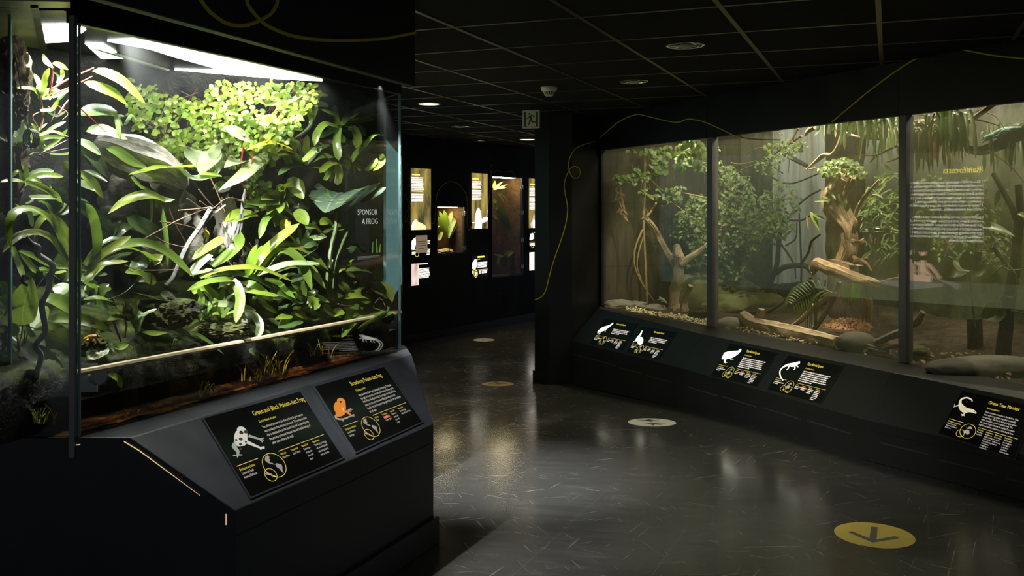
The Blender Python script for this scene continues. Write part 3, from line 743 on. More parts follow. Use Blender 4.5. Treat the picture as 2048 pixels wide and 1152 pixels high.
# ---------------------------------------------------------------- hanging header in front of the tank
HR = V((-193/F*4.1, 4.1, 0)); HL = at(208, 0, (2.003-EYE)*F/420); HL.z = 0; hd = (HR-HL).normalized(); hn = V((hd.y, -hd.x, 0))
m = MB(); m.slab(HL-hd*1.6, HR, 2.003, CEIL, 0.04, -hn)
t = thing('hanging_fascia', 'black fascia board with a yellow line hanging from the ceiling before the planted tank', 'fascia', V((HL.x, HL.y, 2.003)))
obj('board', m, M['header'], t, smooth=False, bevel=0.004)
fasc = lambda x, y: hit(x, y, HL+hn*0.003, hn)
pts = [(95,0),(160,90),(260,170),(340,212),(450,228),(540,212),(640,170),(720,120),(765,50),(775,0),(740,-70),(640,-110),(540,-70),(505,0),(530,70),(630,185),(740,255),(920,320),(1150,352),(1400,358),(1700,345),(1850,320),(2004,290)]
m = MB(); m.tube(line_on(fasc, [(380+x/4.452, y/4.452) for x, y in [(60,-60)]+pts], 0), 0.0065, 6); obj('painted_line', m, M['line'], t)

# ---------------------------------------------------------------- right enclosure shell
WZ0, WZ1 = 0.53, 2.055
def wl(px):                      # point on the window line at a pixel column
    p = PW(px, 420, 0); return V((p.x, p.y, 0))
WE = W3+WD*0.9
m = MB(); m.slab(W0, WE, WZ1, CEIL+0.0, 0.05, WN); f_ = struct('wall_right', m, M['wall'])
m = MB()
for px in (1412, 1797): 
    p = wl(px)-WN*0.0012; m.slab(p-WD*0.003, p+WD*0.003, WZ1, CEIL, 0.003, WN)
struct('trim_2', m, M['dark_slot'])
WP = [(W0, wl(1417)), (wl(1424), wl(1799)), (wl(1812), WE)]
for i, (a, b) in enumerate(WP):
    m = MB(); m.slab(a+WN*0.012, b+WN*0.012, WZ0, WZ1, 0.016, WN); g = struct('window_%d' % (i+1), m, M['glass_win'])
for i, (x0, x1) in enumerate(((1414.5,1425.5),(1797.5,1813))):
    m = MB(); a, b = wl(x0), wl(x1); m.slab(a-WN*0.004, b-WN*0.004, WZ0, WZ1, 0.06, WN); struct('trim_%d' % (i+3), m, M['mullion'], bevel=0.002)
m = MB(); m.slab(W0-WN*0.002, W0+WD*0.03-WN*0.002, WZ0, WZ1, 0.05, WN); struct('trim_5', m, M['wall'])
# walls of the enclosure: streaked end wall, misty back cloth
def endwall():
    t = NT('streaked_board'); w = t.coord('World', (5,5,0.6)); n1 = t.noise(w, 3, 6, 0.7, 0.3); n2 = t.noise(t.coord('World', (14,14,0.5)), 3, 3)
    c = t.ramp(n1, [(0.3, (0.016,0.012,0.008)), (0.7, (0.075,0.056,0.038))])
    c = t.mix(t.math('MULTIPLY', t.math('GREATER_THAN', n2, 0.69), 0.5), c, (0.26,0.21,0.14))
    sp = t.n('SeparateXYZ'); t.l(t.coord('World'), sp.inputs[0])
    k = t.math('LESS_THAN', t.math('MODULO', t.math('ADD', sp.outputs[2], 0.33), 0.62), 0.008)
    c = t.mix(t.math('MULTIPLY', k, 0.8), c, (0.012,0.01,0.008))
    return t.done(t.bsdf(c, 0.8, 0, 0.3, t.bump(n1, 0.3, 0.02)))
def backcloth():
    t = NT('misty_cloth'); w = t.coord('World', (1.6,1.6,0.8)); n1 = t.noise(w, 3.0, 5, 0.6, 0.5); n2 = t.noise(t.coord('World'), 2.2, 6, 0.7)
    n3 = t.noise(t.coord('World', (1,1,.8)), 9, 6, 0.75)
    c = t.ramp(n2, [(0.3, (0.020,0.022,0.012)), (0.55, (0.060,0.066,0.036)), (0.75, (0.12,0.125,0.085))])
    c = t.mix(t.ramp(n3, [(0.5, 0.0), (0.62, 0.8)]), c, (0.030,0.038,0.012))
    sp = t.n('SeparateXYZ'); t.l(t.coord('World'), sp.inputs[0]); k = t.math('MULTIPLY', t.ramp(n1, [(0.35, 0.2), (0.7, 1.0)]), t.math('MULTIPLY', t.math('SUBTRACT', sp.outputs[2], 1.45), 1.0, clamp=True))  # mist painted into the cloth, paler towards the top
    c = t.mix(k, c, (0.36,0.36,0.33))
    return t.done(t.bsdf(c, 0.9, 0, 0.2, t.bump(n1, 0.4, 0.05)))
E0 = W0+WN*1.7; E1 = E0+WD*5.2
m = MB(); m.slab(W0+WN*0.03, E0+WN*0.05, 0.3, 2.9, 0.05, -WD); e_ = struct('wall_enclosure_end', m, endwall())
m = MB(); nseg = 160; vs = []
for j in range(2):
    for i in range(nseg):
        p = E0+WD*(5.2*i/(nseg-1)); o = 0.012*math.sin(i*0.25+1.5*math.sin(i*0.13))
        vs.append(V((p.x, p.y, (0.3, 2.9)[j]))+WN*o)
m.add(vs, [(i, i+1, nseg+i+1, nseg+i) for i in range(nseg-1)])
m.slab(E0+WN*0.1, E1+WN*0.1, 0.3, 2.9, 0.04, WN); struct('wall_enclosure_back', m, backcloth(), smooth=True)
m = MB(); m.slab(W3+WD*0.95+WN*0.03, W3+WD*0.95+WN*1.75, 0.3, 2.9, 0.05, WD); struct('wall_enclosure_side', m, M['wall'])
m = MB(); p = [W0+WN*0.05, WE+WN*0.05, WE+WN*1.9, W0+WN*1.9]; m.prism([(q.x,q.y) for q in p], 2.9, 2.95); struct('ceiling_enclosure', m, M['black'])
m = MB(); m.slab(W0+WN*0.051, WE+WN*0.051, CEIL, 2.95, 0.03, WN); struct('wall_enclosure_front', m, M['black'])
def clothmat():
    t = NT('blue_grey_sheet'); n1 = t.noise(t.coord('World', (6,6,0.5)), 3, 5, 0.6, 0.4)
    c = t.ramp(n1, [(0.3, (0.19,0.21,0.21)), (0.7, (0.40,0.43,0.42))]); return t.done(t.bsdf(c, 0.85, 0, 0.2, t.bump(n1, 0.3, 0.03)))
M['sheet'] = clothmat()
def sheet(name, label, x0, x1, z0, z1, d):
    a = PW(x0, 420, d); b = PW(x1, 420, d); n = 60; m = MB(); vs = []
    for j in range(12):
        for i in range(n):
            p = a.lerp(b, i/(n-1)); z = z0+(z1-z0)*j/11; vs.append(V((p.x, p.y, z))+WN*(.016*math.sin(i*.30+math.sin(i*.11)*2)))
    m.add(vs, [(j*n+i, j*n+i+1, (j+1)*n+i+1, (j+1)*n+i) for j in range(11) for i in range(n-1)])
    tag(obj(name, m, M['sheet']), label, 'sheet')
sheet('hanging_sheet', 'pale blue-grey sheet hanging behind the dark sapling in the middle window', 1545, 1668, .75, 2.7, 1.55)
# ground of the enclosure
m = MB(); nu, nv = 110, 26; vs = []
GL = (WE-W0).length
def ground_z(u, d):
    return 0.505+0.07*d+0.05*noise.fractal(V((u*1.3, d*1.8, 5)), 1, 2, 4)*min(1, d*3)+0.012*noise.noise(V((u*14, d*14, 1)))
for j in range(nv):
    d = 0.032+1.66*j/(nv-1)
    for i in range(nu):
        u = 0.01+(GL-0.02)*i/(nu-1); p = W0+WD*u+WN*d; vs.append(V((p.x, p.y, ground_z(u, d))))
m.add(vs, [(j*nu+i, j*nu+i+1, (j+1)*nu+i+1, (j+1)*nu+i) for j in range(nv-1) for i in range(nu-1)])
tag(obj('soil_bed', m, M['soil']), 'brown soil bed along the floor of the long windowed enclosure', 'soil', None, 'stuff')
def PG(px, py, dz=0.0):
    """point on the enclosure ground seen at a pixel"""
    lo, hi = 0.03, 1.69
    for k in range(60):
        d = 0.03+1.66*k/59; p = PW(px, py, d); u = (p-W0).dot(WD)
        if p.z <= ground_z(u, d)+dz: return p
    return PW(px, py, 0.6)

# ---------------------------------------------------------------- benches under the windows
FL = [onfloor(1144.5,768), onfloor(1357,811), onfloor(1731,912), onfloor(2048,1013)]
ZB = 0.237
FL = []
for px, py in ((1144.5,682),(1357,735),(1731,840),(2048,909)):
    Yb = (EYE-ZB)*F/(py-HY); FL.append(V(((px-CX)/F*Yb, Yb, 0)))
FL.append(FL[3]+(FL[3]-FL[2]).normalized()*1.2)
ZS = 0.505; TL = []
for px, py in ((1199,617),(1407,669),(1785,745),(2048,796)):
    Yb = (EYE-ZS)*F/(py-HY); TL.append(V(((px-CX)/F*Yb, Yb, 0)))
TL = [up(p, ZS) for p in TL]
def pl3(a, b, c): return (b-a).cross(c-a).normalized()
BPN = [None]*3
for i in (2, 1, 0):                   # keep every sloping face flat
    a_, b_ = up(FL[i], ZB), up(FL[i+1], ZB); n_ = pl3(a_, b_, TL[i+1])
    if n_.z < 0: n_ = -n_
    BPN[i] = n_; px_, py_ = ((1199,617),(1407,669),(1785,745))[i]; TL[i] = hit(px_, py_, a_, n_)
TL.append(hit(2300, 850, up(FL[2], ZB), BPN[2]))
print('TL', [tuple(round(x, 3) for x in p) for p in TL])
GLn = [W0, wl(1417), wl(1805), W3, W3+WD*0.85]
slots = [[(1148,707,1231,732),(1240,735,1284,747),(1293,750,1343,765)],
         [(1375,773,1435,791),(1445,793,1513,813),(1526,815,1602,838),(1615,840,1704,868)],
         [(1759,882,1858,911),(1876,916,1991,949),(2011,954,2090,977)]]
BL = ['black sloped bench with one information panel pair, at the column end of the windows', 'black sloped bench with two iguana panels below the middle window', 'black sloped bench at the right, below the widest window']
BN = []
for i in range(3):
    a, b, c, d = FL[i], FL[i+1], TL[i+1], TL[i]; g0_, g1_ = GLn[i], GLn[i+1]
    if i == 2: b, c, g1_ = FL[4], TL[4], GLn[4]
    t = thing('sloped_bench', BL[i], 'bench', V(((a.x+b.x)/2, (a.y+b.y)/2, 0)))
    fz0, fz1 = floor_z(a.y), floor_z(b.y)
    vs = [up(a,fz0), up(b,fz1), up(b,ZB), up(a,ZB), c, d, up(g1_,0.529), up(g0_,0.529), up(g1_+WN*0.03,0.529), up(g0_+WN*0.03,0.529), up(g1_+WN*0.03,fz1), up(g0_+WN*0.03,fz0)]
    m = MB(); m.add(vs, [(0,1,2,3),(3,2,4,5),(5,4,6,7),(7,6,8,9),(9,8,10,11),(11,10,1,0),(0,3,5,7,9,11),(1,10,8,6,4,2)])
    obj('body', m, M['bench'], t, smooth=False, bevel=0.003)
    fd_ = (b-a).normalized(); fn_ = V((fd_.y, -fd_.x, 0))
    if fn_.y > 0: fn_ = -fn_
    BN.append((a, fn_, fd_))
    for (x0,y0,x1,y1) in slots[i]:
        p = hit(x0,y0,a,fn_); q = hit(x1,y1,a,fn_); mm = MB(); zz = (p.z+q.z)/2
        mm.slab(V((p.x,p.y,0))+fn_*0.0005, V((q.x,q.y,0))+fn_*0.0005, zz-0.006, zz+0.003, 0.002, fn_); o = obj('vent_slot', mm, M['slot_lip'], t, smooth=False)
    m = MB(); zz = ZB-0.055; m.slab(a+fn_*0.0003, b+fn_*0.0003, zz-0.0015, zz+0.0015, 0.001, fn_); obj('lid_joint', m, M['dark_slot'], t, smooth=False)

# ---------------------------------------------------------------- yellow line along column, fascia and glass
def colfn(x, y):
    if x < 1098: 
        n_ = V(((CPb-CPa).y, -(CPb-CPa).x, 0)).normalized(); return hit(x, y, CPa+n_*0.003, n_)
    if x < 1144: return hit(x, y, CPb+V((0,-0.003,0)), V((0,-1,0)))
    n_ = V(((W0-CPc).y, -(W0-CPc).x, 0)).normalized(); return hit(x, y, CPc+n_*0.003, n_)
fas2 = lambda x, y: hit(x, y, W0-WN*0.004, WN)
m = MB()
m.tube(line_on(colfn, [(1070,600),(1083,594),(1092,580),(1098,555),(1108,520),(1122,480),(1132,445),(1135,415),(1130,385),(1129,365),(1136,345),(1146,333),(1157,336),(1160,347),(1154,356),(1145,354),(1138,338),(1139,318),(1150,298),(1168,289),(1190,283)], 0, 6), 0.005, 5)
m.tube(line_on(fas2, [(1196,280),(1215,262),(1240,242),(1262,232),(1280,229),(1310,236),(1345,244),(1362,243),(1375,238),(1395,240),(1412,245),(1440,257),(1470,271),(1500,278),(1560,280)], 0, 6), [0.0055]*90, 5)
m.tube(line_on(fas2, [(1664,244),(1700,214),(1745,177),(1800,137),(1850,108),(1880,98),(1910,97),(1950,104),(1990,111),(2055,118)], 0, 6), 0.006, 5)
tag(obj('painted_line', m, M['line']), 'thin looping yellow line running up the column and over the window fascia', 'painted line')
farf = lambda x, y: PF(800+x/3.84, 300+y/3.84, 0.004)
m = MB()
m.tube(line_on(farf, [(25,330),(50,375),(66,430),(66,490),(48,552),(36,545),(40,495),(62,455),(85,437),(130,445),(165,490),(200,545),(240,565),(268,545),(276,400),(290,320),(340,260),(390,242),(450,265),(500,330),(516,400),(514,560),(525,618),(545,590),(552,560)], 0, 5), 0.007, 5)
m.tube(line_on(farf, [(670,470),(690,330),(700,180),(690,150),(693,115),(701,110),(708,140),(706,172),(722,165),(740,156),(790,170),(850,162),(876,190),(882,220)], 0, 5), 0.006, 5)
tag(obj('painted_line', m, M['line']), 'thin yellow line looping between the lit panels on the far wall', 'painted line')
# ---------------------------------------------------------------- lettering
def text_geo(s, size, sx=1.0, align='LEFT', shear=0.0, res=2):
    c = bpy.data.curves.new('lettering', 'FONT'); c.body = s; c.size = size; c.align_x = align; c.shear = shear; c.resolution_u = res
    o = bpy.data.objects.new('lettering', c); me = bpy.data.meshes.new_from_object(o)
    vs = [V((v.co.x*sx, v.co.y, 0)) for v in me.vertices]; fs = [tuple(p.vertices) for p in me.polygons]
    bpy.data.objects.remove(o); bpy.data.curves.remove(c); bpy.data.meshes.remove(me)
    return vs, fs
def text_on(m, s, x, y, size, Qm, o, sx=1.0, align='LEFT', shear=0.0, res=2, bold=0):
    vs, fs = text_geo(s, size, sx, align, shear, res)
    if fs: m.add([Qm(x+p.x, y+p.y, o) for p in vs], fs)
def bars(m, x, y, w, rows, lh, Qm, o, rnd, last=0.5, t=0.5):
    """rows of unreadably small print: word-length dashes"""
    for r in range(rows):
        L = w*(last if r == rows-1 else rnd.uniform(0.9, 1.0)); xx = x; y0 = y-r*lh
        while xx < x+L-lh*0.3:
            ww = min(rnd.uniform(0.5, 2.2)*lh, x+L-xx)
            m.add([Qm(xx,y0,o),Qm(xx+ww,y0,o),Qm(xx+ww,y0+lh*t,o),Qm(xx,y0+lh*t,o)], [(0,1,2,3)]); xx += ww+lh*0.22
E = {}
def em(name, col, s):
    if name not in E: E[name] = emis(name, col, s)
    return E[name]
def panel_black(name, c1, c2):
    t = NT(name); sp = t.n('SeparateXYZ'); t.l(t.coord('Generated'), sp.inputs[0])
    k = t.ramp(sp.outputs[2], [(0.15, 0.0), (0.5, 1.0), (0.85, 0.0)])
    return t.done(t.bsdf(t.mix(k, c1, c2), 0.3, 0, 0.12))
M['panel_g'] = panel_black('print_black', (0.004,0.004,0.004), (0.010,0.014,0.010))
M['panel_s'] = panel_black('print_black_green', (0.006,0.006,0.0055), (0.016,0.024,0.016))
def frame4(tl, tr, br, bl, lift):
    """quad corners (world) -> width, height, function(x,y,offset) in metres from the lower left corner"""
    ux = ((tr-tl)+(br-bl)).normalized(); n = ux.cross(((tl-bl)+(tr-br))).normalized(); uy = n.cross(ux)
    W = ((tr-tl).length+(br-bl).length)/2; H = ((tl-bl).length+(tr-br).length)/2
    def Qm(x, y, o=0.0):
        u, v = x/W, y/H
        return (bl*(1-u)+br*u)*(1-v)+(tl*(1-u)+tr*u)*v+n*(o+lift)
    return W, H, Qm, n
AMERICAS_N = [(-.55,.62),(-.35,.86),(-.02,.93),(.02,.75),(-.12,.62),(-.05,.5),(-.2,.42),(-.22,.28),(-.05,.22),(-.02,.14),(.12,.02),(-.02,.06),(-.2,.16),(-.38,.3),(-.5,.45)]
AMERICAS_S = [(.12,.02),(.28,.08),(.48,-.05),(.66,-.16),(.6,-.36),(.5,-.5),(.42,-.72),(.4,-.9),(.3,-.7),(.24,-.42),(.1,-.22)]
AUSTRALIA = [(-.5,-.1),(-.3,.12),(-.15,.2),(-.02,.1),(.1,.22),(.2,.02),(.32,-.15),(.28,-.42),(.08,-.5),(-.1,-.36),(-.42,-.42)]
ASIA = [(-.45,.5),(-.2,.4),(-.1,.62),(.1,.75),(.3,.6),(.35,.4),(.1,.42),(-.1,.3),(-.3,.32)]
def info_panel(name, label, corners, lift, title, latin, body, drawing, heads, dist, mapk, glow, base_mat, group=None, red=-1, tsx=0.8, ital=0.0, tx=.42, fit=None):
    tl, tr, br, bl = corners; W, H, Qm, n = frame4(tl, tr, br, bl, lift)
    t = thing(name, label, 'information panel', (bl+br)/2, group)
    m = MB(); th = 0.004
    m.hexa([Qm(0,0,-lift*0.8),Qm(W,0,-lift*0.8),Qm(W,H,-lift*0.8),Qm(0,H,-lift*0.8)], [Qm(0,0,0),Qm(W,0,0),Qm(W,H,0),Qm(0,H,0)]); obj('board', m, base_mat, t, smooth=False)
    m = MB(); b = 0.006
    for x0,y0,x1,y1 in ((-b,-b,W+b,0),(-b,H,W+b,H+b),(-b,0,0,H),(W,0,W+b,H)):
        m.hexa([Qm(x0,y0,-lift*0.8),Qm(x1,y0,-lift*0.8),Qm(x1,y1,-lift*0.8),Qm(x0,y1,-lift*0.8)], [Qm(x0,y0,.0006),Qm(x1,y0,.0006),Qm(x1,y1,.0006),Qm(x0,y1,.0006)])
    obj('rim', m, M['plinth'] if glow < 1 else M['bench'], t, smooth=False)
    Y1 = em('title_glow_%.2f' % glow, (1.0,0.80,0.10), 0.75*glow); W1 = em('text_glow_%.2f' % glow, (1.0,0.90,0.78), 0.62*glow); L1 = em('rule_glow_%.2f' % glow, (1.0,0.70,0.24), 0.62*glow)
    e = 0.0008
    m = MB(); text_on(m, title, W*tx, H*.858, H*.093, Qm, e, tsx, 'LEFT', ital, 3); obj('title_text', m, Y1, t, smooth=False)
    m = MB(); text_on(m, latin, W*.43, H*.755, H*.047, Qm, e, tsx, 'LEFT', 0.15); obj('latin_name_text', m, Y1, t, smooth=False)
    m = MB(); rnd = random.Random(title)
    if isinstance(body, int): bars(m, W*.43, H*.67, W*.49, body, H*.052, Qm, e, rnd)
    else:
        for k, s in enumerate(body): text_on(m, s, W*.43, H*(.675-.055*k), H*.050, Qm, e, tsx*.86)
    obj('body_text', m, W1, t, smooth=False)
    m = MB()
    for x0, x1, yy in ((.03,.235,.355),(.44,.955,.350)): m.add([Qm(W*x0,H*yy,e),Qm(W*x1,H*yy,e),Qm(W*x1,H*(yy+.008),e),Qm(W*x0,H*(yy+.008),e)], [(0,1,2,3)])
    obj('rule_lines', m, L1, t, smooth=False)
    mh, mt = MB(), MB(); mr = MB()
    text_on(mh, 'Distribution and habitat', W*.035, H*.295, H*.042, Qm, e, tsx*.8); obj('heading_text', mh, Y1, t, smooth=False)
    if isinstance(dist, int): bars(mt, W*.035, H*.245, W*.2, dist, H*.045, Qm, e, rnd)
    else:
        for k, s in enumerate(dist): text_on(mt, s, W*.035, H*(.248-.047*k), H*.043, Qm, e, tsx*.8)
    obj('detail_text', mt, W1, t, smooth=False)
    for k, ((hd_, lines), xx) in enumerate(zip(heads, (.445,.555,.675,.80))):
        mh, mt = MB(), MB(); text_on(mh, hd_, W*xx, H*.30, H*.040, Qm, e, tsx*.8)
        if k == red: mr.add([Qm(W*(xx-.004),H*.245,e),Qm(W*(xx+.085),H*.245,e),Qm(W*(xx+.085),H*.283,e),Qm(W*(xx-.004),H*.283,e)], [(0,1,2,3)])
        if isinstance(lines, int): bars(mt, W*xx, H*.255, W*.1, lines, H*.043, Qm, e*1.5, rnd, .7)
        else:
            for j, s in enumerate(lines): text_on(mt, s, W*xx, H*(.255-.045*j), H*.040, Qm, e*1.5, tsx*.78)
        obj('heading_text', mh, Y1, t, smooth=False); obj('detail_text', mt, W1, t, smooth=False)
    if mr.f: obj('red_highlight', mr, em('red_glow_%.2f' % glow, (1.0,0.16,0.08), 0.6*glow), t, smooth=False)
    # map: big and small ring with land
    m = MB(); R = H*.152; c = (W*.335, H*.222); QW = lambda u, v, o: Qm(u, v, o)
    disc_on(m, c, R, QW, e, 1, 40, R*.955); 
    r2 = R*.52; c2 = (W*.258, H*.135); disc_on(m, c2, r2, QW, e, 1, 32, r2*.92)
    if mapk == 'oceania2': r3 = R*.6; c3 = (W*.365, H*.135); disc_on(m, c3, r3, QW, e, 1, 32, r3*.93)
    rings = obj('map_rings', m, Y1, t, smooth=False)
    P = (AMERICAS_N, AMERICAS_S) if mapk == 'americas' else (AUSTRALIA, ASIA); ML = em('map_glow_%.2f' % glow, (0.80,0.70,0.58), 0.42*glow)
    for pg in P: m = MB(); m.add([Qm(c[0]+R*x*.95, c[1]+R*y*.95, e) for x, y in pg], [tuple(range(len(pg)))]); obj('map_land', m, ML, rings, smooth=False)
    m = MB()
    if mapk == 'americas': m.add([Qm(c2[0]+r2*x, c2[1]+r2*y*.9, e) for x, y in [(-.8,.45),(-.3,.75),(-.1,.3),(.2,.1),(.3,-.15),(0,-.05),(-.4,.1)]], [tuple(range(7))]); obj('map_land', m, ML, rings, smooth=False)
    m = MB(); m.add([Qm(c2[0]+r2*x, c2[1]+r2*y, e*1.6) for x, y in [(.1,-.3),(.35,-.2),(.7,-.55),(.4,-.5)]], [(0,1,2,3)]); obj('map_range', m, Y1, rings, smooth=False)
    # the animal picture
    A = W/H; ft = fit or (.90,-.01,.95,.03); Qu = lambda u, v, o: Qm((u*ft[0]+ft[1])*W, (v*ft[2]+ft[3])*H, o)
    layers = {}
    def S(k, pts, ws, n=None, o=1): stroke_on(layers.setdefault(k, MB()), pts, ws, Qu, e*o, A, n)
    def D(k, c_, r_, o=1): disc_on(layers.setdefault(k, MB()), c_, r_, Qu, e*o, A, 20)
    drawing(S, D)
    for k, mm in layers.items(): obj(k, mm, ANIM[(k, glow)] if (k, glow) in ANIM else ANIM[k], t, smooth=False)
    return t
ANIM = {'frog_picture': emis('frog_white', (0.80,0.78,0.68), 0.75), 'frog_spots': emis('frog_spot', (0.10,0.07,0.04), 0.6), 'hind_leg': emis('frog_leg', (0.50,0.58,0.46), 0.6), 'front_leg': emis('frog_leg_front', (0.50,0.58,0.46), 0.6),
        'red_frog_picture': emis('frog_orange', (0.92,0.30,0.04), 0.8), 'red_frog_feet': emis('frog_feet', (0.62,0.50,0.44), 0.6), 'frog_eye': emis('frog_eye', (0.02,0.015,0.01), 0.5), 'frog_shine': emis('frog_shine', (1.0,0.66,0.36), 0.8),
        'lizard_picture': emis('lizard_white', (1.0,0.98,0.80), 2.6), 'lizard_pale': emis('lizard_pale', (0.95,0.86,0.55), 0.75), 'front_foot': emis('lizard_foot', (0.95,0.86,0.55), 0.75), 'lizard_tint': emis('lizard_tint', (0.25,0.75,0.45), 1.2), 'lizard_bands': emis('lizard_bands', (0.55,0.48,0.26), 0.7)}
def frog_green(S, D):
    S('frog_picture', [(.285,.735),(.30,.70),(.255,.60),(.225,.52),(.215,.47)], [.04,.075,.095,.085,.05], 14)
    D('frog_picture', (.30,.71), .062)
    S('hind_leg', [(.19,.55),(.15,.50),(.155,.41),(.135,.36)], [.03,.035,.025,.012], 10); S('hind_leg', [(.135,.36),(.09,.37)], [.012,.008]); S('hind_leg', [(.14,.36),(.12,.325)], [.012,.008]); S('hind_leg', [(.14,.36),(.175,.335)], [.012,.008])
    S('front_leg', [(.335,.59),(.38,.53),(.42,.48)], [.025,.018,.014], 8)
    for a in ((.465,.475),(.45,.44),(.425,.42)): S('front_leg', [(.415,.485), a], [.012,.009])
    S('frog_picture', [(.27,.53),(.32,.44),(.375,.345)], [.032,.024,.015], 8)
    for a in ((.42,.34),(.41,.315),(.37,.315)): S('frog_picture', [(.372,.35), a], [.013,.010])
    for c, r in (((.245,.575),.028),((.275,.51),.016),((.215,.50),.022),((.20,.585),.018),((.33,.66),.03),((.19,.43),.02)): D('frog_spots', c, r, 1.5)
    D('frog_spots', (.285,.67), .030, 1.5); D('frog_eye', (.287,.685), .017, 2.0)
def frog_red(S, D):
    S('red_frog_picture', [(.275,.80),(.30,.755),(.255,.65),(.235,.55),(.25,.47)], [.03,.075,.105,.095,.055], 14); D('red_frog_picture', (.30,.765), .062)
    S('red_frog_picture', [(.155,.51),(.20,.475),(.255,.48)], [.03,.036,.022], 8); S('red_frog_picture', [(.285,.52),(.30,.45),(.31,.40)], [.026,.02,.014], 6)
    S('red_frog_feet', [(.15,.50),(.145,.43),(.20,.375),(.30,.375)], [.016,.018,.018,.014], 10)
    for a, b in (((.20,.375),(.19,.325)),((.23,.37),(.255,.345)),((.30,.38),(.35,.385)),((.30,.38),(.345,.35)),((.31,.51),(.36,.53)),((.31,.50),(.37,.50)),((.31,.49),(.34,.465))): S('red_frog_feet', [a, b], [.011,.008])
    D('frog_eye', (.29,.735), .021, 1.6); S('frog_shine', [(.27,.61),(.265,.53)], [.012,.012], None, 1.5)
def liz_a(S, D):
    S('lizard_picture', [(.03,.47),(.12,.60),(.22,.68),(.29,.78),(.36,.90)], [.05,.10,.095,.05,.03], 16); D('lizard_picture', (.345,.885), .042)
    S('lizard_picture', [(.11,.53),(.13,.44),(.10,.41)], [.025,.018,.012]); S('front_foot', [(.22,.62),(.28,.555),(.25,.53)], [.015,.012,.01]); 
    for a in ((.05,.42),(.08,.385),(.13,.39)): S('lizard_pale', [(.115,.42), a], [.012,.009])
def liz_b(S, D):
    S('lizard_tint', [(.10,.74),(.10,.60),(.07,.45)], [.02,.06,.03], 8); S('lizard_picture', [(.10,.88),(.12,.72),(.10,.58),(.10,.45)], [.012,.05,.07,.03], 12)
    S('lizard_picture', [(.11,.55),(.20,.52),(.27,.46),(.33,.38)], [.06,.12,.11,.05], 14); D('lizard_picture', (.29,.44), .09); S('lizard_picture', [(.06,.42),(.03,.41)], [.02,.015]); D('lizard_tint', (.19,.56), .03, 1.5)
def liz_c(S, D):
    S('lizard_picture', [(.015,.62),(.10,.66),(.22,.72),(.30,.80),(.335,.88)], [.10,.125,.115,.07,.035], 16); D('lizard_picture', (.325,.87), .055)
    S('lizard_picture', [(.11,.58),(.13,.48),(.17,.44)], [.04,.03,.014]); S('front_foot', [(.22,.62),(.25,.56),(.31,.57)], [.02,.016,.01])
    for a in ((.21,.46),(.18,.415),(.13,.43)): S('lizard_pale', [(.165,.445), a], [.012,.009])
def liz_d(S, D):
    S('lizard_picture', [(.29,.86),(.23,.80),(.16,.775),(.09,.73),(.04,.62),(.05,.52),(.12,.40),(.21,.315)], [.05,.065,.045,.032,.022,.018,.014,.012], 26); D('lizard_picture', (.30,.875), .045)
    S('lizard_picture', [(.15,.75),(.17,.66),(.15,.62)], [.02,.016,.010]); S('lizard_picture', [(.26,.78),(.30,.70),(.28,.66)], [.02,.016,.010]); S('lizard_picture', [(.28,.80),(.34,.765)], [.016,.010])
def liz_e(S, D):
    S('lizard_pale', [(.24,.86),(.22,.90),(.13,.925),(.06,.86),(.075,.76),(.13,.68),(.20,.64),(.27,.66),(.33,.66),(.385,.635)], [.010,.014,.017,.024,.032,.062,.066,.042,.036,.014], 34)
    S('lizard_pale', [(.08,.72),(.04,.68),(.015,.67)], [.018,.014,.009]); S('lizard_pale', [(.22,.60),(.215,.545),(.195,.52)], [.018,.014,.009])
    for a, b in (((.02,.67),(.0,.70)),((.02,.67),(.01,.64)),((.2,.525),(.17,.53)),((.2,.525),(.20,.49)),((.2,.525),(.235,.51))): S('lizard_pale', [a, b], [.009,.007])
    for k in range(7): S('lizard_bands', [(.115+.022*k,.735-.012*k),(.12+.022*k,.645-.008*k)], [.0035,.0035], None, 1.5)
    D('frog_eye', (.355,.658), .009, 1.6)

# planes the panels lie on
Ln = (PR-PL).cross(up(EL,ZL)-up(PL,ZF)).normalized()
if Ln.z < 0: Ln = -Ln
lp0 = up(PL, ZF)
def L3(pts): return [hit(x, y, lp0, Ln) for x, y in pts]
def BP(i): return up(FL[i], ZB), BPN[i]
def S3(i, pts, lift=0.0):
    p0, n_ = BP(i); return [hit(x, y, p0+n_*lift, n_) for x, y in pts]
info_panel('information_panel', 'black panel about the green and black poison-dart frog, on the tank plinth', L3([(407,838),(600,784),(685,916),(501,995)]), 0.0025,
    'Green and Black Poison-dart Frog', 'Dendrobates auratus',
    ['The colourful pattern on the skin of these frogs is used to', 'warn predators that they are poisonous. The poison in their', 'skin is developed from the insects they eat. In captivity they', 'become less poisonous because they eat a wider variety of', 'other insects than in the wild.'],
    frog_green, [('Adult size', ['Up to 50mm']), ('Conservation', ['Least Concern']), ('Natural diet', ['Carnivorous -', 'eats ants and', 'other small', 'insects']), ('Reproduction', ['Females lay up to 6 eggs', 'and, when hatched, the', 'male carries them to', 'water on his back'])],
    ['Central and South', 'America, Rainforest'], 'americas', 0.95, M['panel_g'], tsx=0.66, fit=(.907,-.032,.747,.205))
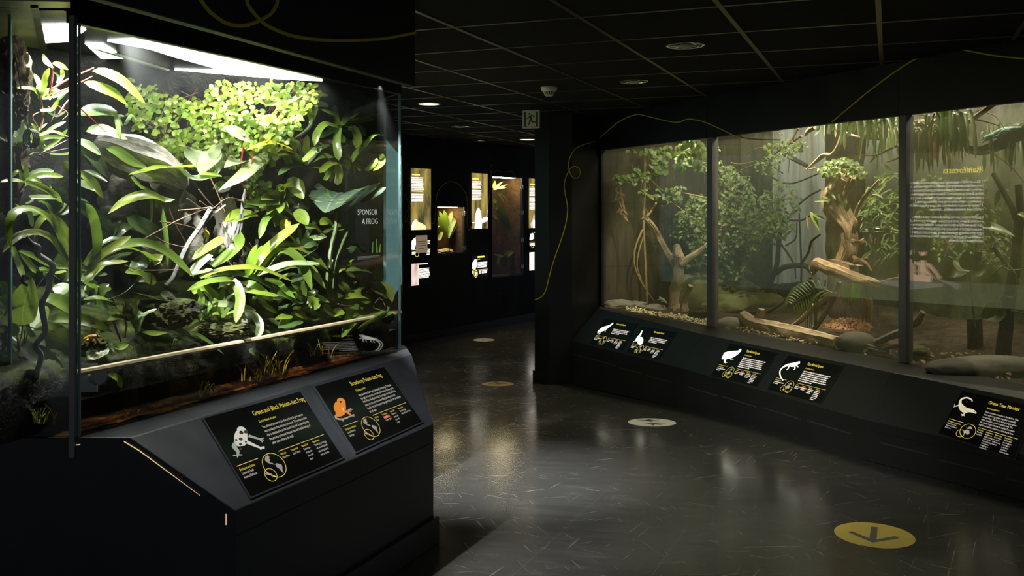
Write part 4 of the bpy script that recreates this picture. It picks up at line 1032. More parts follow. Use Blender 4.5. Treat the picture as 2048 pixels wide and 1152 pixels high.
info_panel('information_panel', 'black panel about the orange strawberry poison-dart frog, on the tank plinth', L3([(629,774),(768,735),(844,844),(711,905)]), 0.0025,
    'Strawberry Poison-dart Frog', 'Oophaga pumilio',
    ['Reproduction in these frogs is particularly interesting. The female', 'lays eggs on the ground, where the male fertilises and then guards', 'them. When the tadpoles hatch, they wriggle onto the back of the', 'parent and are carried to a water-filled plant where they will', 'develop. The female returns to lay eggs in the plant for the tadpoles', 'to feed upon.'],
    frog_red, [('Adult size', ['20mm']), ('Conservation', ['Vulnerable', 'in some regions']), ('Natural diet', ['Carnivorous -', 'eats ants and', 'other small', 'insects']), ('Reproduction', ['Lays up to 6 eggs,', 'which hatch in 10-14 days'])],
    ['Central America,', 'Rainforest'], 'americas', 0.95, M['panel_g'], red=1, tsx=0.64, fit=(1.06,-.135,.642,.211))
H4 = [('Adult size', 2), ('Conservation', 2), ('Natural diet', 3), ('Reproduction', 6)]
SP = [('backlit lizard panel nearest the column, white lizard raising its head', 0, [(1211,638),(1275,648),(1243,701),(1180,688)], 'Cone-headed Lizard', '', 4, liz_a, 'americas', -1),
      ('backlit panel with a white and green crested lizard, second from the column', 0, [(1284,653),(1354,665),(1316,720),(1253,705)], 'Blue-headed Anole', '', 4, liz_b, 'americas', -1),
      ('backlit iguana panel whose white iguana is cut off at the panel edge', 1, [(1461,687),(1554,706),(1513,773),(1422,752)], 'Fijian Banded Iguana', 'Brachylophus fasciatus', 6, liz_c, 'oceania2', 1),
      ('backlit iguana panel whose iguana has a long curling tail', 1, [(1577,711),(1687,733),(1641,808),(1535,779)], 'Fijian Banded Iguana', 'Brachylophus fasciatus', 6, liz_d, 'oceania2', 1)]
for lab, i, c, ti, la, bd, dr, mk, rd in SP:
    info_panel('information_panel', lab, S3(i, c), 0.0025, ti, la, bd, dr, H4, 2, mk, 1.35, M['panel_s'], red=rd, tsx=0.7)
info_panel('information_panel', 'backlit green tree monitor panel at the right edge of the picture', S3(2, [(1925,782),(2068,813),(2030,918),(1878,866)]), 0.0025,
    'Green Tree Monitor', 'Varanus prasinus',
    ['These monitors are active in the daytime. They', 'vision and a long tongue that they continually', "surroundings. The lizard's forked tongue allows", 'which direction a scent is coming from. The', 'the closest living relatives to snakes. One major', 'lizards and snakes, however, is that lizards have'],
    liz_e, [('Adult size', ['90cm from', 'head to tail']), ('Conservation', ['Numbers are', 'rapidly declining', 'in the wild but', 'captive breeding', 'of the species', 'is beginning to', 'be successful']), ('Natural diet', ['Carnivorous -', 'eats insects,', 'birds and small', 'mammals']), ('Reproduction', ['Females often', 'up to 5 eggs at a', 'buries eggs in', 'on the forest', 'which hatch', '5-6 months later'])],
    ['New Guinea and', 'surrounding islands,', 'Rainforest'], 'oceania', 1.15, M['panel_s'], tsx=0.82, ital=0.12, tx=.42, fit=(.86,0,.92,.03))

# ---------------------------------------------------------------- lit panels on the far wall
def glowpic(name, a, b, s, hot=0.6):
    t = NT(name); n1 = t.noise(t.coord('World', (1,1,0.35)), 9.0, 3, 0.5); n2 = t.noise(t.coord('World', (1,1,0.5)), 4, 2)
    c = t.ramp(t.math('ADD', t.math('MULTIPLY', n1, 0.6), t.math('MULTIPLY', n2, 0.4)), [(0.38, a), (0.62, b)])
    e = t.n('Emission'); t.l(c, e.inputs[0]); e.inputs[1].default_value = s; m = t.done(e.outputs[0]); return m
M['pic_gold'] = glowpic('picture_gold_blur', (0.10,0.09,0.045), (0.85,0.62,0.16), 0.62)
M['pic_dark'] = plain('picture_dark', (0.008,0.012,0.010), 0.3)
M['pic_pink'] = glowpic('picture_pink', (0.35,0.15,0.12), (1.0,0.85,0.75), 1.1)
WT = em('far_text', (1.0,0.93,0.80), 2.2); YT = em('far_title', (1.0,0.86,0.10), 1.6); HOT = em('far_white', (1.0,0.92,0.80), 3.0); PALE = em('far_pale', (1.0,0.80,0.35), 1.5)
def wall_panel(px0, px1, ytl, ybl, label, draw, mat, group=None):
    """ytl,ybl : top and bottom pixel rows at the left edge"""
    a = PF(px0, ybl); b = PF(px0, ytl); s1 = PF(px1, 450)
    br = V((s1.x, s1.y, a.z)); tr = V((s1.x, s1.y, b.z)); W, H, Qm, n = frame4(b, tr, br, a, 0.012)
    t = thing('wall_panel', label, 'wall panel', (a+br)/2, group)
    m = MB(); m.hexa([Qm(0,0,-.011),Qm(W,0,-.011),Qm(W,H,-.011),Qm(0,H,-.011)], [Qm(0,0),Qm(W,0),Qm(W,H),Qm(0,H)]); obj('lit_face', m, mat, t, smooth=False)
    L = {}
    def R(k, x0, y0, x1, y1, o=.001): L.setdefault(k, MB()).add([Qm(W*x0,H*y0,o),Qm(W*x1,H*y0,o),Qm(W*x1,H*y1,o),Qm(W*x0,H*y1,o)], [(0,1,2,3)])
    def P(k, pts, o=.001): L.setdefault(k, MB()).add([Qm(W*x,H*y,o) for x, y in pts], [tuple(range(len(pts)))])
    def T(k, x, y, w_, rows, lh): bars(L.setdefault(k, MB()), W*x, H*y, W*w_, rows, H*lh, Qm, .001, random.Random(px0), .9, .55)
    def C(k, x, y, r, r0=0): disc_on(L.setdefault(k, MB()), (W*x, H*y), r*H, lambda u, v, o: Qm(u, v, o), .001, 1, 24, r0*H)
    draw(R, P, T, C)
    mats = {'text': WT, 'title_text': YT, 'bright_picture': HOT, 'pale_picture': PALE, 'map_ring': YT, 'pink_picture': M['pic_pink'], 'notice': M['notice'], 'notice_text': M['disc_dark']}
    for k, mm in L.items(): obj(k, mm, mats[k], t, smooth=False)
    return t
M['notice'] = emis('backlit_paper_notice', (0.34,0.26,0.17), 0.62)
def d1_(R, P, T, C):
    R('title_text', .02,.885,.42,.905); T('text', 0,.84,.62,9,.027); T('text', 0,.57,.62,5,.027)
    P('pale_picture', [(.0,.0),(.75,.0),(.72,.06),(.5,.11),(.25,.14),(.1,.08),(0,.07)], .001); P('bright_picture', [(.0,.05),(.05,.12),(.2,.17),(.3,.16),(.15,.1),(.22,.03),(.12,.02)], .0016)
def d2_(R, P, T, C):
    P('bright_picture', [(0,.4),(.02,.75),(.2,.9),(.22,.6),(.15,.35)]); R('notice', .22,.2,.82,.97,.003); R('notice_text', .3,.7,.74,.72,.0036); R('notice_text', .32,.6,.7,.62,.0036); R('notice_text', .3,.5,.74,.53,.0036); R('notice_text', .34,.38,.66,.40,.0036)
    T('text', .84,.7,.14,3,.06); T('text', .02,.22,.18,2,.07); T('text', .8,.28,.18,4,.06); R('title_text', 0,.345,.99,.36); C('map_ring', .28,.16,.13,.115)
def d3_(R, P, T, C):
    R('pink_picture', 0,0,.38,.96); R('title_text', .4,.9,.85,.95); T('text', .4,.7,.56,9,.05)
def d4_(R, P, T, C):
    R('title_text', .0,.885,.4,.91); T('text', 0,.84,.6,5,.028); T('text', 0,.68,.6,7,.028)
    P('bright_picture', [(.14,0),(.6,0),(.62,.1),(.85,.12),(.98,.14),(1.0,.2),(.85,.21),(.7,.19),(.6,.16),(.55,.3),(.42,.38),(.28,.34),(.18,.22),(.18,.1)]); P('pale_picture', [(.94,.22),(.99,.34),(.97,.34),(.9,.22)]); P('bright_picture', [(0,.1),(.15,.11),(.15,.12),(0,.115)])
def d5_(R, P, T, C):
    P('bright_picture', [(0,.45),(.05,.7),(.2,.85),(.34,.8),(.3,.5),(.2,.36),(.06,.4)]); R('title_text', .36,.9,.78,.97); R('title_text', .36,.82,.52,.85); T('text', .36,.66,.6,5,.055); R('title_text', .0,.335,.99,.35)
    C('map_ring', .25,.17,.16,.14); P('bright_picture', [(.2,.1),(.28,.08),(.3,.25),(.22,.27)]); T('text', .02,.27,.1,2,.06); T('text', .45,.27,.12,3,.05); T('text', .62,.27,.34,3,.05)
def d6_(R, P, T, C):
    R('title_text', .02,.87,.9,.90); T('text', 0,.82,.95,7,.028); T('text', 0,.6,.95,9,.028); P('pink_picture', [(.2,.0),(.7,.0),(.95,.08),(.7,.18),(.5,.3),(.35,.18),(.1,.08)], .001); P('bright_picture', [(.4,0),(.6,0),(.7,.08),(.5,.2),(.35,.1)], .0016)
def d7_(R, P, T, C):
    P('bright_picture', [(0,.5),(.1,.85),(.4,.9),(.5,.6),(.3,.5)]); R('title_text', .55,.9,.95,.96); T('text', .6,.75,.4,6,.05); R('title_text', 0,.36,.99,.38); C('map_ring', .35,.15,.13,.11); T('text', .02,.27,.9,3,.06)
def d8_(R, P, T, C):
    R('bright_picture', 0,0,.55,1); R('title_text', .6,.92,.95,.97); T('text', .62,.75,.36,9,.05)
wall_panel(821.5, 860.5, 336, 460, 'tall gold backlit panel on the far wall, just right of the tank corner', d1_, M['pic_gold'])
wall_panel(821.5, 859.5, 470, 516, 'dark lit panel with a paper notice taped over it on the far wall', d2_, M['pic_dark'])
wall_panel(821, 859.5, 526, 572, 'dark lit panel with a pink photograph, lowest beside the tank corner', d3_, M['pic_dark'])
wall_panel(943, 974, 346, 457.5, 'tall gold backlit panel with a white shape between the two small vivariums', d4_, M['pic_gold'])
wall_panel(942, 974, 512, 556, 'small dark lit panel low between the two wall vivariums', d5_, M['pic_dark'])
wall_panel(1057.5, 1075, 357, 456, 'tall lit text panel on the far wall, partly hidden by the column', d6_, M['pic_gold'])
wall_panel(1057.5, 1075, 463, 497, 'small lit panel with a map beside the column, middle of three', d7_, M['pic_dark'])
wall_panel(1057.5, 1075, 505, 541, 'small lit panel with a white picture beside the column, lowest of three', d8_, M['pic_dark'])

# ---------------------------------------------------------------- two vivariums let into the far wall
def vivarium(H_, depth, label, back):
    s0, s1, z0, z1 = H_; a = FWP+FWD*s0; b = FWP+FWD*s1
    t = thing('wall_vivarium', label, 'vivarium', up((a+b)/2-FWN*0.05, z0))
    m = MB(); o = -FWN*0.052
    P = lambda s, d, z: FWP+FWD*s-FWN*d+V((0,0,z))
    for q in ([P(s0,.05,z0),P(s1,.05,z0),P(s1,depth,z0),P(s0,depth,z0)], [P(s0,.05,z1),P(s1,.05,z1),P(s1,depth,z1),P(s0,depth,z1)], [P(s0,depth,z0),P(s1,depth,z0),P(s1,depth,z1),P(s0,depth,z1)], [P(s0,.05,z0),P(s0,depth,z0),P(s0,depth,z1),P(s0,.05,z1)], [P(s1,.05,z0),P(s1,depth,z0),P(s1,depth,z1),P(s1,.05,z1)]):
        c = sum(q, V())/4; ctr = (P(s0,.05,z0)+P(s1,depth,z1))/2; d = (c-ctr).normalized()*0.012
        m.hexa(q, [k+d for k in q])
    obj('case', m, back, t, smooth=False)
    m = MB(); m.hexa([P(s0+.004,-.004,z0),P(s1-.03,-.004,z0),P(s1-.03,-.004,z1),P(s0+.004,-.004,z1)], [P(s0+.004,.004,z0),P(s1-.03,.004,z0),P(s1-.03,.004,z1),P(s0+.004,.004,z1)]); door = obj('door_glass', m, M['glass_far'], t, smooth=False)
    m = MB()
    for (x0, x1, a0, a1) in ((s0,s0+.012,z0,z1),(s1-.035,s1,z0,z1),(s0,s1,z1-.014,z1),(s0,s1,z0,z0+.02)):
        m.hexa([P(x0,-.006,a0),P(x1,-.006,a0),P(x1,-.006,a1),P(x0,-.006,a1)], [P(x0,.02,a0),P(x1,.02,a0),P(x1,.02,a1),P(x0,.02,a1)])
    obj('frame', m, M['skirt'], t, smooth=False)
    m = MB(); zz = z1-.017
    m.hexa([P(s0+.03,.08,zz),P(s1-.08,.08,zz),P(s1-.08,.25,zz),P(s0+.03,.25,zz)], [P(s0+.03,.08,zz+.015),P(s1-.08,.08,zz+.015),P(s1-.08,.25,zz+.015),P(s0+.03,.25,zz+.015)]); obj('lamp', m, M['lamp_warm'], t, smooth=False)
    for z in ([z0+.12*(z1-z0), z0+.85*(z1-z0)] if z1-z0 < 0.8 else [z0+k*(z1-z0) for k in (.09,.36,.64,.9)]):
        m = MB(); x = s1-.075
        m.hexa([P(x,-.014,z-.025),P(x+.03,-.014,z-.025),P(x+.03,-.014,z+.025),P(x,-.014,z+.025)], [P(x,-.006,z-.025),P(x+.03,-.006,z-.025),P(x+.03,-.006,z+.025),P(x,-.006,z+.025)])
        m.hexa([P(x+.04,-.016,z-.03),P(x+.07,-.016,z-.03),P(x+.07,-.016,z+.03),P(x+.04,-.016,z+.03)], [P(x+.04,-.006,z-.03),P(x+.07,-.006,z-.03),P(x+.07,-.006,z+.03),P(x+.04,-.006,z+.03)]); obj('hinge', m, M['steel'], door, smooth=False)
    return t, P
amb = rockmat('amber_back', (0.010,0.005,0.001), (0.11,0.052,0.008), None, 0, 6, 0.7)
vivarium(H1, .45, 'small square lit vivarium with a bromeliad let into the far wall', amb)
vivarium(H2, .45, 'tall lit vivarium with staghorn ferns let into the far wall', amb)
def FL_(lst, d): return [PF(865+x/5.238, 340+y/5.238, -d) for x, y in lst]
def farplant(name, label, cat, leaves, d, mat, stems=()):
    b = FL_([leaves[0][1][0]], d)[0]; t = thing(name, label, cat, b); m = MB()
    for kind, pts, w_ in leaves: leaf(m, FL_(pts, d+random.uniform(-.05,.05)), w_/5.238/F*12.8, kind, n=9)
    obj('foliage', m, M[mat], t)
farplant('bromeliad', 'green bromeliad inside the small wall vivarium', 'plant', [('strap', [(155,710),(120,560),(70,430)], 26), ('strap', [(155,710),(150,560),(120,420)], 26), ('strap', [(158,710),(165,580),(205,430)], 26), ('strap', [(158,710),(200,590),(290,410)], 26), ('strap', [(158,710),(225,600),(240,500)], 24), ('strap', [(155,710),(110,620),(55,540)], 22), ('lance', [(130,620),(80,590),(55,600)], 20), ('strap', [(100,650),(80,700),(60,740)], 20), ('strap', [(150,700),(90,560),(60,490)], 22)], .22, 'lf_bright')
m = MB(); p = FL_([(130,855)], .12)[0]; p.z = H1[2]+.035; m.blob(p, (.11,.08,.04), 3, .3, 3, 4); o = obj('rock', m, M['litter']); tag(o, 'pale yellow rock on the floor of the small wall vivarium', 'rock')
farplant('staghorn_fern', 'bright staghorn fern at the top of the tall wall vivarium', 'plant', [('lance', [(640,210),(690,190),(790,150)], 16), ('lance', [(640,210),(700,150),(740,120)], 16), ('lance', [(640,200),(650,150),(655,110)], 20), ('lance', [(680,240),(720,290),(755,370)], 14), ('lance', [(690,230),(750,280),(805,345)], 7), ('lance', [(640,190),(710,190),(780,185)], 14), ('ovate', [(635,320),(660,340),(690,390)], 30), ('ovate', [(635,350),(650,370),(670,405)], 24)], .2, 'lf_bright')
farplant('climbing_monstera', 'dark big-leaved climber hanging in the middle of the tall wall vivarium', 'plant', [('ovate', [(690,380),(730,480),(815,640)], 60), ('ovate', [(650,400),(720,430),(790,510)], 45), ('ovate', [(632,480),(655,495),(680,510)], 30)], .25, 'lf_mid')
farplant('low_monstera', 'monstera with cut leaves low in the tall wall vivarium', 'plant', [('monstera', [(740,900),(745,950),(760,1030)], 55), ('monstera', [(780,900),(830,860),(880,840)], 30), ('lance', [(740,900),(690,900),(640,880)], 22), ('lance', [(780,900),(800,920),(825,945)], 16), ('lance', [(700,905),(690,960),(680,1000)], 20)], .15, 'lf_mid')

# ---------------------------------------------------------------- rainforest picture and teal panel behind the tank
def MP(s, z, o=0.0): return MU0+MUD*s+MUN*o+V((0,0,z))
t = thing('rainforest_mural', 'lit rainforest picture behind the planted tank, seen mirrored in the widest window', 'wall panel', MP(1.2,0.55))
m = MB(); m.hexa([MP(.2,.58,.001),MP(2.35,.58,.001),MP(2.35,2.02,.001),MP(.2,2.02,.001)], [MP(.2,.58,.02),MP(2.35,.58,.02),MP(2.35,2.02,.02),MP(.2,2.02,.02)])
def mural():
    t = NT('mural_forest'); n1 = t.noise(t.coord('World', (1,1,0.6)), 5, 5, 0.65); sp = t.n('SeparateXYZ'); t.l(t.coord('World'), sp.inputs[0])
    c = t.ramp(n1, [(0.35, (0.10,0.10,0.03)), (0.6, (0.42,0.40,0.12)), (0.75, (0.7,0.66,0.35))])
    k = t.math('LESS_THAN', sp.outputs[2], 0.80); c = t.mix(k, c, (0.55,0.58,0.30))
    e = t.n('Emission'); t.l(c, e.inputs[0]); e.inputs[1].default_value = 1.1; return t.done(e.outputs[0])
obj('lit_face', m, mural(), t, smooth=False)
MX = lambda x, y, o=0.0: MP(x, y, .0215+o)
m = MB(); text_on(m, 'Rainforests', .80, 1.815, .085, MX, 0, .9, res=3); obj('title_text', m, em('mural_title', (1.0,0.82,0.08), 10.0), t, smooth=False)
m = MB()
for k, s in enumerate(["The world's magnificent rainforests shelter an", 'incredible variety of wildlife. Rainforests form', 'a thin, but now fragmented, green belt around', "the Earth's equator. Their dense vegetation", 'supports a huge diversity of animal and plant', 'species, with many as yet undiscovered.', 'They are also home to unique people with', 'rich and irreplaceable cultures.', '', "Rainforests cover just six per cent of the", "world's land but yet they support over half", "of the world's land species. Rainforests are", 'important in helping to fight global warming', 'by absorbing greenhouse gases produced by', 'a whole range of things, from power plants', 'to human activities.']):
    if s: text_on(m, s, .80, 1.72-.0365*k, .039, MX, 0, .98, res=2)
obj('body_text', m, em('mural_text', (1,1,.92), 8.5), t, smooth=False)
sk = em('mural_skin', (0.85,0.55,0.36), 5.5); 
m = MB(); fr_ = lambda u, v, o: MX(u, v, .001)
for cx_, cz_, k in ((1.47,1.02,1.0),(1.34,1.01,.75)):
    stroke_on(m, [(cx_,cz_-.02),(cx_,cz_-.10),(cx_,cz_-.2)], [.03*k,.055*k,.05*k], fr_, .001); disc_on(m, (cx_, cz_+.05), .042*k, fr_, .001)
    stroke_on(m, [(cx_-.06*k,cz_-.05),(cx_-.15*k,cz_-.12),(cx_-.22*k,cz_-.19)], [.014,.013,.012], fr_, .001); stroke_on(m, [(cx_-.08,cz_-.2),(cx_+.1,cz_-.2)], [.028,.028], fr_, .001)
obj('paddlers_print', m, sk, t, smooth=False)
m = MB(); 
for cx_, cz_, k in ((1.47,1.02,1.0),(1.34,1.01,.75)): disc_on(m, (cx_, cz_+.078), .034*k, lambda u, v, o: MX(u, v, .002), .002)
obj('hair_print', m, em('mural_hair', (0.2,0.2,0.35), 1.0), t, smooth=False)
m = MB(); stroke_on(m, [(1.75,.76),(1.45,.74),(1.15,.76)], [.02,.04,.015], fr_, .001); stroke_on(m, [(1.45,.90),(1.15,.80),(1.0,.75)], [.008,.008,.03], fr_, .001); obj('canoe_print', m, em('mural_canoe', (0.65,0.62,0.55), 2.2), t, smooth=False)
# teal backlit panel
m = MB(); m.hexa([MP(2.55,.62,.001),MP(5.4,.62,.001),MP(5.4,2.08,.001),MP(2.55,2.08,.001)], [MP(2.55,.62,.02),MP(5.4,.62,.02),MP(5.4,2.08,.02),MP(2.55,2.08,.02)])
tag(obj('teal_panel', m, emis('teal_light', (0.20,0.42,0.42), 0.5), smooth=False), 'pale teal lit panel seen edge-on through the tank corner glass', 'wall panel')
# sponsor sign behind the rear glass
a = at(712, 522, 4.96); b = at(764, 398, 5.12); ux2 = V((b.x-a.x, b.y-a.y, 0)); tr2 = b; tl2 = V((a.x, a.y, b.z)); br2 = V((b.x, b.y, a.z))
W, H, Qm, n = frame4(tl2, tr2, br2, a, 0.0)
t = thing('sponsor_sign', 'dark sign reading SPONSOR A FROG behind the rear glass of the planted tank', 'sign', (a+br2)/2)
m = MB(); m.hexa([Qm(0,0,-.006),Qm(W,0,-.006),Qm(W,H,-.006),Qm(0,H,-.006)], [Qm(0,0),Qm(W,0),Qm(W,H),Qm(0,H)]); obj('board', m, plain('sign_grey', (0.045,0.05,0.045), 0.5), t, smooth=False)
wt = em('sponsor_text', (0.85,0.85,0.78), 0.75)
m = MB(); text_on(m, 'SPONSOR', W*.05, H*.74, H*.13, Qm, .001, .80); text_on(m, 'A FROG', W*.22, H*.59, H*.13, Qm, .001, .80); obj('sign_text', m, wt, t, smooth=False)
m = MB(); stroke_on(m, [(W*.62,H*.12),(W*.64,H*.3)], [.004,.002], lambda u, v, o: Qm(u, v, .001), .001); stroke_on(m, [(W*.8,H*.12),(W*.78,H*.34)], [.006,.002], lambda u, v, o: Qm(u, v, .001), .001); stroke_on(m, [(W*.9,H*.12),(W*.93,H*.26)], [.006,.002], lambda u, v, o: Qm(u, v, .001), .001)
obj('grass_print', m, em('sponsor_green', (0.2,0.45,0.06), 0.6), t, smooth=False)
m = MB(); bars(m, W*.05, H*.06, W*.9, 3, H*.02, Qm, .001, random.Random(5)); obj('small_print', m, em('sponsor_small', (0.5,0.5,0.45), 0.35), t, smooth=False)
# ---------------------------------------------------------------- plants of the left tank
# pixel readings are lifted to points at a stated depth behind the front glass, so every leaf has its own distance
def TP(pts, d, arch=0.0):
    n = len(pts); out = []
    for i, (x, y) in enumerate(pts):
        k = i/(n-1); dd = d if not isinstance(d, tuple) else d[0]*(1-k)+d[1]*k
        dd += arch*math.sin(k*math.pi)
        lim = 0.60 if x < 500 else max(0.05, 0.60-(x-500)*0.0017)
        out.append(PT(x, y, max(0.035, min(dd, lim))))
    return out
Z1 = lambda *p: [(x/3.84, y/3.84) for x, y in p]
Z2 = lambda *p: [(400+x/3.84, 100+y/3.84) for x, y in p]
Z3 = lambda *p: [(x/3.84, 280+y/3.84) for x, y in p]
Z4 = lambda *p: [(400+x/3.84, 350+y/3.84) for x, y in p]
Z5_ = lambda *p: [(x/3.84, 550+y/3.84) for x, y in p]
Z6 = lambda *p: [(400+x/3.84, 600+y/3.84) for x, y in p]
def plant(name, label, mat, leaves, stems=(), smat='stem_green', cat='plant', group=None, part='foliage', spart='stem', fn=TP):
    P0 = None; mats = {}; sm = MB(); rq = random.Random(label)
    if fn is TP and len(leaves) > 4 and name in ('philodendron','bromeliad','strap_leaf_plant','pothos','glossy_climber','water_pothos','hanging_strap_plant'):
        extra = []                     # fill leaves of the same plant, smaller, further back, often in darker tones
        for L in leaves:
            if rq.random() < .75 and L[0] not in ('heart','monstera'):
                bx, by = L[3][0]; k = rq.uniform(.5,.85); a = rq.uniform(-.7,.7); ca, sa_ = math.cos(a), math.sin(a); ox, oy = rq.uniform(-16,16), rq.uniform(-14,14)
                pts = [(bx+ox+k*((x-bx)*ca-(y-by)*sa_), by+oy+k*((x-bx)*sa_+(y-by)*ca)) for x, y in L[3]]; d0 = L[2] if isinstance(L[2], tuple) else (L[2], L[2])
                extra.append((L[0], L[1]*rq.uniform(.6,.9), (d0[0]+.07+rq.random()*.1, d0[1]+.07+rq.random()*.1), pts, {'mat': rq.choice((L[4].get('mat', mat) if len(L) > 4 else mat, 'lf_mid', 'lf_dark'))}))
        leaves = list(leaves)+extra
    for L in leaves:
        kind, w_, d, pts = L[:4]; o = L[4] if len(L) > 4 else {}
        P = fn(pts, d, o.get('arch', 0.0)); mm = mats.setdefault(o.get('mat', mat), MB())
        if P0 is None: P0 = P[0]
        leaf(mm, P, w_*((0.80 if kind in ('strap','tongue') else 1.04) if fn is TP else 1.0)*P[len(P)//2].y/F, kind, o.get('nrm'), o.get('roll', random.uniform(-.35,.35)), o.get('fold', .2), o.get('cord'), 11 if kind != 'strap' else 16, o.get('wave', .07))
    for S_ in stems:
        w_, d, pts = S_[:3]; P = spline(fn(pts, d), max(8, 4*len(pts)))
        if P0 is None: P0 = P[0]
        r1 = w_*P[0].y/F; r2 = (S_[3] if len(S_) > 3 else w_*0.6)*P[0].y/F
        sm.tube(P, [r1+(r2-r1)*k/(len(P)-1) for k in range(len(P))], 6, True, 0.08)
    t = thing(name, label, cat, P0, group)
    for k, mm in mats.items(): obj(part if k == mat else 'other_tone_leaf', mm, M[k], t)  # leaves whose tone differs from the plant's main foliage
    if sm.f: obj(spart, sm, M[smat], t)
    return t
R_ = random.Random(11)
M['lf_mon'] = leafmat('leaf_monstera', (0.085,0.135,0.085), (0.14,0.24,0.07), 0.26, 0.12, 0.45, 0.6)
def spotleaf():
    t = NT('leaf_spotted'); n1 = t.noise(t.coord('World'), 120, 1, 0.4); c = t.ramp(n1, [(0.47, (0.42,0.46,0.03)), (0.5, (0.03,0.06,0.012))]); b = t.bsdf(c, 0.4); tl = t.n('BsdfTranslucent'); t.l(c, tl.inputs[0])
    mx = t.n('MixShader'); mx.inputs[0].default_value = .3; t.l(b, mx.inputs[1]); t.l(tl.outputs[0], mx.inputs[2]); return t.done(mx.outputs[0])
M['lf_spot'] = spotleaf()
# --- upper left
plant('philodendron', 'philodendron with red stalks and two big pointed leaves at the top left', 'lf_bright',
      [('ovate', 13, (.33,.25), Z1((705,545),(800,560),(950,640),(1120,800)), {'roll': .25, 'fold': .25}), ('lance', 11, (.33,.27), Z1((640,630),(760,670),(880,720),(985,815))),
       ('ovate', 7, .32, Z1((410,520),(350,470),(330,410)), {'mat': 'lf_pale'}), ('lance', 6, .32, Z1((400,485),(470,505),(525,535)))],
      [(2.3,.33,Z1((380,720),(400,620),(412,510))), (2.2,.33,Z1((405,680),(520,610),(720,520))), (1.8,.33,Z1((400,730),(560,660),(710,585))), (2.2,.33,Z1((450,880),(500,800),(525,770))), (1.8,.3,Z1((580,800),(690,900),(815,1015)),.6)], 'stem_red')
plant('bromeliad', 'pale green bromeliad perched on a branch in the top left corner', 'lf_brom',
      [('strap', 5, .36, Z1((310,740),(250,680),(125,675))), ('strap', 6, .36, Z1((310,735),(300,640),(260,565)),{'mat':'lf_pale'}), ('strap', 7, .36, Z1((320,735),(340,620),(380,520))), ('strap', 6, .34, Z1((325,740),(380,690),(470,700))),
       ('strap', 6, .36, Z1((400,750),(480,720),(530,690))), ('strap', 5, .36, Z1((310,850),(400,840),(455,755))), ('strap', 6, .34, Z1((330,740),(400,700),(425,720))), ('strap', 5, .37, Z1((440,640),(480,580),(470,520)))],
      [(3,.37,Z1((310,740),(330,900),(310,1000))), (1.0,.36,Z1((300,860),(250,900),(300,1000),(270,1080))), (.9,.35,Z1((370,820),(420,860),(390,940))), (.9,.35,Z1((440,810),(520,870),(480,920)))], 'root_fibre', spart='root')
plant('philodendron', 'dark heart-leaved climber low on the bark at the left edge', 'lf_dark',
      [('heart', 17, .38, Z1((75,1060),(150,1080),(130,1130)), {'mat': 'lf_mid'}), ('heart', 17, .36, Z1((215,990),(150,1050),(90,1100))), ('heart', 16, .40, Z1((-40,990),(20,1050),(60,1090))), ('lance', 8, .40, Z1((100,880),(170,900),(215,980)),{'mat':'lf_mid'}), ('lance', 8, .42, Z1((60,880),(10,880),(-40,940)),{'mat':'lf_mid'})])
plant('bromeliad', 'spiky bromeliad with reaching narrow leaves left of the corner post', 'lf_brom',
      [('strap', 5, .30, Z1((330,1140),(280,1000),(235,940))), ('strap', 5, .29, Z1((320,1120),(380,1000),(510,930)),{'mat':'lf_pale'}), ('strap', 5, .28, Z1((300,1040),(400,1010),(530,1050))), ('strap', 5, .27, Z1((280,1140),(340,1060),(500,1055))), ('strap', 5, .28, Z1((340,1150),(440,1080),(520,990))), ('strap', 5, .3, Z1((260,1090),(240,1000),(260,960))), ('strap', 4, .3, Z3((250,70),(300,0),(360,-50)))],
      [(1.6,.3,Z3((320,100),(420,50),(520,0))), (1.6,.3,Z3((300,120),(400,90),(525,65)))], 'stem_brown')
plant('bromeliad', 'yellow-green bromeliad with a pinkish centre on the left trunk', 'lf_brom',
      [('strap', 7, .27, Z3((190,310),(200,240),(160,170)),{'mat':'lf_lime'}), ('strap', 8, .27, Z3((200,310),(280,250),(415,235)),{'mat':'lf_pale'}), ('strap', 8, .26, Z3((210,310),(330,270),(490,280))), ('strap', 8, .24, Z3((200,325),(320,360),(420,420),(478,485)),{'mat':'lf_lime'}), ('strap', 7, .27, Z3((180,320),(90,310),(0,325))), ('strap', 6, .27, Z3((180,310),(140,240),(90,290))), ('tongue', 8, .24, Z3((230,440),(340,440),(440,440))), ('strap', 6, .25, Z3((190,330),(260,300),(325,325)),{'mat':'lf_lime'}), ('strap', 6, .25, Z3((240,440),(270,390),(270,340)))],
      [(5,.28,Z3((190,320),(140,400),(150,450)),3)], 'stem_brown')
plant('glossy_climber', 'dark glossy oval leaf and folded strap just right of the post, near the top', 'lf_dark',
      [('ovate', 16, (.36,.30), Z1((900,855),(740,850),(585,880)), {'roll': .1}), ('ovate', 12, (.33,.28), Z1((660,1010),(800,1000),(980,1070)), {'mat': 'lf_pale'}), ('strap', 6, (.34,.28), Z1((800,900),(880,880),(905,960),(920,1075)), {'mat': 'lf_mid'}), ('strap', 5, .34, Z1((905,985),(910,900),(960,890)), {'mat':'lf_mid'}), ('strap', 5, .34, Z1((960,960),(1010,890),(1050,920)),{'mat':'lf_mid'})])
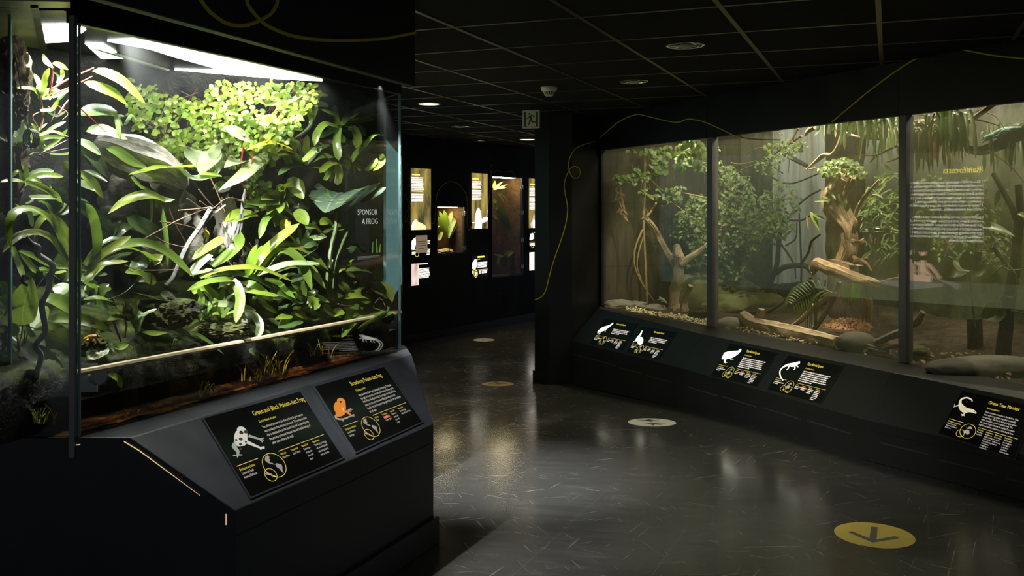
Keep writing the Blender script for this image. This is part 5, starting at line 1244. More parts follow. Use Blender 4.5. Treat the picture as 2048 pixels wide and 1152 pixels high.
plant('glossy_climber', 'row of four long glossy leaves hanging beside the corner post', 'lf_mid',
      [('ovate', 15, (.26,.2), Z3((600,40),(720,130),(830,290)), {'mat':'lf_dark','roll':.2}), ('ovate', 10, (.26,.22), Z3((590,0),(690,50),(780,120)),{'mat':'lf_pale'}), ('ovate', 11, (.24,.2), Z3((575,230),(690,310),(795,450)), {'mat':'lf_bright'}), ('lance', 8, (.26,.2), Z3((575,300),(660,350),(740,395)),{'mat':'lf_pale'}), ('ovate', 13, (.26,.2), Z3((570,470),(700,560),(850,720)), {'mat':'lf_dark'}), ('lance', 10, .28, Z3((490,160),(530,220),(600,300))), ('lance', 12, .3, Z3((400,350),(470,420),(560,500)),{'mat':'lf_dark'})])
# --- big bromeliads of the lower left
plant('bromeliad', 'large bright bromeliad with long arching straps behind the corner post', 'lf_brom',
      [('strap', 11, (.22,.12), Z3((530,900),(430,660),(300,550),(180,530),(90,580),(65,700),(90,850)), {'roll':0}), ('strap', 11, (.22,.14), Z3((525,950),(420,780),(290,710),(160,730),(70,800),(20,870)), {'roll':0}), ('strap', 8, (.22,.2), Z3((520,980),(380,960),(250,890),(140,850))), ('strap', 6, .24, Z3((180,540),(230,570),(250,670)),{'mat':'lf_pale'}), ('strap', 8, (.2,.13), Z3((95,820),(130,920),(160,1000),(180,1070))),
       ('tongue', 12, (.20,.18), Z3((650,960),(745,840),(725,620),(655,480)), {'roll':0}), ('strap', 12, (.20,.08), Z3((640,1000),(790,880),(940,810),(1110,790),(1280,860),(1400,960),(1490,1055)), {'roll':0,'mat':'lf_strap'}), ('strap', 10, (.2,.14), Z3((650,1000),(820,850),(1010,735))), ('strap', 8, (.2,.12), Z3((640,1040),(780,960),(990,930))), ('tongue', 12, .2, Z3((600,1060),(590,960),(600,900))), ('strap', 10, .2, Z3((620,1080),(700,1030),(760,940))), ('strap', 8, .22, Z3((640,1100),(740,1000),(830,920)))])
plant('philodendron', 'pale arrow-leaved philodendron with dark stalks in the middle of the tank', 'lf_pale',
      [('heart', 24, (.30,.2), Z3((1405,210),(1250,215),(1100,245),(985,268)), {'mat':'lf_bright','nrm':(-.3,-.5,.85),'roll':.3}), ('heart', 14, (.3,.24), Z3((1400,215),(1500,290),(1610,285),(1705,275)), {'nrm':(.2,-.2,1)}), ('heart', 35, (.36,.3), Z3((1560,85),(1560,160),(1545,245)), {'roll':.1,'nrm':(0,-.9,.5)}), ('lance', 11, (.3,.24), Z3((810,60),(900,90),(1020,170),(1140,215)), {'mat':'lf_mid'}), ('lance', 12, (.26,.2), Z3((1280,470),(1150,420),(960,470),(825,570)), {'mat':'lf_bright'}), ('lance', 7, .26, Z3((1190,430),(1270,460),(1345,455))), ('lance', 14, .3, Z3((1740,320),(1700,380),(1670,400)),{'mat':'lf_mid'})],
      [(2.2,.3,Z3((1405,215),(1500,340),(1640,520))), (1.4,.26,Z3((1280,470),(1340,630),(1440,810))), (1.6,.32,Z3((1620,300),(1680,430),(1730,540)))], 'stem_brown')
plant('hanging_strap_plant', 'long thin dark strap hanging before the rock in the tank middle', 'lf_mid',
      [('strap', 6, (.3,.22), Z3((1010,280),(1080,360),(1160,400),(1230,520),(1270,700),(1290,980)), {'roll':.2}), ('ovate', 15, (.34,.28), Z3((970,590),(1060,640),(1170,700),(1280,785)), {'mat':'lf_dark'}), ('heart', 18, (.26,.22), Z3((1165,930),(1080,860),(960,830)), {'mat':'lf_bright','nrm':(0,-.6,.8)}), ('heart', 12, .24, Z3((1165,930),(1220,900),(1255,880)),{'mat':'lf_bright'}), ('ovate', 13, (.22,.16), Z3((1150,1090),(1060,1020),(960,1020)), {'mat':'lf_bright'}), ('ovate', 12, .3, Z3((1600,770),(1560,720),(1510,700)), {'mat':'lf_yellow'}), ('ovate', 17, .3, Z3((1080,880),(1080,950),(1000,1020)),{'mat':'lf_dark'})],
      [(1.3,.24,Z3((1160,930),(1165,1050),(1150,1150)))], 'stem_brown')
# --- upper right
plant('philodendron', 'philodendron with bleached white leaves under the lamp', 'lf_pale',
      [('heart', 20, (.30,.25), Z2((360,580),(340,520),(270,505)), {'nrm':(.2,-.5,.9)}), ('ovate', 20, (.3,.25), Z2((400,540),(470,560),(575,490)), {'nrm':(0,-.5,.9)}), ('lance', 13, (.26,.2), Z2((190,600),(290,640),(400,715)), {'roll':.1}), ('heart', 16, (.28,.22), Z2((300,850),(260,860),(185,905)),{'nrm':(0,-.6,.8)}), ('lance', 14, (.28,.16), Z2((560,790),(430,870),(320,970),(140,1080)), {'roll':.2}), ('lance', 11, .24, Z2((330,990),(380,970),(420,1000))), ('ovate', 20, (.32,.28), Z2((130,770),(70,850),(0,960))), ('lance', 10, .26, Z2((170,970),(80,950),(-20,960)),{'mat':'lf_bright'}), ('lance', 9, .3, Z2((370,790),(430,820),(505,860)),{'mat':'lf_bright'})],
      [(1.2,.3,Z2((360,575),(330,650),(300,720))), (2.2,.27,Z2((325,740),(318,850),(300,960),(350,1090),(330,1200))), (2.0,.28,Z2((240,820),(280,890),(300,960))), (2.0,.3,Z2((410,790),(380,860),(390,950))), (2.4,.3,Z2((640,1180),(660,1050),(590,920)),1.2)], 'stem_red')
plant('yellowing_leaf_plant', 'single bright yellow drooping leaf near the tank centre', 'lf_yellow', [('lance', 12, (.22,.16), Z2((715,775),(630,730),(540,715),(440,740),(355,770)), {'nrm':(0,-.8,.6)})], [(1.3,.24,Z2((410,790),(400,850),(370,1000)))], 'stem_red')
plant('bromeliad', 'small star-shaped bromeliad right of the white leaves', 'lf_brom',
      [('tongue', 7, (.26,.16), Z2((590,620),(530,660),(515,700))), ('tongue', 6, .24, Z2((590,615),(530,595),(475,605))), ('tongue', 7, .2, Z2((595,625),(600,640),(600,660))), ('tongue', 7, .22, Z2((600,610),(700,600),(795,605))), ('tongue', 7, .22, Z2((610,620),(680,650),(720,700))), ('tongue', 7, .25, Z2((590,610),(570,560),(530,515))), ('tongue', 6, .24, Z2((600,610),(620,590),(650,575)))])
plant('bromeliad', 'upper bromeliad cluster with curved leaves under the right lamp', 'lf_brom',
      [('tongue', 8, .25, Z2((590,400),(540,420),(440,390)),{'mat':'lf_lime'}), ('tongue', 8, .22, Z2((640,420),(720,380),(800,330))), ('tongue', 8, .22, Z2((640,430),(740,440),(830,430)),{'mat':'lf_lime'}), ('tongue', 9, .2, Z2((690,510),(740,470),(790,480))), ('tongue', 8, .2, Z2((670,520),(700,530),(740,570))), ('tongue', 8, .22, Z2((800,370),(880,350),(985,345)),{'mat':'lf_strap'}), ('tongue', 8, .22, Z2((800,420),(900,415),(990,425)),{'mat':'lf_pale'}), ('tongue', 9, .24, Z2((620,470),(610,430),(630,400))), ('tongue', 7, .22, Z2((780,480),(820,480),(840,440))), ('tongue', 7, .22, Z2((670,470),(700,430),(690,460))), ('strap', 9, .25, Z2((560,900),(550,840),(520,790)),{'mat':'lf_strap'}), ('tongue', 9, .22, Z2((590,680),(660,690),(710,730),(740,780)),{'mat':'lf_strap'}), ('strap', 9, (.24,.2), Z2((600,760),(660,820),(700,900)),{'mat':'lf_strap'}), ('tongue', 8, .22, Z2((560,770),(580,810),(575,850)),{'mat':'lf_pale'})])
plant('bromeliad', 'upright bromeliad on a pale curling stem at upper right', 'lf_brom',
      [('strap', 6, .2, Z2((850,560),(860,500),(840,440))), ('strap', 6, .2, Z2((860,540),(880,480),(900,430))), ('strap', 5, .2, Z2((850,540),(830,480),(800,450)))], [(2.4,.2,Z2((720,685),(800,630),(850,570),(862,500)),4.5)], 'stem_green')
plant('bromeliad', 'large dark green bromeliad with hanging straps against the dark right pane', 'lf_strap',
      [('tongue', 9, (.12,.08), Z2((1060,590),(960,570),(900,640),(878,740))), ('tongue', 10, (.12,.06), Z2((1070,600),(1050,700),(1065,850))), ('tongue', 10, (.1,.06), Z2((1110,580),(1180,600),(1215,680),(1195,755))), ('strap', 8, .14, Z2((1060,580),(1030,500),(930,460))), ('strap', 7, .1, Z2((1080,570),(1150,550),(1340,530))), ('strap', 8, .14, Z2((1070,570),(1040,480),(1030,420)),{'mat':'lf_dark'}), ('strap', 8, .1, Z2((1100,560),(1130,510),(1175,480)),{'mat':'lf_dark'}), ('strap', 8, .1, Z2((1190,580),(1240,610),(1270,660)),{'mat':'lf_dark'}), ('tongue', 7, .12, Z2((1050,590),(980,640),(900,670)),{'mat':'lf_dark'})])
plant('bromeliad', 'lower bromeliad with stubby spreading leaves below the hanging straps', 'lf_strap',
      [('tongue', 9, (.1,.06), Z2((1060,870),(990,880),(920,945)),{'mat':'lf_brom'}), ('tongue', 9, (.1,.06), Z2((890,750),(850,800),(795,860)),{'mat':'lf_brom'}), ('tongue', 7, .12, Z2((880,740),(910,760),(905,795))), ('tongue', 10, .08, Z2((1070,880),(1070,960),(1055,1040)),{'mat':'lf_brom'}), ('tongue', 7, .08, Z2((1100,850),(1130,870),(1145,920)),{'mat':'lf_brom'}), ('tongue', 9, .08, Z2((1130,850),(1190,880),(1240,920))), ('strap', 7, .08, Z2((1090,740),(1120,800),(1160,830))), ('strap', 7, .08, Z2((1160,860),(1210,780),(1260,740))), ('strap', 8, .08, Z2((1280,930),(1330,880),(1360,830)),{'mat':'lf_brom'}), ('strap', 8, .06, Z2((1390,800),(1400,860),(1330,930)),{'mat':'lf_brom'}), ('strap', 6, .08, Z2((1260,750),(1330,660),(1430,650))), ('strap', 7, .08, Z2((960,1000),(1000,930),(990,900)))],
      [(1.5,.1,Z2((920,780),(1020,860),(1110,890)),1.2), (1.3,.08,Z2((1180,900),(1200,980),(1255,1010)),.8)], 'twig', spart='twig')
# --- monstera
plant('monstera', 'big grey-green monstera leaf with slits at the right of the tank', 'lf_mon',
      [('monstera', 52, (.11,.05), Z4((1060,135),(1010,200),(960,290)), {'nrm':(-.05,-.72,.68),'roll':0,'fold':.06,'wave':.03,'cord':.55}), ('ovate', 17, (.1,.06), Z4((1380,60),(1230,190),(1115,305)), {'nrm':(-.5,-.5,.7)}), ('ovate', 18, (.08,.05), Z4((1240,220),(1330,140),(1400,90),(1435,150)), {'nrm':(.1,-.4,.9)})],
      [(3.6,(.12,.1),Z4((1062,140),(1055,260),(1040,420),(1005,560),(990,720)),4.5), (3.4,(.1,.1),Z4((1190,310),(1140,420),(1080,560),(1030,700),(1010,950)),5), (3,(.1,.1),Z4((1100,500),(1050,650),(1030,800),(1050,980)),4), (3.4,(.1,.1),Z4((980,740),(975,860),(1000,960)),4)])
# --- straps of the centre
plant('strap_leaf_plant', 'tall strap-leaved plant with one broad upright blade in the centre', 'lf_brom',
      [('strap', 13, (.22,.12), Z4((370,790),(470,620),(620,480),(765,370)), {'roll':.1}), ('strap', 9, (.2,.08), Z4((430,760),(560,590),(700,545),(850,600),(990,735)), {'roll':0}), ('strap', 12, (.2,.06), Z4((460,760),(580,590),(690,590),(790,690),(860,890)), {'mat':'lf_strap','roll':0}), ('strap', 8, (.2,.1), Z4((360,770),(380,660),(440,530))), ('strap', 8, (.2,.1), Z4((370,780),(430,640),(480,540))), ('strap', 9, (.18,.06), Z4((560,740),(700,690),(830,700),(900,780),(965,875)),{'mat':'lf_strap'}), ('strap', 9, (.2,.06), Z4((430,770),(560,720),(700,680),(920,680)),{'mat':'lf_pale'}), ('strap', 8, (.16,.06), Z4((500,800),(600,830),(660,890),(730,945)),{'mat':'lf_strap'}), ('strap', 9, (.2,.05), Z4((540,895),(700,885),(850,920),(1000,980)),{'mat':'lf_strap'})])
plant('strap_leaf_plant', 'arching strap plant spreading over the dark water in the centre front', 'lf_strap',
      [('strap', 10, (.2,.06), Z4((360,850),(240,805),(60,820),(-100,890)), {'roll':0}), ('strap', 12, (.2,.04), Z4((150,830),(260,830),(310,950),(275,1140)), {'roll':0}), ('strap', 8, (.18,.08), Z4((300,870),(420,900),(610,930)),{'mat':'lf_brom'}), ('strap', 10, (.18,.04), Z4((300,1010),(390,1060),(460,1150),(440,1260)), {'roll':0,'mat':'lf_pale'}), ('strap', 8, (.18,.1), Z4((60,990),(180,990),(310,1010),(430,1040)),{'mat':'lf_pale'}), ('strap', 8, (.2,.08), Z4((0,790),(150,730),(320,710),(470,720),(720,820)), {'mat':'lf_brom'}), ('strap', 9, .14, Z4((440,900),(500,1000),(600,1060))), ('strap', 10, (.2,.1), Z4((320,840),(420,850),(560,970)))])
plant('strap_leaf_plant', 'broad dark and bright straps left of the grey stick', 'lf_strap',
      [('tongue', 15, (.24,.18), Z4((90,700),(210,620),(290,540),(320,440)), {'roll':.2}), ('tongue', 12, (.22,.16), Z4((-60,640),(60,560),(190,480)), {'mat':'lf_brom','roll':.1}), ('strap', 10, (.22,.16), Z4((-80,760),(30,650),(100,620)), {'mat':'lf_pale'}), ('strap', 9, .2, Z4((-60,900),(40,870),(170,970)),{'mat':'lf_brom'}), ('strap', 8, .18, Z4((-20,880),(30,960),(95,1040))), ('strap', 8, .18, Z4((0,1010),(-20,1080),(40,1120)))])
# --- oval leaves on the right
plant('pothos', 'climbing pothos with four oval leaves behind the monstera stalks', 'lf_mid',
      [('ovate', 15, (.24,.16), Z4((670,30),(740,90),(795,185)), {'mat':'lf_bright'}), ('ovate', 13, (.2,.14), Z4((715,290),(780,320),(830,385)), {'mat':'lf_bright'}), ('lance', 14, .22, Z4((770,190),(800,230),(835,270)),{'mat':'lf_dark'}), ('ovate', 14, .22, Z4((545,340),(600,360),(640,400))), ('ovate', 11, .2, Z4((670,340),(650,390),(655,435)), {'mat':'lf_yellow'}), ('lance', 13, (.24,.18), Z4((700,215),(570,195),(450,215),(340,215))), ('ovate', 18, .24, Z4((470,270),(540,220),(600,170)),{'mat':'lf_bright'}), ('lance', 10, .2, Z4((610,230),(680,280),(720,310)),{'mat':'lf_strap'}), ('ovate', 18, .24, Z4((440,300),(320,310),(190,365)), {'mat':'lf_bright','nrm':(0,-.7,.7)}), ('lance', 14, .26, Z4((640,290),(600,320),(560,360)),{'mat':'lf_pale'}), ('strap', 9, (.22,.14), Z4((580,260),(500,350),(455,490)),{'mat':'lf_strap'})],
      [(1.8,.24,Z4((650,190),(660,100),(680,30))), (1.0,.24,Z4((560,440),(570,570),(640,690)),.7)], 'stem_red')
plant('pothos', 'small-leaved shoots around the foot of the monstera stalks', 'lf_mid',
      [('ovate', 12, .1, Z4((1100,565),(1180,535),(1275,595)),{'mat':'lf_dark'}), ('ovate', 14, .08, Z4((1115,740),(1210,720),(1325,755))), ('ovate', 13, .12, Z4((790,560),(840,520),(910,530)),{'mat':'lf_dark'}), ('ovate', 12, .12, Z4((890,540),(830,580),(795,630)),{'mat':'lf_dark'}), ('ovate', 13, .14, Z4((800,770),(750,810),(720,870)),{'mat':'lf_dark'}), ('lance', 9, .14, Z4((920,380),(970,355),(1030,385)),{'mat':'lf_bright'}), ('lance', 10, .12, Z4((1010,420),(1080,400),(1140,385)),{'mat':'lf_bright'}), ('lance', 11, .14, Z4((810,410),(870,400),(940,440))), ('lance', 8, .12, Z4((870,500),(930,470),(975,475)),{'mat':'lf_pale'}), ('ovate', 10, .1, Z4((1050,760),(1060,720),(1120,700)),{'mat':'lf_bright'}), ('lance', 9, .12, Z4((990,300),(1000,270),(970,240))), ('lance', 8, .1, Z4((1150,700),(1140,660),(1185,640)),{'mat':'lf_bright'}), ('ovate', 11, .1, Z4((1250,860),(1270,830),(1290,810)))],
      [(1.4,.1,Z4((1130,650),(1200,790),(1260,830)),1), (1.2,.08,Z4((1240,830),(1290,810),(1320,900)),.8)], 'stem_red')
plant('anthurium', 'large heart leaf standing in the water at the right front corner', 'lf_mid',
      [('heart', 33, (.06,.045), Z6((1340,60),(1200,150),(1085,290)), {'roll':.15}), ('heart', 17, (.06,.045), Z6((1280,160),(1250,200),(1240,255)), {'mat':'lf_bright'}), ('ovate', 20, .05, Z6((1290,140),(1330,170),(1340,220)))])
plant('anthurium', 'dark heart leaf on a purple stalk against the corner glass', 'lf_dark',
      [('heart', 24, .045, Z4((1330,890),(1430,930),(1440,1050)), {'roll':.2,'mat':'lf_olive'})], [(1.5,.05,Z4((1345,980),(1390,940),(1430,940)))], 'stem_brown')
plant('pothos', 'bright glossy round leaf above the large heart leaf', 'lf_lime', [('heart', 13, .06, Z4((1240,925),(1180,930),(1110,950)), {'roll':0,'mat':'lf_bright'}), ('ovate', 14, .08, Z4((1060,850),(1110,880),(1150,930)),{'mat':'lf_olive'})])
plant('water_pothos', 'glossy low leaves trailing over the front edge, right of centre', 'lf_mid',
      [('ovate', 15, .1, Z4((780,970),(700,980),(600,1040)),{'mat':'lf_dark'}), ('ovate', 12, .08, Z4((820,960),(870,990),(880,1050)),{'mat':'lf_bright'}), ('ovate', 11, .08, Z4((900,970),(870,1010),(850,1040)),{'mat':'lf_mid'}), ('lance', 9, .06, Z4((940,1000),(1000,1050),(1050,1080))), ('ovate', 10, .06, Z4((1100,1040),(1050,1060),(1020,1090)),{'mat':'lf_bright'}), ('lance', 8, .07, Z4((720,1060),(780,1075),(830,1110)),{'mat':'lf_bright'}), ('lance', 8, .08, Z4((720,1080),(640,1090),(570,1110)),{'mat':'lf_bright'}), ('ovate', 16, .07, Z4((780,1110),(690,1130),(600,1180)),{'mat':'lf_dark'}), ('ovate', 10, .05, Z6((380,400),(420,410),(440,450)),{'mat':'lf_pale'})],
      [(1.3,.06,Z4((1060,990),(1120,1005),(1185,1000)),.6)], 'twig')
# --- lower left philodendron and climbers
plant('philodendron', 'large bright philodendron in the lower left corner with pointed leaves', 'lf_bright',
      [('ovate', 26, (.26,.18), Z5_((175,390),(175,270),(205,140),(250,20)), {'roll':-.25,'nrm':(.2,-.95,.2)}), ('ovate', 17, .26, Z5_((70,250),(70,150),(0,50)), {'mat':'lf_mid'}), ('ovate', 15, (.24,.16), Z5_((310,180),(420,190),(540,250),(635,350)), {'mat':'lf_lime','nrm':(0,-.8,.6)}), ('ovate', 13, (.24,.12), Z5_((350,350),(500,330),(720,370),(865,440)), {'nrm':(0,-.7,.7)}), ('ovate', 26, (.26,.16), Z5_((340,470),(470,510),(600,560),(710,620)), {'nrm':(0,-.9,.4)}), ('ovate', 21, (.24,.12), Z5_((150,540),(290,620),(420,740),(510,880)), {'mat':'lf_dark'}), ('ovate', 14, .28, Z5_((130,450),(200,440),(280,470)), {'mat':'lf_mid'}), ('ovate', 12, .26, Z5_((60,400),(100,420),(130,470)),{'mat':'lf_lime'}), ('ovate', 15, .2, Z5_((450,630),(540,670),(640,660)),{'mat':'lf_dark'})],
      [(1.7,.26,Z5_((175,385),(160,480),(130,560))), (1.2,.22,Z5_((230,400),(300,420),(425,435)),.6)], 'stem_red')
plant('philodendron', 'heart leaf showing its underside above the moss clump', 'lf_bright',
      [('heart', 15, (.22,.16), Z5_((1310,215),(1180,180),(1020,130)), {'mat':'lf_mid','nrm':(0,-.85,.5)}), ('lance', 10, .2, Z5_((1230,140),(1330,180),(1355,190)), {'mat':'lf_pale'}), ('lance', 6, .2, Z5_((635,190),(760,175),(885,212)), {'mat':'lf_lime'}), ('ovate', 14, .24, Z5_((600,230),(720,220),(860,265)), {'mat':'lf_dark'}), ('ovate', 17, .28, Z5_((430,150),(500,100),(560,90)), {'mat':'lf_pale'}), ('ovate', 12, .26, Z5_((580,190),(630,150),(670,130)), {'mat':'lf_pale'}), ('lance', 8, .26, Z5_((650,120),(700,90),(765,88)))],
      [(1.2,.2,Z5_((830,190),(950,140),(1040,60))), (1.0,.18,Z5_((870,220),(920,290),(935,320)))], 'stem_brown')
plant('seedling_bromeliad', 'tiny upright green bromeliad on the wet rock, lower left', 'lf_mid', [('strap', 6, .14, Z5_((1050,440),(1040,350),(1045,250))), ('strap', 6, .14, Z5_((1055,430),(1020,350),(960,295))), ('strap', 6, .13, Z5_((1060,430),(1090,320),(1205,258)),{'mat':'lf_pale'}), ('strap', 5, .14, Z5_((1050,440),(1080,360),(1110,300)))])
plant('jewel_orchid', 'spotted yellow-green round leaf close to the glass, lower left', 'lf_spot', [('round', 17, .06, Z5_((675,645),(745,600),(822,550)), {'roll':0,'nrm':(0,-.9,.4)})])
plant('pale_leaf_sprig', 'pale blue-green leaves beside the spotted leaf', 'lf_pale', [('ovate', 8, .07, Z5_((845,570),(830,530),(835,490))), ('ovate', 8, .07, Z5_((850,560),(890,580),(910,610))), ('lance', 7, .07, Z5_((880,560),(940,550),(990,530)),{'mat':'lf_lime'}), ('ovate', 10, .05, Z5_((830,770),(900,800),(935,870)),{'mat':'lf_bright'})])
plant('trailing_ivy', 'thin trailing shoot of small lance leaves above the strip', 'lf_mid', [('lance', 6, .08, Z5_((1090,440),(1180,450),(1295,440)),{'mat':'lf_bright'}), ('lance', 6, .08, Z5_((1330,500),(1400,490),(1480,505)),{'mat':'lf_lime'}), ('lance', 6, .08, Z5_((1340,425),(1400,435),(1460,450))), ('lance', 7, .05, Z5_((1475,435),(1580,500),(1650,550),(1720,610)))], [(.8,.08,Z5_((920,520),(1000,515),(1080,540))), (.8,.08,Z5_((1150,490),(1160,460),(1200,450))), (.8,.08,Z5_((1320,570),(1330,520),(1340,500)))])
plant('dead_leaf_stalk', 'dry curled pinkish stalks on the bank, lower left', 'lf_dry', [('lance', 6, .16, Z5_((690,340),(720,400),(710,490)),{'mat':'lf_dry'})], [(3,.15,Z5_((870,350),(900,440),(930,510)),2), (3,.15,Z5_((960,210),(945,300),(970,380),(955,480)),2)], 'twig')
plant('philodendron', 'backlit yellow-green leaves around the twisted vine in the lower corner', 'lf_lime',
      [('ovate', 16, (.30,.24), Z5_((330,230),(300,330),(250,430))), ('ovate', 17, (.34,.28), Z5_((90,470),(60,560),(90,660)),{'mat':'lf_mid'}), ('ovate', 15, (.30,.2), Z5_((380,560),(470,600),(560,600)),{'mat':'lf_bright'}), ('ovate', 16, (.36,.3), Z5_((420,430),(480,480),(520,560)),{'mat':'lf_bright'}), ('heart', 14, .36, Z3((230,1010),(260,1060),(240,1130)),{'mat':'lf_dark'}), ('ovate', 13, (.36,.3), Z5_((20,330),(60,300),(120,330)),{'mat':'lf_mid'})])
# understory fill between the named plants, each rosette a plant of its own
def rosette(name, label, mat, cx, cy, d, n, L, w_, kind, seed, spread=(200, 340), mats=()):
    r = random.Random(seed); lv = []
    for k in range(n):
        a = math.radians(spread[0]+(spread[1]-spread[0])*(k+.5)/n+r.uniform(-12,12)); l = L*r.uniform(.7,1.1)
        tip = (cx+l*math.cos(a), cy+l*math.sin(a)); mid = (cx+.55*l*math.cos(a), cy+.55*l*math.sin(a)-l*.14)
        lv.append((kind, w_*r.uniform(.8,1.15), (d, max(.05, d-r.uniform(0,.1))), [(cx,cy), mid, tip], {'mat': r.choice((mat,)+tuple(mats))}))
    return plant(name, label, mat, lv)
for a in (('fern_rosette','dark fern-like rosette behind the long strap in mid tank','lf_dark',300,470,.45,7,60,9,'lance',1,(190,350),('lf_mid',)),
          ('fern_rosette','dim dark plant in shadow between post and rock, mid height','lf_dark',215,480,.45,6,55,11,'ovate',2,(200,380),('lf_mid',)),
          ('pothos_rosette','shadowed leafy plant under the pale log','lf_dark',290,400,.48,6,50,11,'ovate',3,(160,380),()),
          ('strap_rosette','narrow-leaved tuft below the yellow leaf','lf_mid',520,420,.30,8,55,6,'strap',4,(180,360),('lf_bright','lf_dark')),
          ('strap_rosette','tuft of shiny leaves below the centre driftwood','lf_strap',440,640,.2,8,62,7,'strap',5,(180,360),('lf_mid','lf_pale')),
          ('pothos_rosette','broad dark leaves in front of the monstera foot','lf_dark',600,610,.14,7,55,12,'ovate',6,(170,370),('lf_mid',)),
          ('strap_rosette','upright tuft between pothos and monstera','lf_mid',600,500,.2,6,60,6,'strap',7,(220,340),('lf_dark',)),
          ('pothos_rosette','low shiny leaves left of the moss clump','lf_mid',260,640,.16,7,42,9,'ovate',8,(170,370),('lf_dark','lf_pale')),
          ('pothos_rosette','small leaves in the shade at mid left bank','lf_dark',190,600,.3,7,50,10,'ovate',9,(170,380),('lf_mid',)),
          ('strap_rosette','thin grassy tuft at the bank front, centre','lf_mid',400,640,.16,8,50,5,'strap',10,(180,360),('lf_bright',)),
          ('pothos_rosette','cluster of lime leaves under the fig, right of centre','lf_bright',560,400,.26,9,38,10,'ovate',12,(0,360),('lf_lime','lf_mid')),
          ('strap_rosette','dark straps in shadow right of the fig curtain','lf_dark',610,330,.22,8,60,8,'strap',13,(150,390),('lf_strap',)),
          ('fern_rosette','shadowed ferny plant by the left rock wall','lf_dark',110,430,.5,7,55,9,'lance',14,(170,370),('lf_mid',)),
          ('pothos_rosette','dim leaves behind the lower left twisted vine','lf_dark',120,560,.42,7,50,13,'ovate',15,(170,370),('lf_mid',))):
    rosette(*a)
# creeping fig over the back wall
rf = random.Random(21)
figpoly = [(262,160),(285,175),(325,165),(330,192),(378,196),(395,208),(420,180),(440,165),(470,168),(500,170),(545,166),(610,168),(640,175),(640,215),(610,230),(590,250),(560,300),(520,330),(545,400),(520,420),(495,400),(470,330),(430,330),(380,335),(340,318),(300,300),(275,270),(255,215)]
def inpoly(x, y, P):
    c = False; j = len(P)-1
    for i in range(len(P)):
        if (P[i][1] > y) != (P[j][1] > y) and x < (P[j][0]-P[i][0])*(y-P[i][1])/(P[j][1]-P[i][1])+P[i][0]: c = not c
        j = i
    return c
def backdist(x):      # depth of the back wall behind the front glass at a pixel column
    for i in range(3):
        n_ = V((-(BQ[i+1]-BQ[i]).y, (BQ[i+1]-BQ[i]).x, 0)).normalized()
        p = hit(x, 250, BQ[i], n_); k = (p-BQ[i]).dot((BQ[i+1]-BQ[i]).normalized())
        if -1e-6 <= k <= (BQ[i+1]-BQ[i]).length+1e-6: return (p-TA).dot(TM)
    return 0.5
mats = {'lf_lime': MB(), 'lf_bright': MB()}; stem = MB(); cnt = 0
while cnt < 1500:
    x, y = rf.uniform(250,645), rf.uniform(158,425)
    if not inpoly(x, y, figpoly): continue
    if noise.noise(V((x*.03, y*.03, 2))) < -.34: continue
    b = backdist(x); bulge = 0.05+0.10*max(0, 1-abs(y-250)/110); d = max(.06, b-0.08-rf.random()*bulge*1.4)
    s = rf.uniform(4.2, 7.2); a = rf.uniform(0, 6.28)
    p = PT(x, y, d); px = p.y/F
    dr = V((math.cos(a), -.25*rf.random(), math.sin(a)*.8-.25)).normalized()
    leaf(mats['lf_lime' if rf.random() < .68 else 'lf_bright'], [p, p+dr*s*px, p+dr*s*2*px-V((0,0,s*.3*px))], s*.82*px, 'round', V((rf.uniform(-.5,.5), -.8, .6+rf.uniform(-.3,.4))), 0, .12, n=5, wave=.05); cnt += 1
t = thing('creeping_fig', 'dense curtain of small lime round leaves over the upper back wall', 'plant', PT(420, 330, .5))
obj('foliage', mats['lf_lime'], M['lf_lime'], t); obj('foliage', mats['lf_bright'], M['lf_bright'], t)
for k in range(26):
    x = rf.uniform(270, 630); pts = []
    for j in range(6): xx = x+rf.uniform(-9,9)*j; yy = 330-j*30+rf.uniform(-6,6); pts.append(PT(xx, yy, max(.06, backdist(min(640,max(250,xx)))-.06)))
    stem.tube(spline(pts, 14), .0025, 5)
obj('stem', stem, M['stem_brown'], t)
# log, rock, branches
m = MB(); m.tube(spline(TP([(190,285),(225,300),(270,318),(320,335),(372,372)], (.46,.34)), 26), [.03,.05,.06,.066,.07,.074,.078,.08,.082,.084,.084,.084,.082,.08,.078,.075,.072,.07,.066,.062,.058,.052,.046,.04,.03,.016], 18, True, .30, 3)
o = obj('pale_log', m, M['wood_grey']); tag(o, 'thick pale grey weathered log across the tank behind the leaves', 'driftwood')
m = MB(); m.blob(PT(290, 455, .50), (.22,.10,.20), 5, .35, 2.2, 2); tag(obj('rock', m, M['rock_mid']), 'mossy brown-grey rock in the middle of the tank under the pale log', 'rock')
m = MB(); m.blob(PT(455, 455, .34), (.05,.05,.13), 4, .45, 2.5, 5); tag(obj('driftwood_stump', m, M['wood_grey']), 'pale knotty driftwood stump behind the grey sticks', 'driftwood')
m = MB(); m.blob(PT(505, 500, .26), (.035,.04,.12), 4, .5, 3, 8); m.blob(PT(490, 560, .26), (.05,.05,.10), 4, .5, 3, 9); tag(obj('driftwood_stump', m, M['rock_dark']), 'dark knotty stump beside the broad upright strap', 'driftwood')
m = MB(); m.blob(PT(345, 632, .12), (.065,.045,.05), 4, .35, 4, 6); tag(obj('moss_clump', m, M['moss']), 'round olive moss clump near the front, left of centre', 'moss')
m = MB(); m.blob(PT(300, 262, .46), (.06,.05,.04), 4, .3, 4, 16); tag(obj('moss_clump', m, M['moss']), 'small moss pad on top of the pale log', 'moss')
m = MB(); m.blob(PT(445, 660, .10), (.10,.03,.028), 4, .4, 4, 7); tag(obj('moss_clump', m, M['moss']), 'low green moss strip at the water edge above the strip', 'moss')
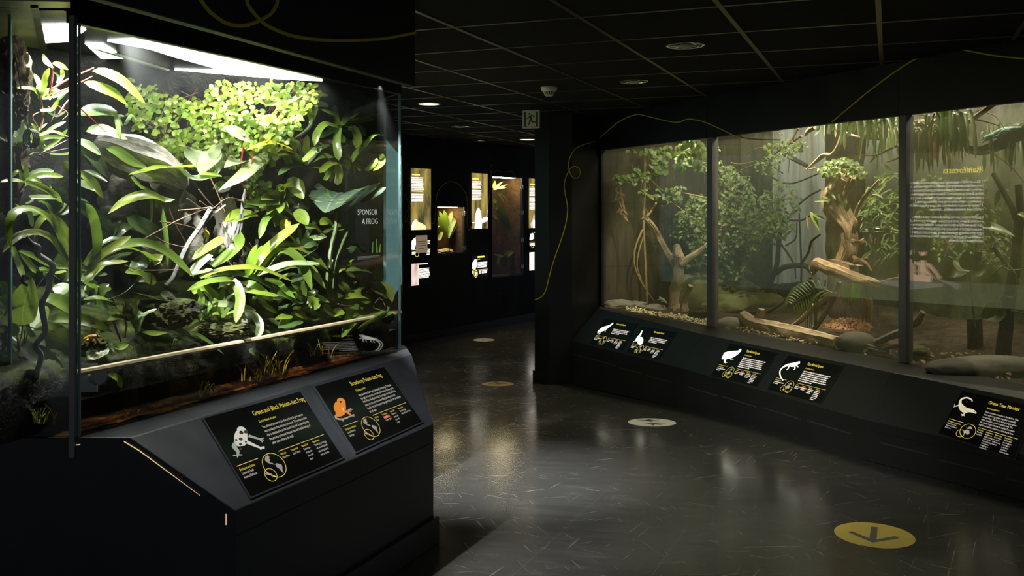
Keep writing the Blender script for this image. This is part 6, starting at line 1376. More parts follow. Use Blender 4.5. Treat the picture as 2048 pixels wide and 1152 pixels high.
m = MB(); m.blob(PT(430, 662, .14), (.05,.04,.03), 4, .2, 2, 17); tag(obj('pebble', m, M['stone']), 'brown rounded pebble behind the moss strip', 'rock')
m = MB(); m.blob(PT(475, 645, .16), (.045,.04,.03), 4, .2, 2, 19); tag(obj('pebble', m, M['stone']), 'grey pebble right of the brown pebble, behind the moss strip', 'rock')
m = MB(); m.blob(PT(330, 620, .22), (.14,.06,.05), 4, .3, 2.5, 27); tag(obj('rock', m, M['rock_dark']), 'flat wet black rock behind the round moss clump', 'rock')
m = MB(); m.blob(PT(188, 690, .10), (.045,.03,.022), 4, .3, 3, 29); tag(obj('moss_clump', m, M['moss']), 'small moss pad under the tiny frog, lower left', 'moss')
def stick(name, label, mat, specs, cat='branch'):
    m = MB()
    for w_, d, pts, *e in specs:
        P = spline(TP(pts, d), 5*len(pts)); r1 = w_*P[0].y/F; r2 = (e[0] if e else w_*.7)*P[0].y/F
        m.tube(P, [r1+(r2-r1)*k/(len(P)-1) for k in range(len(P))], 8, True, .18, len(pts))
    return tag(obj(name, m, M[mat]), label, cat)
stick('grey_stick', 'smooth grey stick leaning left in the tank middle', 'grey_stick', [(4.5,.22,Z3((1620,520),(1540,660),(1450,790),(1390,910),(1330,1050),(1270,1120)),3.5), (2.6,.22,Z3((1530,690),(1620,590),(1730,500)),2)])
stick('grey_stick', 'smooth grey stick rising to the red stalks, right of the leaning one', 'grey_stick', [(4.2,.22,Z4((300,480),(320,330),(330,200),(350,110)),2.6), (3,.22,Z4((250,520),(290,430),(310,300)),2)])
stick('dry_twigs', 'thin tangled brown twigs in front of the grey sticks', 'twig', [(1.2,.18,Z3((1370,540),(1500,530),(1610,515))), (1.2,.18,Z3((1070,780),(1250,680),(1380,610),(1600,520))), (1.0,.18,Z3((1230,625),(1340,640),(1440,660),(1530,690))), (1.0,.18,Z3((1200,745),(1280,790),(1420,825))), (1.0,.18,Z3((960,960),(1080,1000),(1370,995))), (1.3,.24,Z4((-10,110),(90,230),(180,290))), (1.2,.24,Z4((80,20),(130,130),(190,280))), (1.0,.2,Z4((330,540),(420,590),(380,520))), (1.0,.2,Z4((0,200),(120,300),(220,470),(240,520))), (.9,.2,Z4((-100,180),(60,270),(200,180),(290,185)))])
stick('twisted_vine', 'twisted grey vine with frilled bark in the lower left corner', 'wood_grey', [(6,.12,Z3((190,740),(240,800),(300,830),(290,880),(400,960),(390,1050),(370,1150)),6), (6.5,.12,Z5_((390,-10),(370,100),(320,220),(335,330),(345,440),(270,540),(315,620),(285,740),(280,790)),5), (3,.12,Z5_((180,0),(170,50),(210,80)),3), (1.6,.12,Z5_((430,-90),(340,20),(280,100)),1)], 'vine')
m = MB(); m.blob(PT(20,160,.44), (.07,.06,.15), 4, .2, 5, 3); m.blob(PT(15,300,.46), (.07,.06,.22), 4, .2, 5, 4); m.blob(PT(22,215,.40), (.05,.04,.07), 4, .4, 9, 5)
tag(obj('tree_fern_trunk', m, M['tree_fern']), 'dark fibrous tree fern trunk at the left edge of the tank', 'trunk')
m = MB(); m.tube(spline(TP([(28,105),(38,150),(46,210),(56,255),(62,300)], .28), 24), .0022, 6); c = TP([(62,262)], .27)[0] if False else PT(63, 265, .27)
for k in range(4): m.tube([c+V((.018*math.cos(a*.7), .012*k-.02, .03*math.sin(a*.7)-.02)) for a in range(10)], .003, 6)
tag(obj('sensor_cable', m, M['cable']), 'thin black cable with a coiled end hanging in the left of the tank', 'cable')
m = MB()
for k in range(22):
    x0 = R_.uniform(-25, 55); m.tube(spline(TP([(x0, R_.uniform(770,800)), (x0+R_.uniform(-8,8), R_.uniform(715,740)), (x0+R_.uniform(-18,18), R_.uniform(655,690))], R_.uniform(.24,.32)), 8), [.004]*4+[.002]*4, 5)
t = thing('reed_tuft', 'tuft of dry brown reeds standing in the water at lower left', 'plant', PT(20,790,.3)); obj('stems', m, M['reed'], t)
# submerged grass
for i, (x, y, d, n, h) in enumerate(((548,750,.04,26,60),(505,760,.05,18,45),(640,712,.035,14,40),(265,850,.05,16,40),(420,790,.045,16,36),(330,835,.05,14,36),(90,845,.08,18,45))):
    m = MB(); r = random.Random(40+i)
    for k in range(n):
        x0 = x+r.uniform(-22,22); hh = h*r.uniform(.5,1.0); a = r.uniform(-.7,.7); q = [(x0,y+r.uniform(-4,4)),(x0+a*hh*.3,y-hh*.5),(x0+a*hh*.9,y-hh*.9)]
        leaf(m, [PT(u, v, d+r.uniform(-.012,.012)) for u, v in q], 1.3*4/F, 'grass', None, r.uniform(-.5,.5), .1, n=7)
    lab = ['tallest tuft of yellow-green water grass, left of the orange frog panel','low tuft of water grass just left of the tallest tuft','small tuft of water grass under the large heart leaf','tuft of water grass near the corner post','tuft of water grass above the black frog panel','sparse tuft of water grass between post and centre','tuft of dim water grass left of the corner post'][i]
    t = thing('water_grass', lab, 'plant', PT(x, y, d), 'water grass tufts in the tank'); obj('blades', m, M['lf_amber'], t)
# a very small frog on the moss by the glass
fp = PT(183, 682, .08); s = .026
t = thing('dart_frog', 'tiny orange-brown frog sitting on moss in the lower left of the tank', 'frog', fp)
m = MB()
bm_ = [(fp+V((-s*.9,0,s*.15)), s*.28), (fp+V((-s*.3,0,s*.35)), s*.42), (fp+V((s*.35,0,s*.5)), s*.36), (fp+V((s*.8,0,s*.55)), s*.26), (fp+V((s*1.1,0,s*.5)), s*.12)]
m.tube([q for q, _ in bm_], [r for _, r in bm_], 10)
for a in (((-.6,.3,.1),(-.2,.6,.25),(-.8,.7,-.2)), ((-.6,-.3,.1),(-.2,-.6,.25),(-.8,-.7,-.2)), ((.4,.3,.3),(.6,.5,0),(.8,.55,-.25)), ((.4,-.3,.3),(.6,-.5,0),(.8,-.55,-.25))): m.tube(spline([fp+V(p)*s for p in a], 7), [s*.13]*4+[s*.08]*3, 6)
obj('body', m, plain('frog_skin', (0.45,0.26,0.03), 0.35, 0, .5, 200, .8), t)
m = MB(); m.blob(fp+V((s*.85,.22*s,s*.78)), (s*.12,)*3, 2, 0); m.blob(fp+V((s*.85,-.22*s,s*.78)), (s*.12,)*3, 2, 0); obj('eyes', m, M['cable'], t)
# ---------------------------------------------------------------- planting of the long windowed enclosure
def dwall(x):
    a = (x-CX)/F; return (a*W0.y-W0.x)/(WN.x-a*WN.y)-.07
def WPt(pts, d, arch=0.0):
    n = len(pts); out = []
    for i, (x, y) in enumerate(pts):
        k = i/max(1, n-1); dd = d if not isinstance(d, tuple) else d[0]*(1-k)+d[1]*k
        out.append(PW(x, y, max(.05, min(1.62, dwall(x), dd+arch*math.sin(k*math.pi)))))
    return out
A7 = lambda *p: [(1190+x/5.4875, 270+y/5.4875) for x, y in p]
A8 = lambda *p: [(1190+x/5.758, 460+y/5.758) for x, y in p]
B1 = lambda *p: [(1420+x/4.8, 230+y/4.8) for x, y in p]
B2 = lambda *p: [(1580+x/4.43, 220+y/4.43) for x, y in p]
B3 = lambda *p: [(1420+x/4.43, 440+y/4.43) for x, y in p]
B4 = lambda *p: [(1600+x/4.114, 440+y/4.114) for x, y in p]
C5 = lambda *p: [(1800+x/3.972, 190+y/3.972) for x, y in p]
C6 = lambda *p: [(1800+x/3.6, 460+y/3.6) for x, y in p]
def limb(m, pts, d, rpx, rough=.16, n=12, seed=0, seg=6):
    P = spline(WPt(pts, d), seg*len(pts)); k = len(P); R = []
    for i, p in enumerate(P):
        u = i/(k-1)*(len(rpx)-1); a = int(min(u, len(rpx)-2)); R.append((rpx[a]+(rpx[a+1]-rpx[a])*(u-a))*p.y/F)
    m.tube(P, R, n, True, rough, seed)
def wood(name, label, cat, mat, limbs, rough=.16, n=14):
    m = MB()
    for i, L in enumerate(limbs): limb(m, L[2], L[1], L[0], L[3] if len(L) > 3 else rough, n, i*3)
    return tag(obj(name, m, M[mat]), label, cat)
# pane 1
wood('cut_tree_stump', 'pale cut tree stump with forked limbs behind the column-side window', 'tree', 'wood_pale', [
    ([19,14,12.5,12,11,10,7], .55, A8((935,960),(935,860),(930,700),(960,560),(960,430),(970,330),(935,190)), .14),
    ([7,8.5,10,11], .55, A8((930,180),(945,215),(950,260),(965,330)), .3),
    ([9,7.5,6.5,6,5.5,5], (.55,.62), A8((950,430),(870,320),(810,220),(740,90),(680,-30),(600,-120)), .2), ([5,4.5,4], (.62,.66), A7((690,1100),(600,980),(525,905)), .2),
    ([3,4,5], .6, A8((700,190),(770,200),(830,260)), .3), ([8,6.5,6,5], (.55,.75), A8((985,400),(1080,330),(1190,260),(1310,160)), .15),
    ([9,7,5.5,5], .5, A8((1040,945),(1030,850),(1060,740),(1100,640)), .14), ([14,16,9], .52, A8((900,960),(960,950),(1060,950)), .2)])
wood('bamboo_pole', 'upright bamboo pole tied in front of the streaked end board', 'pole', 'bamboo', [([2.6,2.4,2.4], .95, A8((600,850),(580,430),(560,0)), .03), ([2.6,3.0,3.0,2.6], .95, [(1287,462),(1288,400),(1289,350),(1290,296)], .03), ([2.2,2.2,2.4], .93, [(1288,408),(1291,345),(1296,298)], .05)])
wood('liana', 'pair of thin hanging lianas looping beside the bamboo pole', 'vine', 'bamboo', [([2.1,2,2,2,1.8,1.6], .9, A8((545,0),(475,170),(448,330),(470,470),(560,650),(690,840)), .1), ([1.6,1.6,1.5,1.4], .88, A8((560,60),(500,270),(485,420),(530,580)), .1), ([1.3,1.3,1.2], .9, A7((520,480),(500,640),(525,760)), .1)])
wood('thin_branch', 'thin tan branch crossing above the stump, column-side window', 'branch', 'bamboo', [([3.4,3,2.4,1.4], .66, A7((555,915),(640,800),(700,700),(760,610)), .1), ([1.2,1.5,1.4], .68, A7((600,470),(670,550),(745,620)), .1), ([1.5,1.3,1.2], .6, A7((960,635),(1080,660),(1235,690)), .1), ([1.2,1,.8], .6, A7((840,740),(930,800),(990,850)), .1), ([1,1,.9], .6, A7((700,780),(780,780),(830,740)), .1), ([1,.9,.8], .8, A7((600,540),(600,590),(560,580)), .1), ([1.6,1.2,.8], .85, A7((545,800),(570,840),(590,870)), .1)])
def bush(name, label, mat, clusters, seed, d, size, kind='ovate', twigs=True, cat='plant', smat='twig', drop=.5, wide=.55):
    r = random.Random(seed); m = MB(); s = MB(); P0 = None
    for (cx, cy, rx, ry, n) in clusters:
        c = PW(cx, cy, max(.08, min(d, dwall(cx))))
        if P0 is None: P0 = c
        for k in range(n):
            while True:
                u, v = r.uniform(-1,1), r.uniform(-1,1)
                if u*u+v*v <= 1: break
            dd = max(.06, min(1.6, dwall(cx+u*rx)-.04, d+r.uniform(-.16,.16))); p = PW(cx+u*rx, cy+v*ry, dd); px = p.y/F; L = size*r.uniform(.7,1.25)*px
            a = r.uniform(0, 6.283); dr = V((math.cos(a)*.8, math.sin(a)*.5-.15, -drop+r.uniform(-.4,.4))).normalized()
            leaf(m, [p, p+dr*L*.5+V((0,0,.1*L)), p+dr*L], L*wide*.5, kind, V((r.uniform(-.6,.6), -.8+r.uniform(-.3,.3), .7)), 0, .18, n=6, wave=.08)
        if twigs:
            for k in range(max(2, n//9)):
                x_ = cx+r.uniform(-1,1)*rx*.8; q = PW(x_, cy+r.uniform(-1,1)*ry*.8, max(.06, min(dwall(x_), d+r.uniform(-.1,.1)))); mid = (c+q)/2+V((r.uniform(-.03,.03), r.uniform(-.03,.03), r.uniform(-.02,.05))); s.tube(spline([c, mid, q], 7), [.0035]*3+[.002]*4, 5)
    t = thing(name, label, cat, P0); obj('foliage', m, M[mat], t)
    if s.f: obj('twigs', s, M[smat], t)
    return t
bush('maple_leaf_spray', 'bright leafy spray hanging at the top right of the column-side window', 'lf_ivy', [(1384,302,30,26,110),(1360,318,12,20,30),(1405,320,9,20,34)], 1, .35, 14, 'ovate', True, wide=.75, drop=.8)
bush('maple_leaf_spray', 'leafy spray in the top middle of the column-side window, over the bamboo', 'lf_ivy', [(1316,316,18,22,60),(1305,300,20,6,16),(1335,300,12,9,18),(1322,338,16,8,22)], 2, .75, 13, 'ovate', True, wide=.75, drop=.8)
bush('maple_leaf_spray', 'pale leafy spray reaching left of the bamboo pole', 'lf_ivy', [(1260,355,34,9,46),(1285,352,16,10,22),(1235,360,8,8,10),(1264,302,7,4,8),(1275,340,6,4,6)], 3, .85, 11, 'ovate', True, wide=.7)
bush('maple_leaf_spray', 'leafy twig above the stump in the column-side window', 'lf_shrub', [(1335,388,26,12,60),(1350,396,12,8,20),(1287,386,9,8,14),(1306,394,7,4,8),(1357,376,9,5,10)], 4, .62, 10, 'ovate', True, wide=.7)
bush('leafy_shrub', 'dense green shrub behind the stump at the right of the column-side window', 'lf_shrub', [(1395,420,24,34,170),(1370,440,20,20,70),(1398,480,20,26,110),(1362,470,18,10,40),(1390,520,24,16,60),(1345,466,8,6,10)], 5, .85, 10, 'lance', True, wide=.6)
m = MB(); r = random.Random(9)
P = spline(WPt([(1238,372),(1240,390),(1239,405),(1243,425)], .85), 12); m.tube(P, .006, 6, True, .6)
for k in range(14): p = P[r.randrange(12)]; leaf(m, [p, p+V((r.uniform(-.05,.05), -.02, -.05)), p+V((r.uniform(-.08,.08), -.03, -.10))], .012, 'lance', n=5)
tag(obj('dead_leaf_hanging', m, M['lf_dry']), 'hanging string of dead brown leaves at the far left of the column-side window', 'dead leaves')
def rock(name, label, px, py, d, r, mat='stone', amp=.16, seed=1, freq=1.6, cat='rock'):
    p = PW(px, py, d); m = MB(); m.blob(p, r, 4, amp, freq, seed); return tag(obj(name, m, M[mat]), label, cat)
rock('boulder', 'big mossy boulder behind the window bar, right of the cut stump', 1425, 597, .95, (.46,.32,.25), 'stone_moss', .16, 3)
rock('boulder', 'green mossy lower boulder at the left of the middle window', 1492, 618, .95, (.40,.28,.16), 'stone_moss', .2, 4)
rock('rock', 'low brown rock at the left end of the column-side window', 1240, 612, .14, (.17,.09,.06), 'stone', .2, 5)
rock('rock', 'low brown rock between the bamboo pole foot and the lizard', 1275, 612, .30, (.10,.09,.05), 'stone', .2, 6)
rock('rock', 'rounded brown rock just left of the cut stump', 1312, 618, .38, (.11,.09,.05), 'stone', .16, 7)
rock('rock', 'dark rock by the window bar at the right of the column-side window', 1403, 628, .30, (.12,.1,.08), 'soil', .2, 8)
rock('river_stone', 'smooth grey stone at the lower left of the middle window', 1462, 652, .16, (.125,.09,.075), 'stone', .07, 9, 1.0)
rock('river_stone', 'smooth grey stone at the lower right of the middle window', 1713, 686, .14, (.135,.10,.075), 'stone', .07, 10, 1.0)
rock('rock', 'mossy green rock just right of the wide window bar', 1833, 705, .22, (.085,.08,.05), 'stone_moss', .15, 11)
rock('flat_rock', 'large flat sandy rock along the front of the widest window', 1985, 738, .20, (.40,.12,.075), 'stone', .1, 12, 1.2)
def litter(name, label, mat, pts, n, size, seed, dmax=.14):
    r = random.Random(seed); m = MB()
    for k in range(n):
        i = r.randrange(len(pts)-1); t_ = r.random(); x = pts[i][0]+(pts[i+1][0]-pts[i][0])*t_; d = min(dwall(x), r.uniform(.045, dmax)); p = PW(x, 500, max(.045, d)); u = (p-W0).dot(WD); p.z = ground_z(u, d)+.006+r.uniform(0,.02)
        a = r.uniform(0, 6.28); dr = V((math.cos(a), math.sin(a), r.uniform(-.2,.5)))*size*r.uniform(.6,1.3)
        leaf(m, [p, p+dr*.5+V((0,0,.006)), p+dr], size*.3, 'ovate', V((r.uniform(-.5,.5), r.uniform(-.9,.2), 1)), 0, .3, n=4)
    return tag(obj(name, m, M[mat]), label, 'leaf litter', None, 'stuff')
litter('pale_chips', 'pale yellow bark chips along the front of the column-side window', 'litter', [(1250,0),(1340,0),(1413,0)], 420, .026, 1, .20)
litter('leaf_litter', 'brown leaf litter along the front of the middle window', 'lf_dry', [(1428,0),(1600,0),(1795,0)], 150, .03, 2, .22)
litter('leaf_litter', 'brown leaf litter on the floor of the widest window', 'lf_dry', [(1815,0),(2046,0)], 90, .035, 3, .5)
def lizard(label, pts, d, w_, mat, fn=WPt, rmax=1):
    P = spline(fn(pts, d), 22); pr = [.35,.62,.72,.62,.5,.75,.95,1.05,1.1,1.1,1.05,.95,.8,.62,.5,.42,.34,.27,.2,.14,.09,.04]; t = thing('lizard', label, 'lizard', P[8]); px = P[8].y/F; m = MB(); m.tube(P, [w_*k*px for k in pr], 10)
    for i in (6, 12):
        for s in (-1, 1):
            q = P[i]; T = (P[i+1]-P[i-1]).normalized(); sd = T.cross(V((0,0,1))).normalized()*s; L = w_*px
            K = [q+sd*L*.7, q+sd*L*2.0+T*(-L*.6)+V((0,0,-.2*L)), q+sd*L*2.4+T*(-L*1.6)+V((0,0,-1.2*L))]; m.tube(spline(K, 7), [L*.38,L*.36,L*.33,L*.3,L*.26,L*.22,L*.2], 6)
            for f in (-.6, 0, .6): m.tube([K[2], K[2]+(-T+sd*f)*L*1.0-V((0,0,.1*L))], [L*.12,L*.05], 5)
    obj('body', m, M[mat], t)
    m = MB(); T = (P[0]-P[2]).normalized(); sd = T.cross(V((0,0,1))).normalized(); L = w_*px
    for s in (-1, 1): m.blob(P[1]+sd*s*L*.5+V((0,0,.32*L)), (L*.16,)*3, 2, 0)
    obj('eyes', m, M['cable'], t)
def lizskin(name, a, b):
    t = NT(name); uvn = t.n('UVMap', uv_map='leaf'); sp = t.n('SeparateXYZ'); t.l(uvn.outputs[0], sp.inputs[0]); k = t.math('GREATER_THAN', t.math('SINE', t.math('MULTIPLY', sp.outputs[0], 55)), .72)
    return t.done(t.bsdf(t.mix(k, a, b), .5, 0, .4, t.bump(t.noise(t.coord('World'), 160, 2), .3, .003)))
M['liz_teal'] = lizskin('teal_lizard', (0.16,0.34,0.27), (0.34,0.50,0.44)); M['liz_green'] = lizskin('grey_green_lizard', (0.22,0.33,0.22), (0.35,0.42,0.30))
lizard('small grey-green lizard on the rocks at the foot of the cut stump', A8((740,775),(775,800),(810,830),(830,845),(850,850)), .42, 3.0, 'liz_green')
lizard('large teal banded lizard lying on the dark log in the widest window', C5((655,355),(720,330),(800,300),(880,275),(960,262),(1060,262)), .62, 8.0, 'liz_teal')
# pane 2
wood('gnarled_trunk', 'twisted brown driftwood trunk hanging in the middle window', 'driftwood', 'wood_tan', [
    ([19,20,22,21,18,15,14,15,19], .62, B2((505,590),(450,670),(385,760),(385,870),(450,970),(510,1050),(530,1130),(520,1230),(500,1330)), .26),
    ([6,6,5,5,5,4], .53, B2((560,600),(500,720),(480,800),(545,950),(580,1010),(560,1090)), .35),
    ([9,11,10,13,17], .6, B4((370,110),(395,200),(410,260),(395,310),(370,350)), .25), ([5,4,2.5], .56, B4((430,170),(480,185),(545,178)), .25), ([5,4,2], .56, B4((440,310),(500,330),(560,310)), .25), ([4,3,1.5], .55, B4((450,330),(540,350),(590,420)), .25), ([5,4,3], .66, B4((360,180),(330,250),(330,330)), .3)])
wood('platform_branch', 'thick curved brown branch like a shelf under the twisted trunk', 'driftwood', 'wood_tan', [
    ([9,12,13,12,11,9,7.5,6.5,6], (.42,.30), B4((105,400),(150,360),(240,400),(340,430),(450,470),(560,500),(660,530),(740,505),(830,490)), .2), ([6,9,10,9,6], .50, B4((190,350),(280,360),(360,380),(430,400),(480,420)), .25), ([6,6,5], .40, B4((110,370),(100,420),(115,440)), .2)], n=18)
wood('tan_branch', 'bare tan branch curving up right of the twisted trunk', 'branch', 'wood_pale', [([3.2,3.6,3.6,3,2.4], .55, B2((572,985),(590,890),(660,770),(730,690),(790,620)), .12)])
wood('tan_branch', 'forked bare tan branch at the top of the middle window', 'branch', 'wood_pale', [([1.2,3.2,4.2,4,4.2,4.6,5], .50, B2((148,525),(230,455),(300,400),(370,395),(425,320),(460,220),(500,100)), .18), ([1,1.4,1.4], .5, B2((140,525),(200,520),(230,515)), .1)])
wood('tan_branch', 'broken tan branch end poking from the top edge of the middle window', 'branch', 'wood_pale', [([5,5,4,2], .3, B2((215,150),(175,175),(145,205),(135,230)), .25)])
wood('tan_branch', 'slim forked twig under the spider plant beside the wide window bar', 'branch', 'wood_pale', [([1,1.5,2.2,2.6,3], .3, B2((620,400),(700,402),(780,395),(850,360),(960,310)), .1), ([1.2,1.5,2], .3, B2((710,465),(740,430),(775,400)), .1), ([1.6,2.2,2.6], .3, B2((860,460),(920,440),(975,420)), .1), ([1.8,2,2.2], .5, B2((470,190),(560,225),(650,250)), .1)])
wood('background_tree', 'dark upright tree trunk behind the twisted driftwood', 'tree', 'bark', [([40,36,34,34,36,40], 1.15, [(1692,215),(1690,300),(1690,380),(1690,460),(1692,540),(1700,640)], .12)], n=20)
wood('mossy_log', 'pale mossy log across the top right of the middle window', 'log', 'wood_pale', [([8,10,11,11,10], .85, B2((610,80),(680,200),(790,215),(880,205),(1000,200)), .14)], n=16)
bush('epiphyte_fern', 'ball of green ferny leaves on top of the twisted trunk', 'lf_shrub', [(1682,334,40,17,190),(1660,338,18,14,50),(1690,325,20,10,60),(1718,345,16,10,36)], 31, .55, 9, 'round', False, wide=.9)
bush('leafy_shrub', 'large hazy shrub filling the left of the middle window', 'lf_shrub', [(1470,390,44,50,230),(1455,450,34,50,260),(1520,440,50,40,230),(1560,400,40,40,130),(1445,520,22,36,90),(1475,545,26,18,46),(1500,480,44,30,140),(1560,450,30,30,80)], 32, .95, 11, 'lance', True, wide=.6)
bush('leafy_shrub', 'pale leafy branches high at the left of the middle window', 'lf_ivy', [(1450,345,26,14,60),(1560,300,36,18,70),(1585,290,34,12,46),(1540,330,30,20,50),(1436,325,10,14,16),(1432,300,5,20,16)], 33, .7, 9, 'lance', True, wide=.6)
bush('highlight_sprig', 'bright green sprig standing in for highlights inside the hazy shrub, middle window', 'lf_bright', [(1545,445,22,20,60),(1520,470,16,10,26),(1510,495,8,6,8)], 41, .8, 9, 'lance', True, wide=.6)  # brighter leaf colour paints highlights into the shrub
wood('shrub_branches', 'thin brown branches slanting through the hazy shrub', 'branch', 'bamboo', [([2.6,2.2,1.8,1.4,1], .8, B1((880,200),(680,330),(540,430),(400,490),(270,540)), .1), ([1.3,1.3,1.1], .8, B1((580,300),(510,380),(450,430)), .1), ([1,1,.9], .8, B1((450,440),(280,480),(110,500)), .1), ([1.8,1.5,1.2], .8, B1((850,130),(790,230),(740,290)), .1), ([1.2,1,1], .8, B1((700,180),(680,190),(650,170)), .1), ([1,1,.8], .8, B1((300,520),(250,580),(160,680)), .1), ([1,1,.8], .8, B1((760,350),(760,460),(750,560)), .1), ([.9,.9,.8], .8, B1((320,390),(430,330),(560,300)), .1), ([1,.9,.7], .8, B1((200,455),(260,470),(370,460)), .1)])
wood('bare_sapling', 'dark crooked sapling stems before the misty back cloth', 'tree', 'bark', [([7,6,5,5,4], 1.25, B3((540,800),(520,620),(590,400),(610,200),(640,20)), .15), ([3,2.6,2.6,2], 1.2, B3((810,380),(870,290),(900,190),(975,130)), .1), ([2.2,2,2,1.6], 1.2, B3((805,600),(810,400),(800,180),(790,-60)), .06), ([3,2.4,2,1.4], 1.1, B3((530,110),(640,230),(740,390),(760,520)), .08), ([1.8,1.4,1.2], 1.2, B3((670,230),(760,160),(770,20)), .1), ([2,1.6,1.6,1.4], 1.1, B1((600,600),(700,650),(820,650),(1050,560)), .1), ([2.2,2,1.6], 1.2, B1((840,870),(950,780),(1060,720)), .1), ([2.4,2,1.6], 1.2, B1((760,1010),(880,1010),(970,960)), .1), ([2,1.6,1.2], 1.1, B1((560,450),(640,520),(700,560)), .08), ([6,5,4], 1.3, B1((700,360),(800,420),(930,490)), .1), ([2,1.8,1.5], 1.2, B1((630,1080),(740,1000),(850,900)), .1), ([3,2,2], .95, B3((505,825),(640,740),(900,510)), .06)], n=8)
wood('arch_hoop', 'dark arched tunnel rim low behind the sapling', 'hollow log', 'bark', [([5,5.5,5.5,5.5,5], 1.35, B3((590,470),(650,420),(750,405),(850,410),(900,460)), .08), ([14,14], 1.45, B3((640,620),(880,600)), .1)])
plant('bamboo_sprig', 'sprig of bright narrow leaves at the left edge of the twisted trunk', 'lf_mid', [('lance', 5, .55, B2((180,900),(220,980),(262,1080)),{'mat':'lf_bright'}), ('lance', 4, .55, B2((200,920),(260,950),(320,980))), ('lance', 3, .52, B2((330,690),(370,750),(410,800))), ('lance', 3, .52, B2((210,810),(290,805),(380,805))), ('lance', 3, .5, B2((380,800),(330,860),(300,910))), ('lance', 2.5, .5, B2((280,760),(330,780),(370,800))), ('lance', 3, .5, B2((430,740),(440,780),(450,830))), ('lance', 4, .5, B2((470,810),(480,840),(485,870))), ('lance', 4, .5, B2((520,815),(515,860),(510,900))), ('lance', 2, .55, B2((150,930),(155,1000),(165,1060)),{'mat':'lf_dry'})], (), fn=WPt)
def hang(name, label, mat, cxs, y0, L, n, seed, d, w_, mats=(), arch=1.0):
    r = random.Random(seed); lv = []
    for k in range(n):
        cx = r.uniform(*cxs); a = r.uniform(-1,1)*arch; l = L*r.uniform(.6,1.15); y = y0+r.uniform(-26,16)*L/75; dd = d+r.uniform(-.15,.15)
        lv.append(('strap', w_*r.uniform(.8,1.2), (dd, dd-.08), [(cx,y),(cx+a*l*.35,y-l*.08+l*.12),(cx+a*l*.62,y+l*.45),(cx+a*l*.72,y+l)], {'mat': r.choice((mat,)+tuple(mats)), 'roll': r.uniform(-.6,.6), 'fold': .3}))
    return plant(name, label, mat, lv, (), fn=WPt)
hang('spider_plant', 'pale hanging spider plant along the top of the middle window', 'lf_spider', (1650,1790), 228, 62, 40, 51, .35, 3.0, ('lf_pale',), .6)
hang('spider_plant', 'long arching spider plant leaves left of the wide window bar', 'lf_spider', (1735,1790), 255, 75, 20, 52, .40, 2.2, ('lf_ivy',), -.9 if False else .9)
plant('spider_plant', 'few bleached narrow leaves at the top edge above the forked branch', 'lf_pale', [('lance', 5, .25, B2((275,130),(250,180),(215,230))), ('lance', 6, .25, B2((390,110),(360,150),(328,215))), ('lance', 5, .25, B2((445,110),(435,150),(430,190))), ('lance', 6, .25, B2((500,110),(470,170),(440,230)),{'mat':'lf_spider'}), ('lance', 6, .25, B2((550,110),(535,180),(510,245)),{'mat':'lf_spider'}), ('lance', 5, .25, B2((580,100),(575,150),(565,205)),{'mat':'lf_spider'}), ('lance', 5, .28, B2((800,460),(850,510),(915,540)),{'mat':'lf_pale'}), ('lance', 4, .28, B2((915,560),(940,565),(960,570)))], (), fn=WPt)
wood('bark_log', 'big fallen bark log with a broken stub along the front of the middle window', 'log', 'wood_pale', [([11,13,14,15,15,15,14,12], (.24,.14), B3((300,845),(360,900),(450,938),(600,968),(760,1006),(900,1036),(1020,1062),(1130,1088)), .2), ([6,7,8,9], .24, B3((460,790),(450,830),(430,870),(400,920)), .35), ([5,7], .24, B3((300,840),(340,880)), .4)], n=18)
wood('thin_log', 'slanting tan stick with a knob over the bark log', 'branch', 'wood_pale', [([3.5,4.5,5,5,4], .40, B4((-110,900),(0,830),(100,730),(190,660),(285,595)), .14), ([6,5], .4, B4((100,690),(95,740)), .3)])
wood('thin_log', 'slanting grey stick rising from the bark log to the platform branch', 'branch', 'wood_grey', [([5,5.5,5,4.5], .45, B4((100,920),(190,790),(260,670),(325,510)), .1)])
wood('white_stick', 'thin upright stick with a white foot beside the wide window bar', 'branch', 'wood_grey', [([1.8,2,2.2], .30, B4((630,690),(640,830),(657,1000)), .06)])
wood('grey_driftwood', 'cracked grey driftwood at the foot of the wide window bar', 'driftwood', 'wood_grey', [([5,7,8,8], .14, B4((620,1010),(700,975),(760,950),(860,910)), .25), ([4,6,6], .12, B4((560,1040),(640,1060),(720,1080)), .35), ([3,4,4], .11, B4((680,1060),(780,1040),(860,1020)), .3)])
def frond(name, label, mat, rach, d, L, n, fn=WPt, drop=.6):
    R = spline(fn(rach, d), n); lv = MB(); st = MB(); st.tube(R, .003, 5)
    for i in range(1, n):
        T = (R[i]-R[i-1]).normalized(); l = L*math.sin(math.pi*(.15+.8*i/n))
        for s in (-1, 1):
            sd = T.cross(V((0,-1,0.2))).normalized()*s; tip = R[i]+(sd*.75+T*.5)*l+V((0,0,-drop*l)); leaf(lv, [R[i], R[i]+(sd*.45+T*.25)*l, tip], .006, 'lance', n=6)
    t = thing(name, label, 'plant', R[0]); obj('leaflets', lv, M[mat], t); obj('rachis', st, M['stem_green'], t)
frond('palm_frond', 'small palm frond over the bark log, under the platform branch', 'lf_shrub', B4((270,600),(190,570),(100,600),(0,650),(-60,690)), .35, .22, 16)
plant('striped_grass', 'yellow-green hanging blades under the platform branch', 'lf_lime', [('strap', 2.5, .45, B4((x,520),(x-10+5*k%7,600),(x-25+7*k%13,680))) for k, x in enumerate((400,425,440,460,480,500,380))]+[('strap', 2.5, .55, B4((x,640),(x+5,740),(x+(k%3)*6-6,850)),{'mat':'lf_dry'}) for k, x in enumerate((520,545,560,580,590))], (), fn=WPt)
m = MB(); r = random.Random(77); c = PG(1700, 660)
vs = []; nn_ = 26
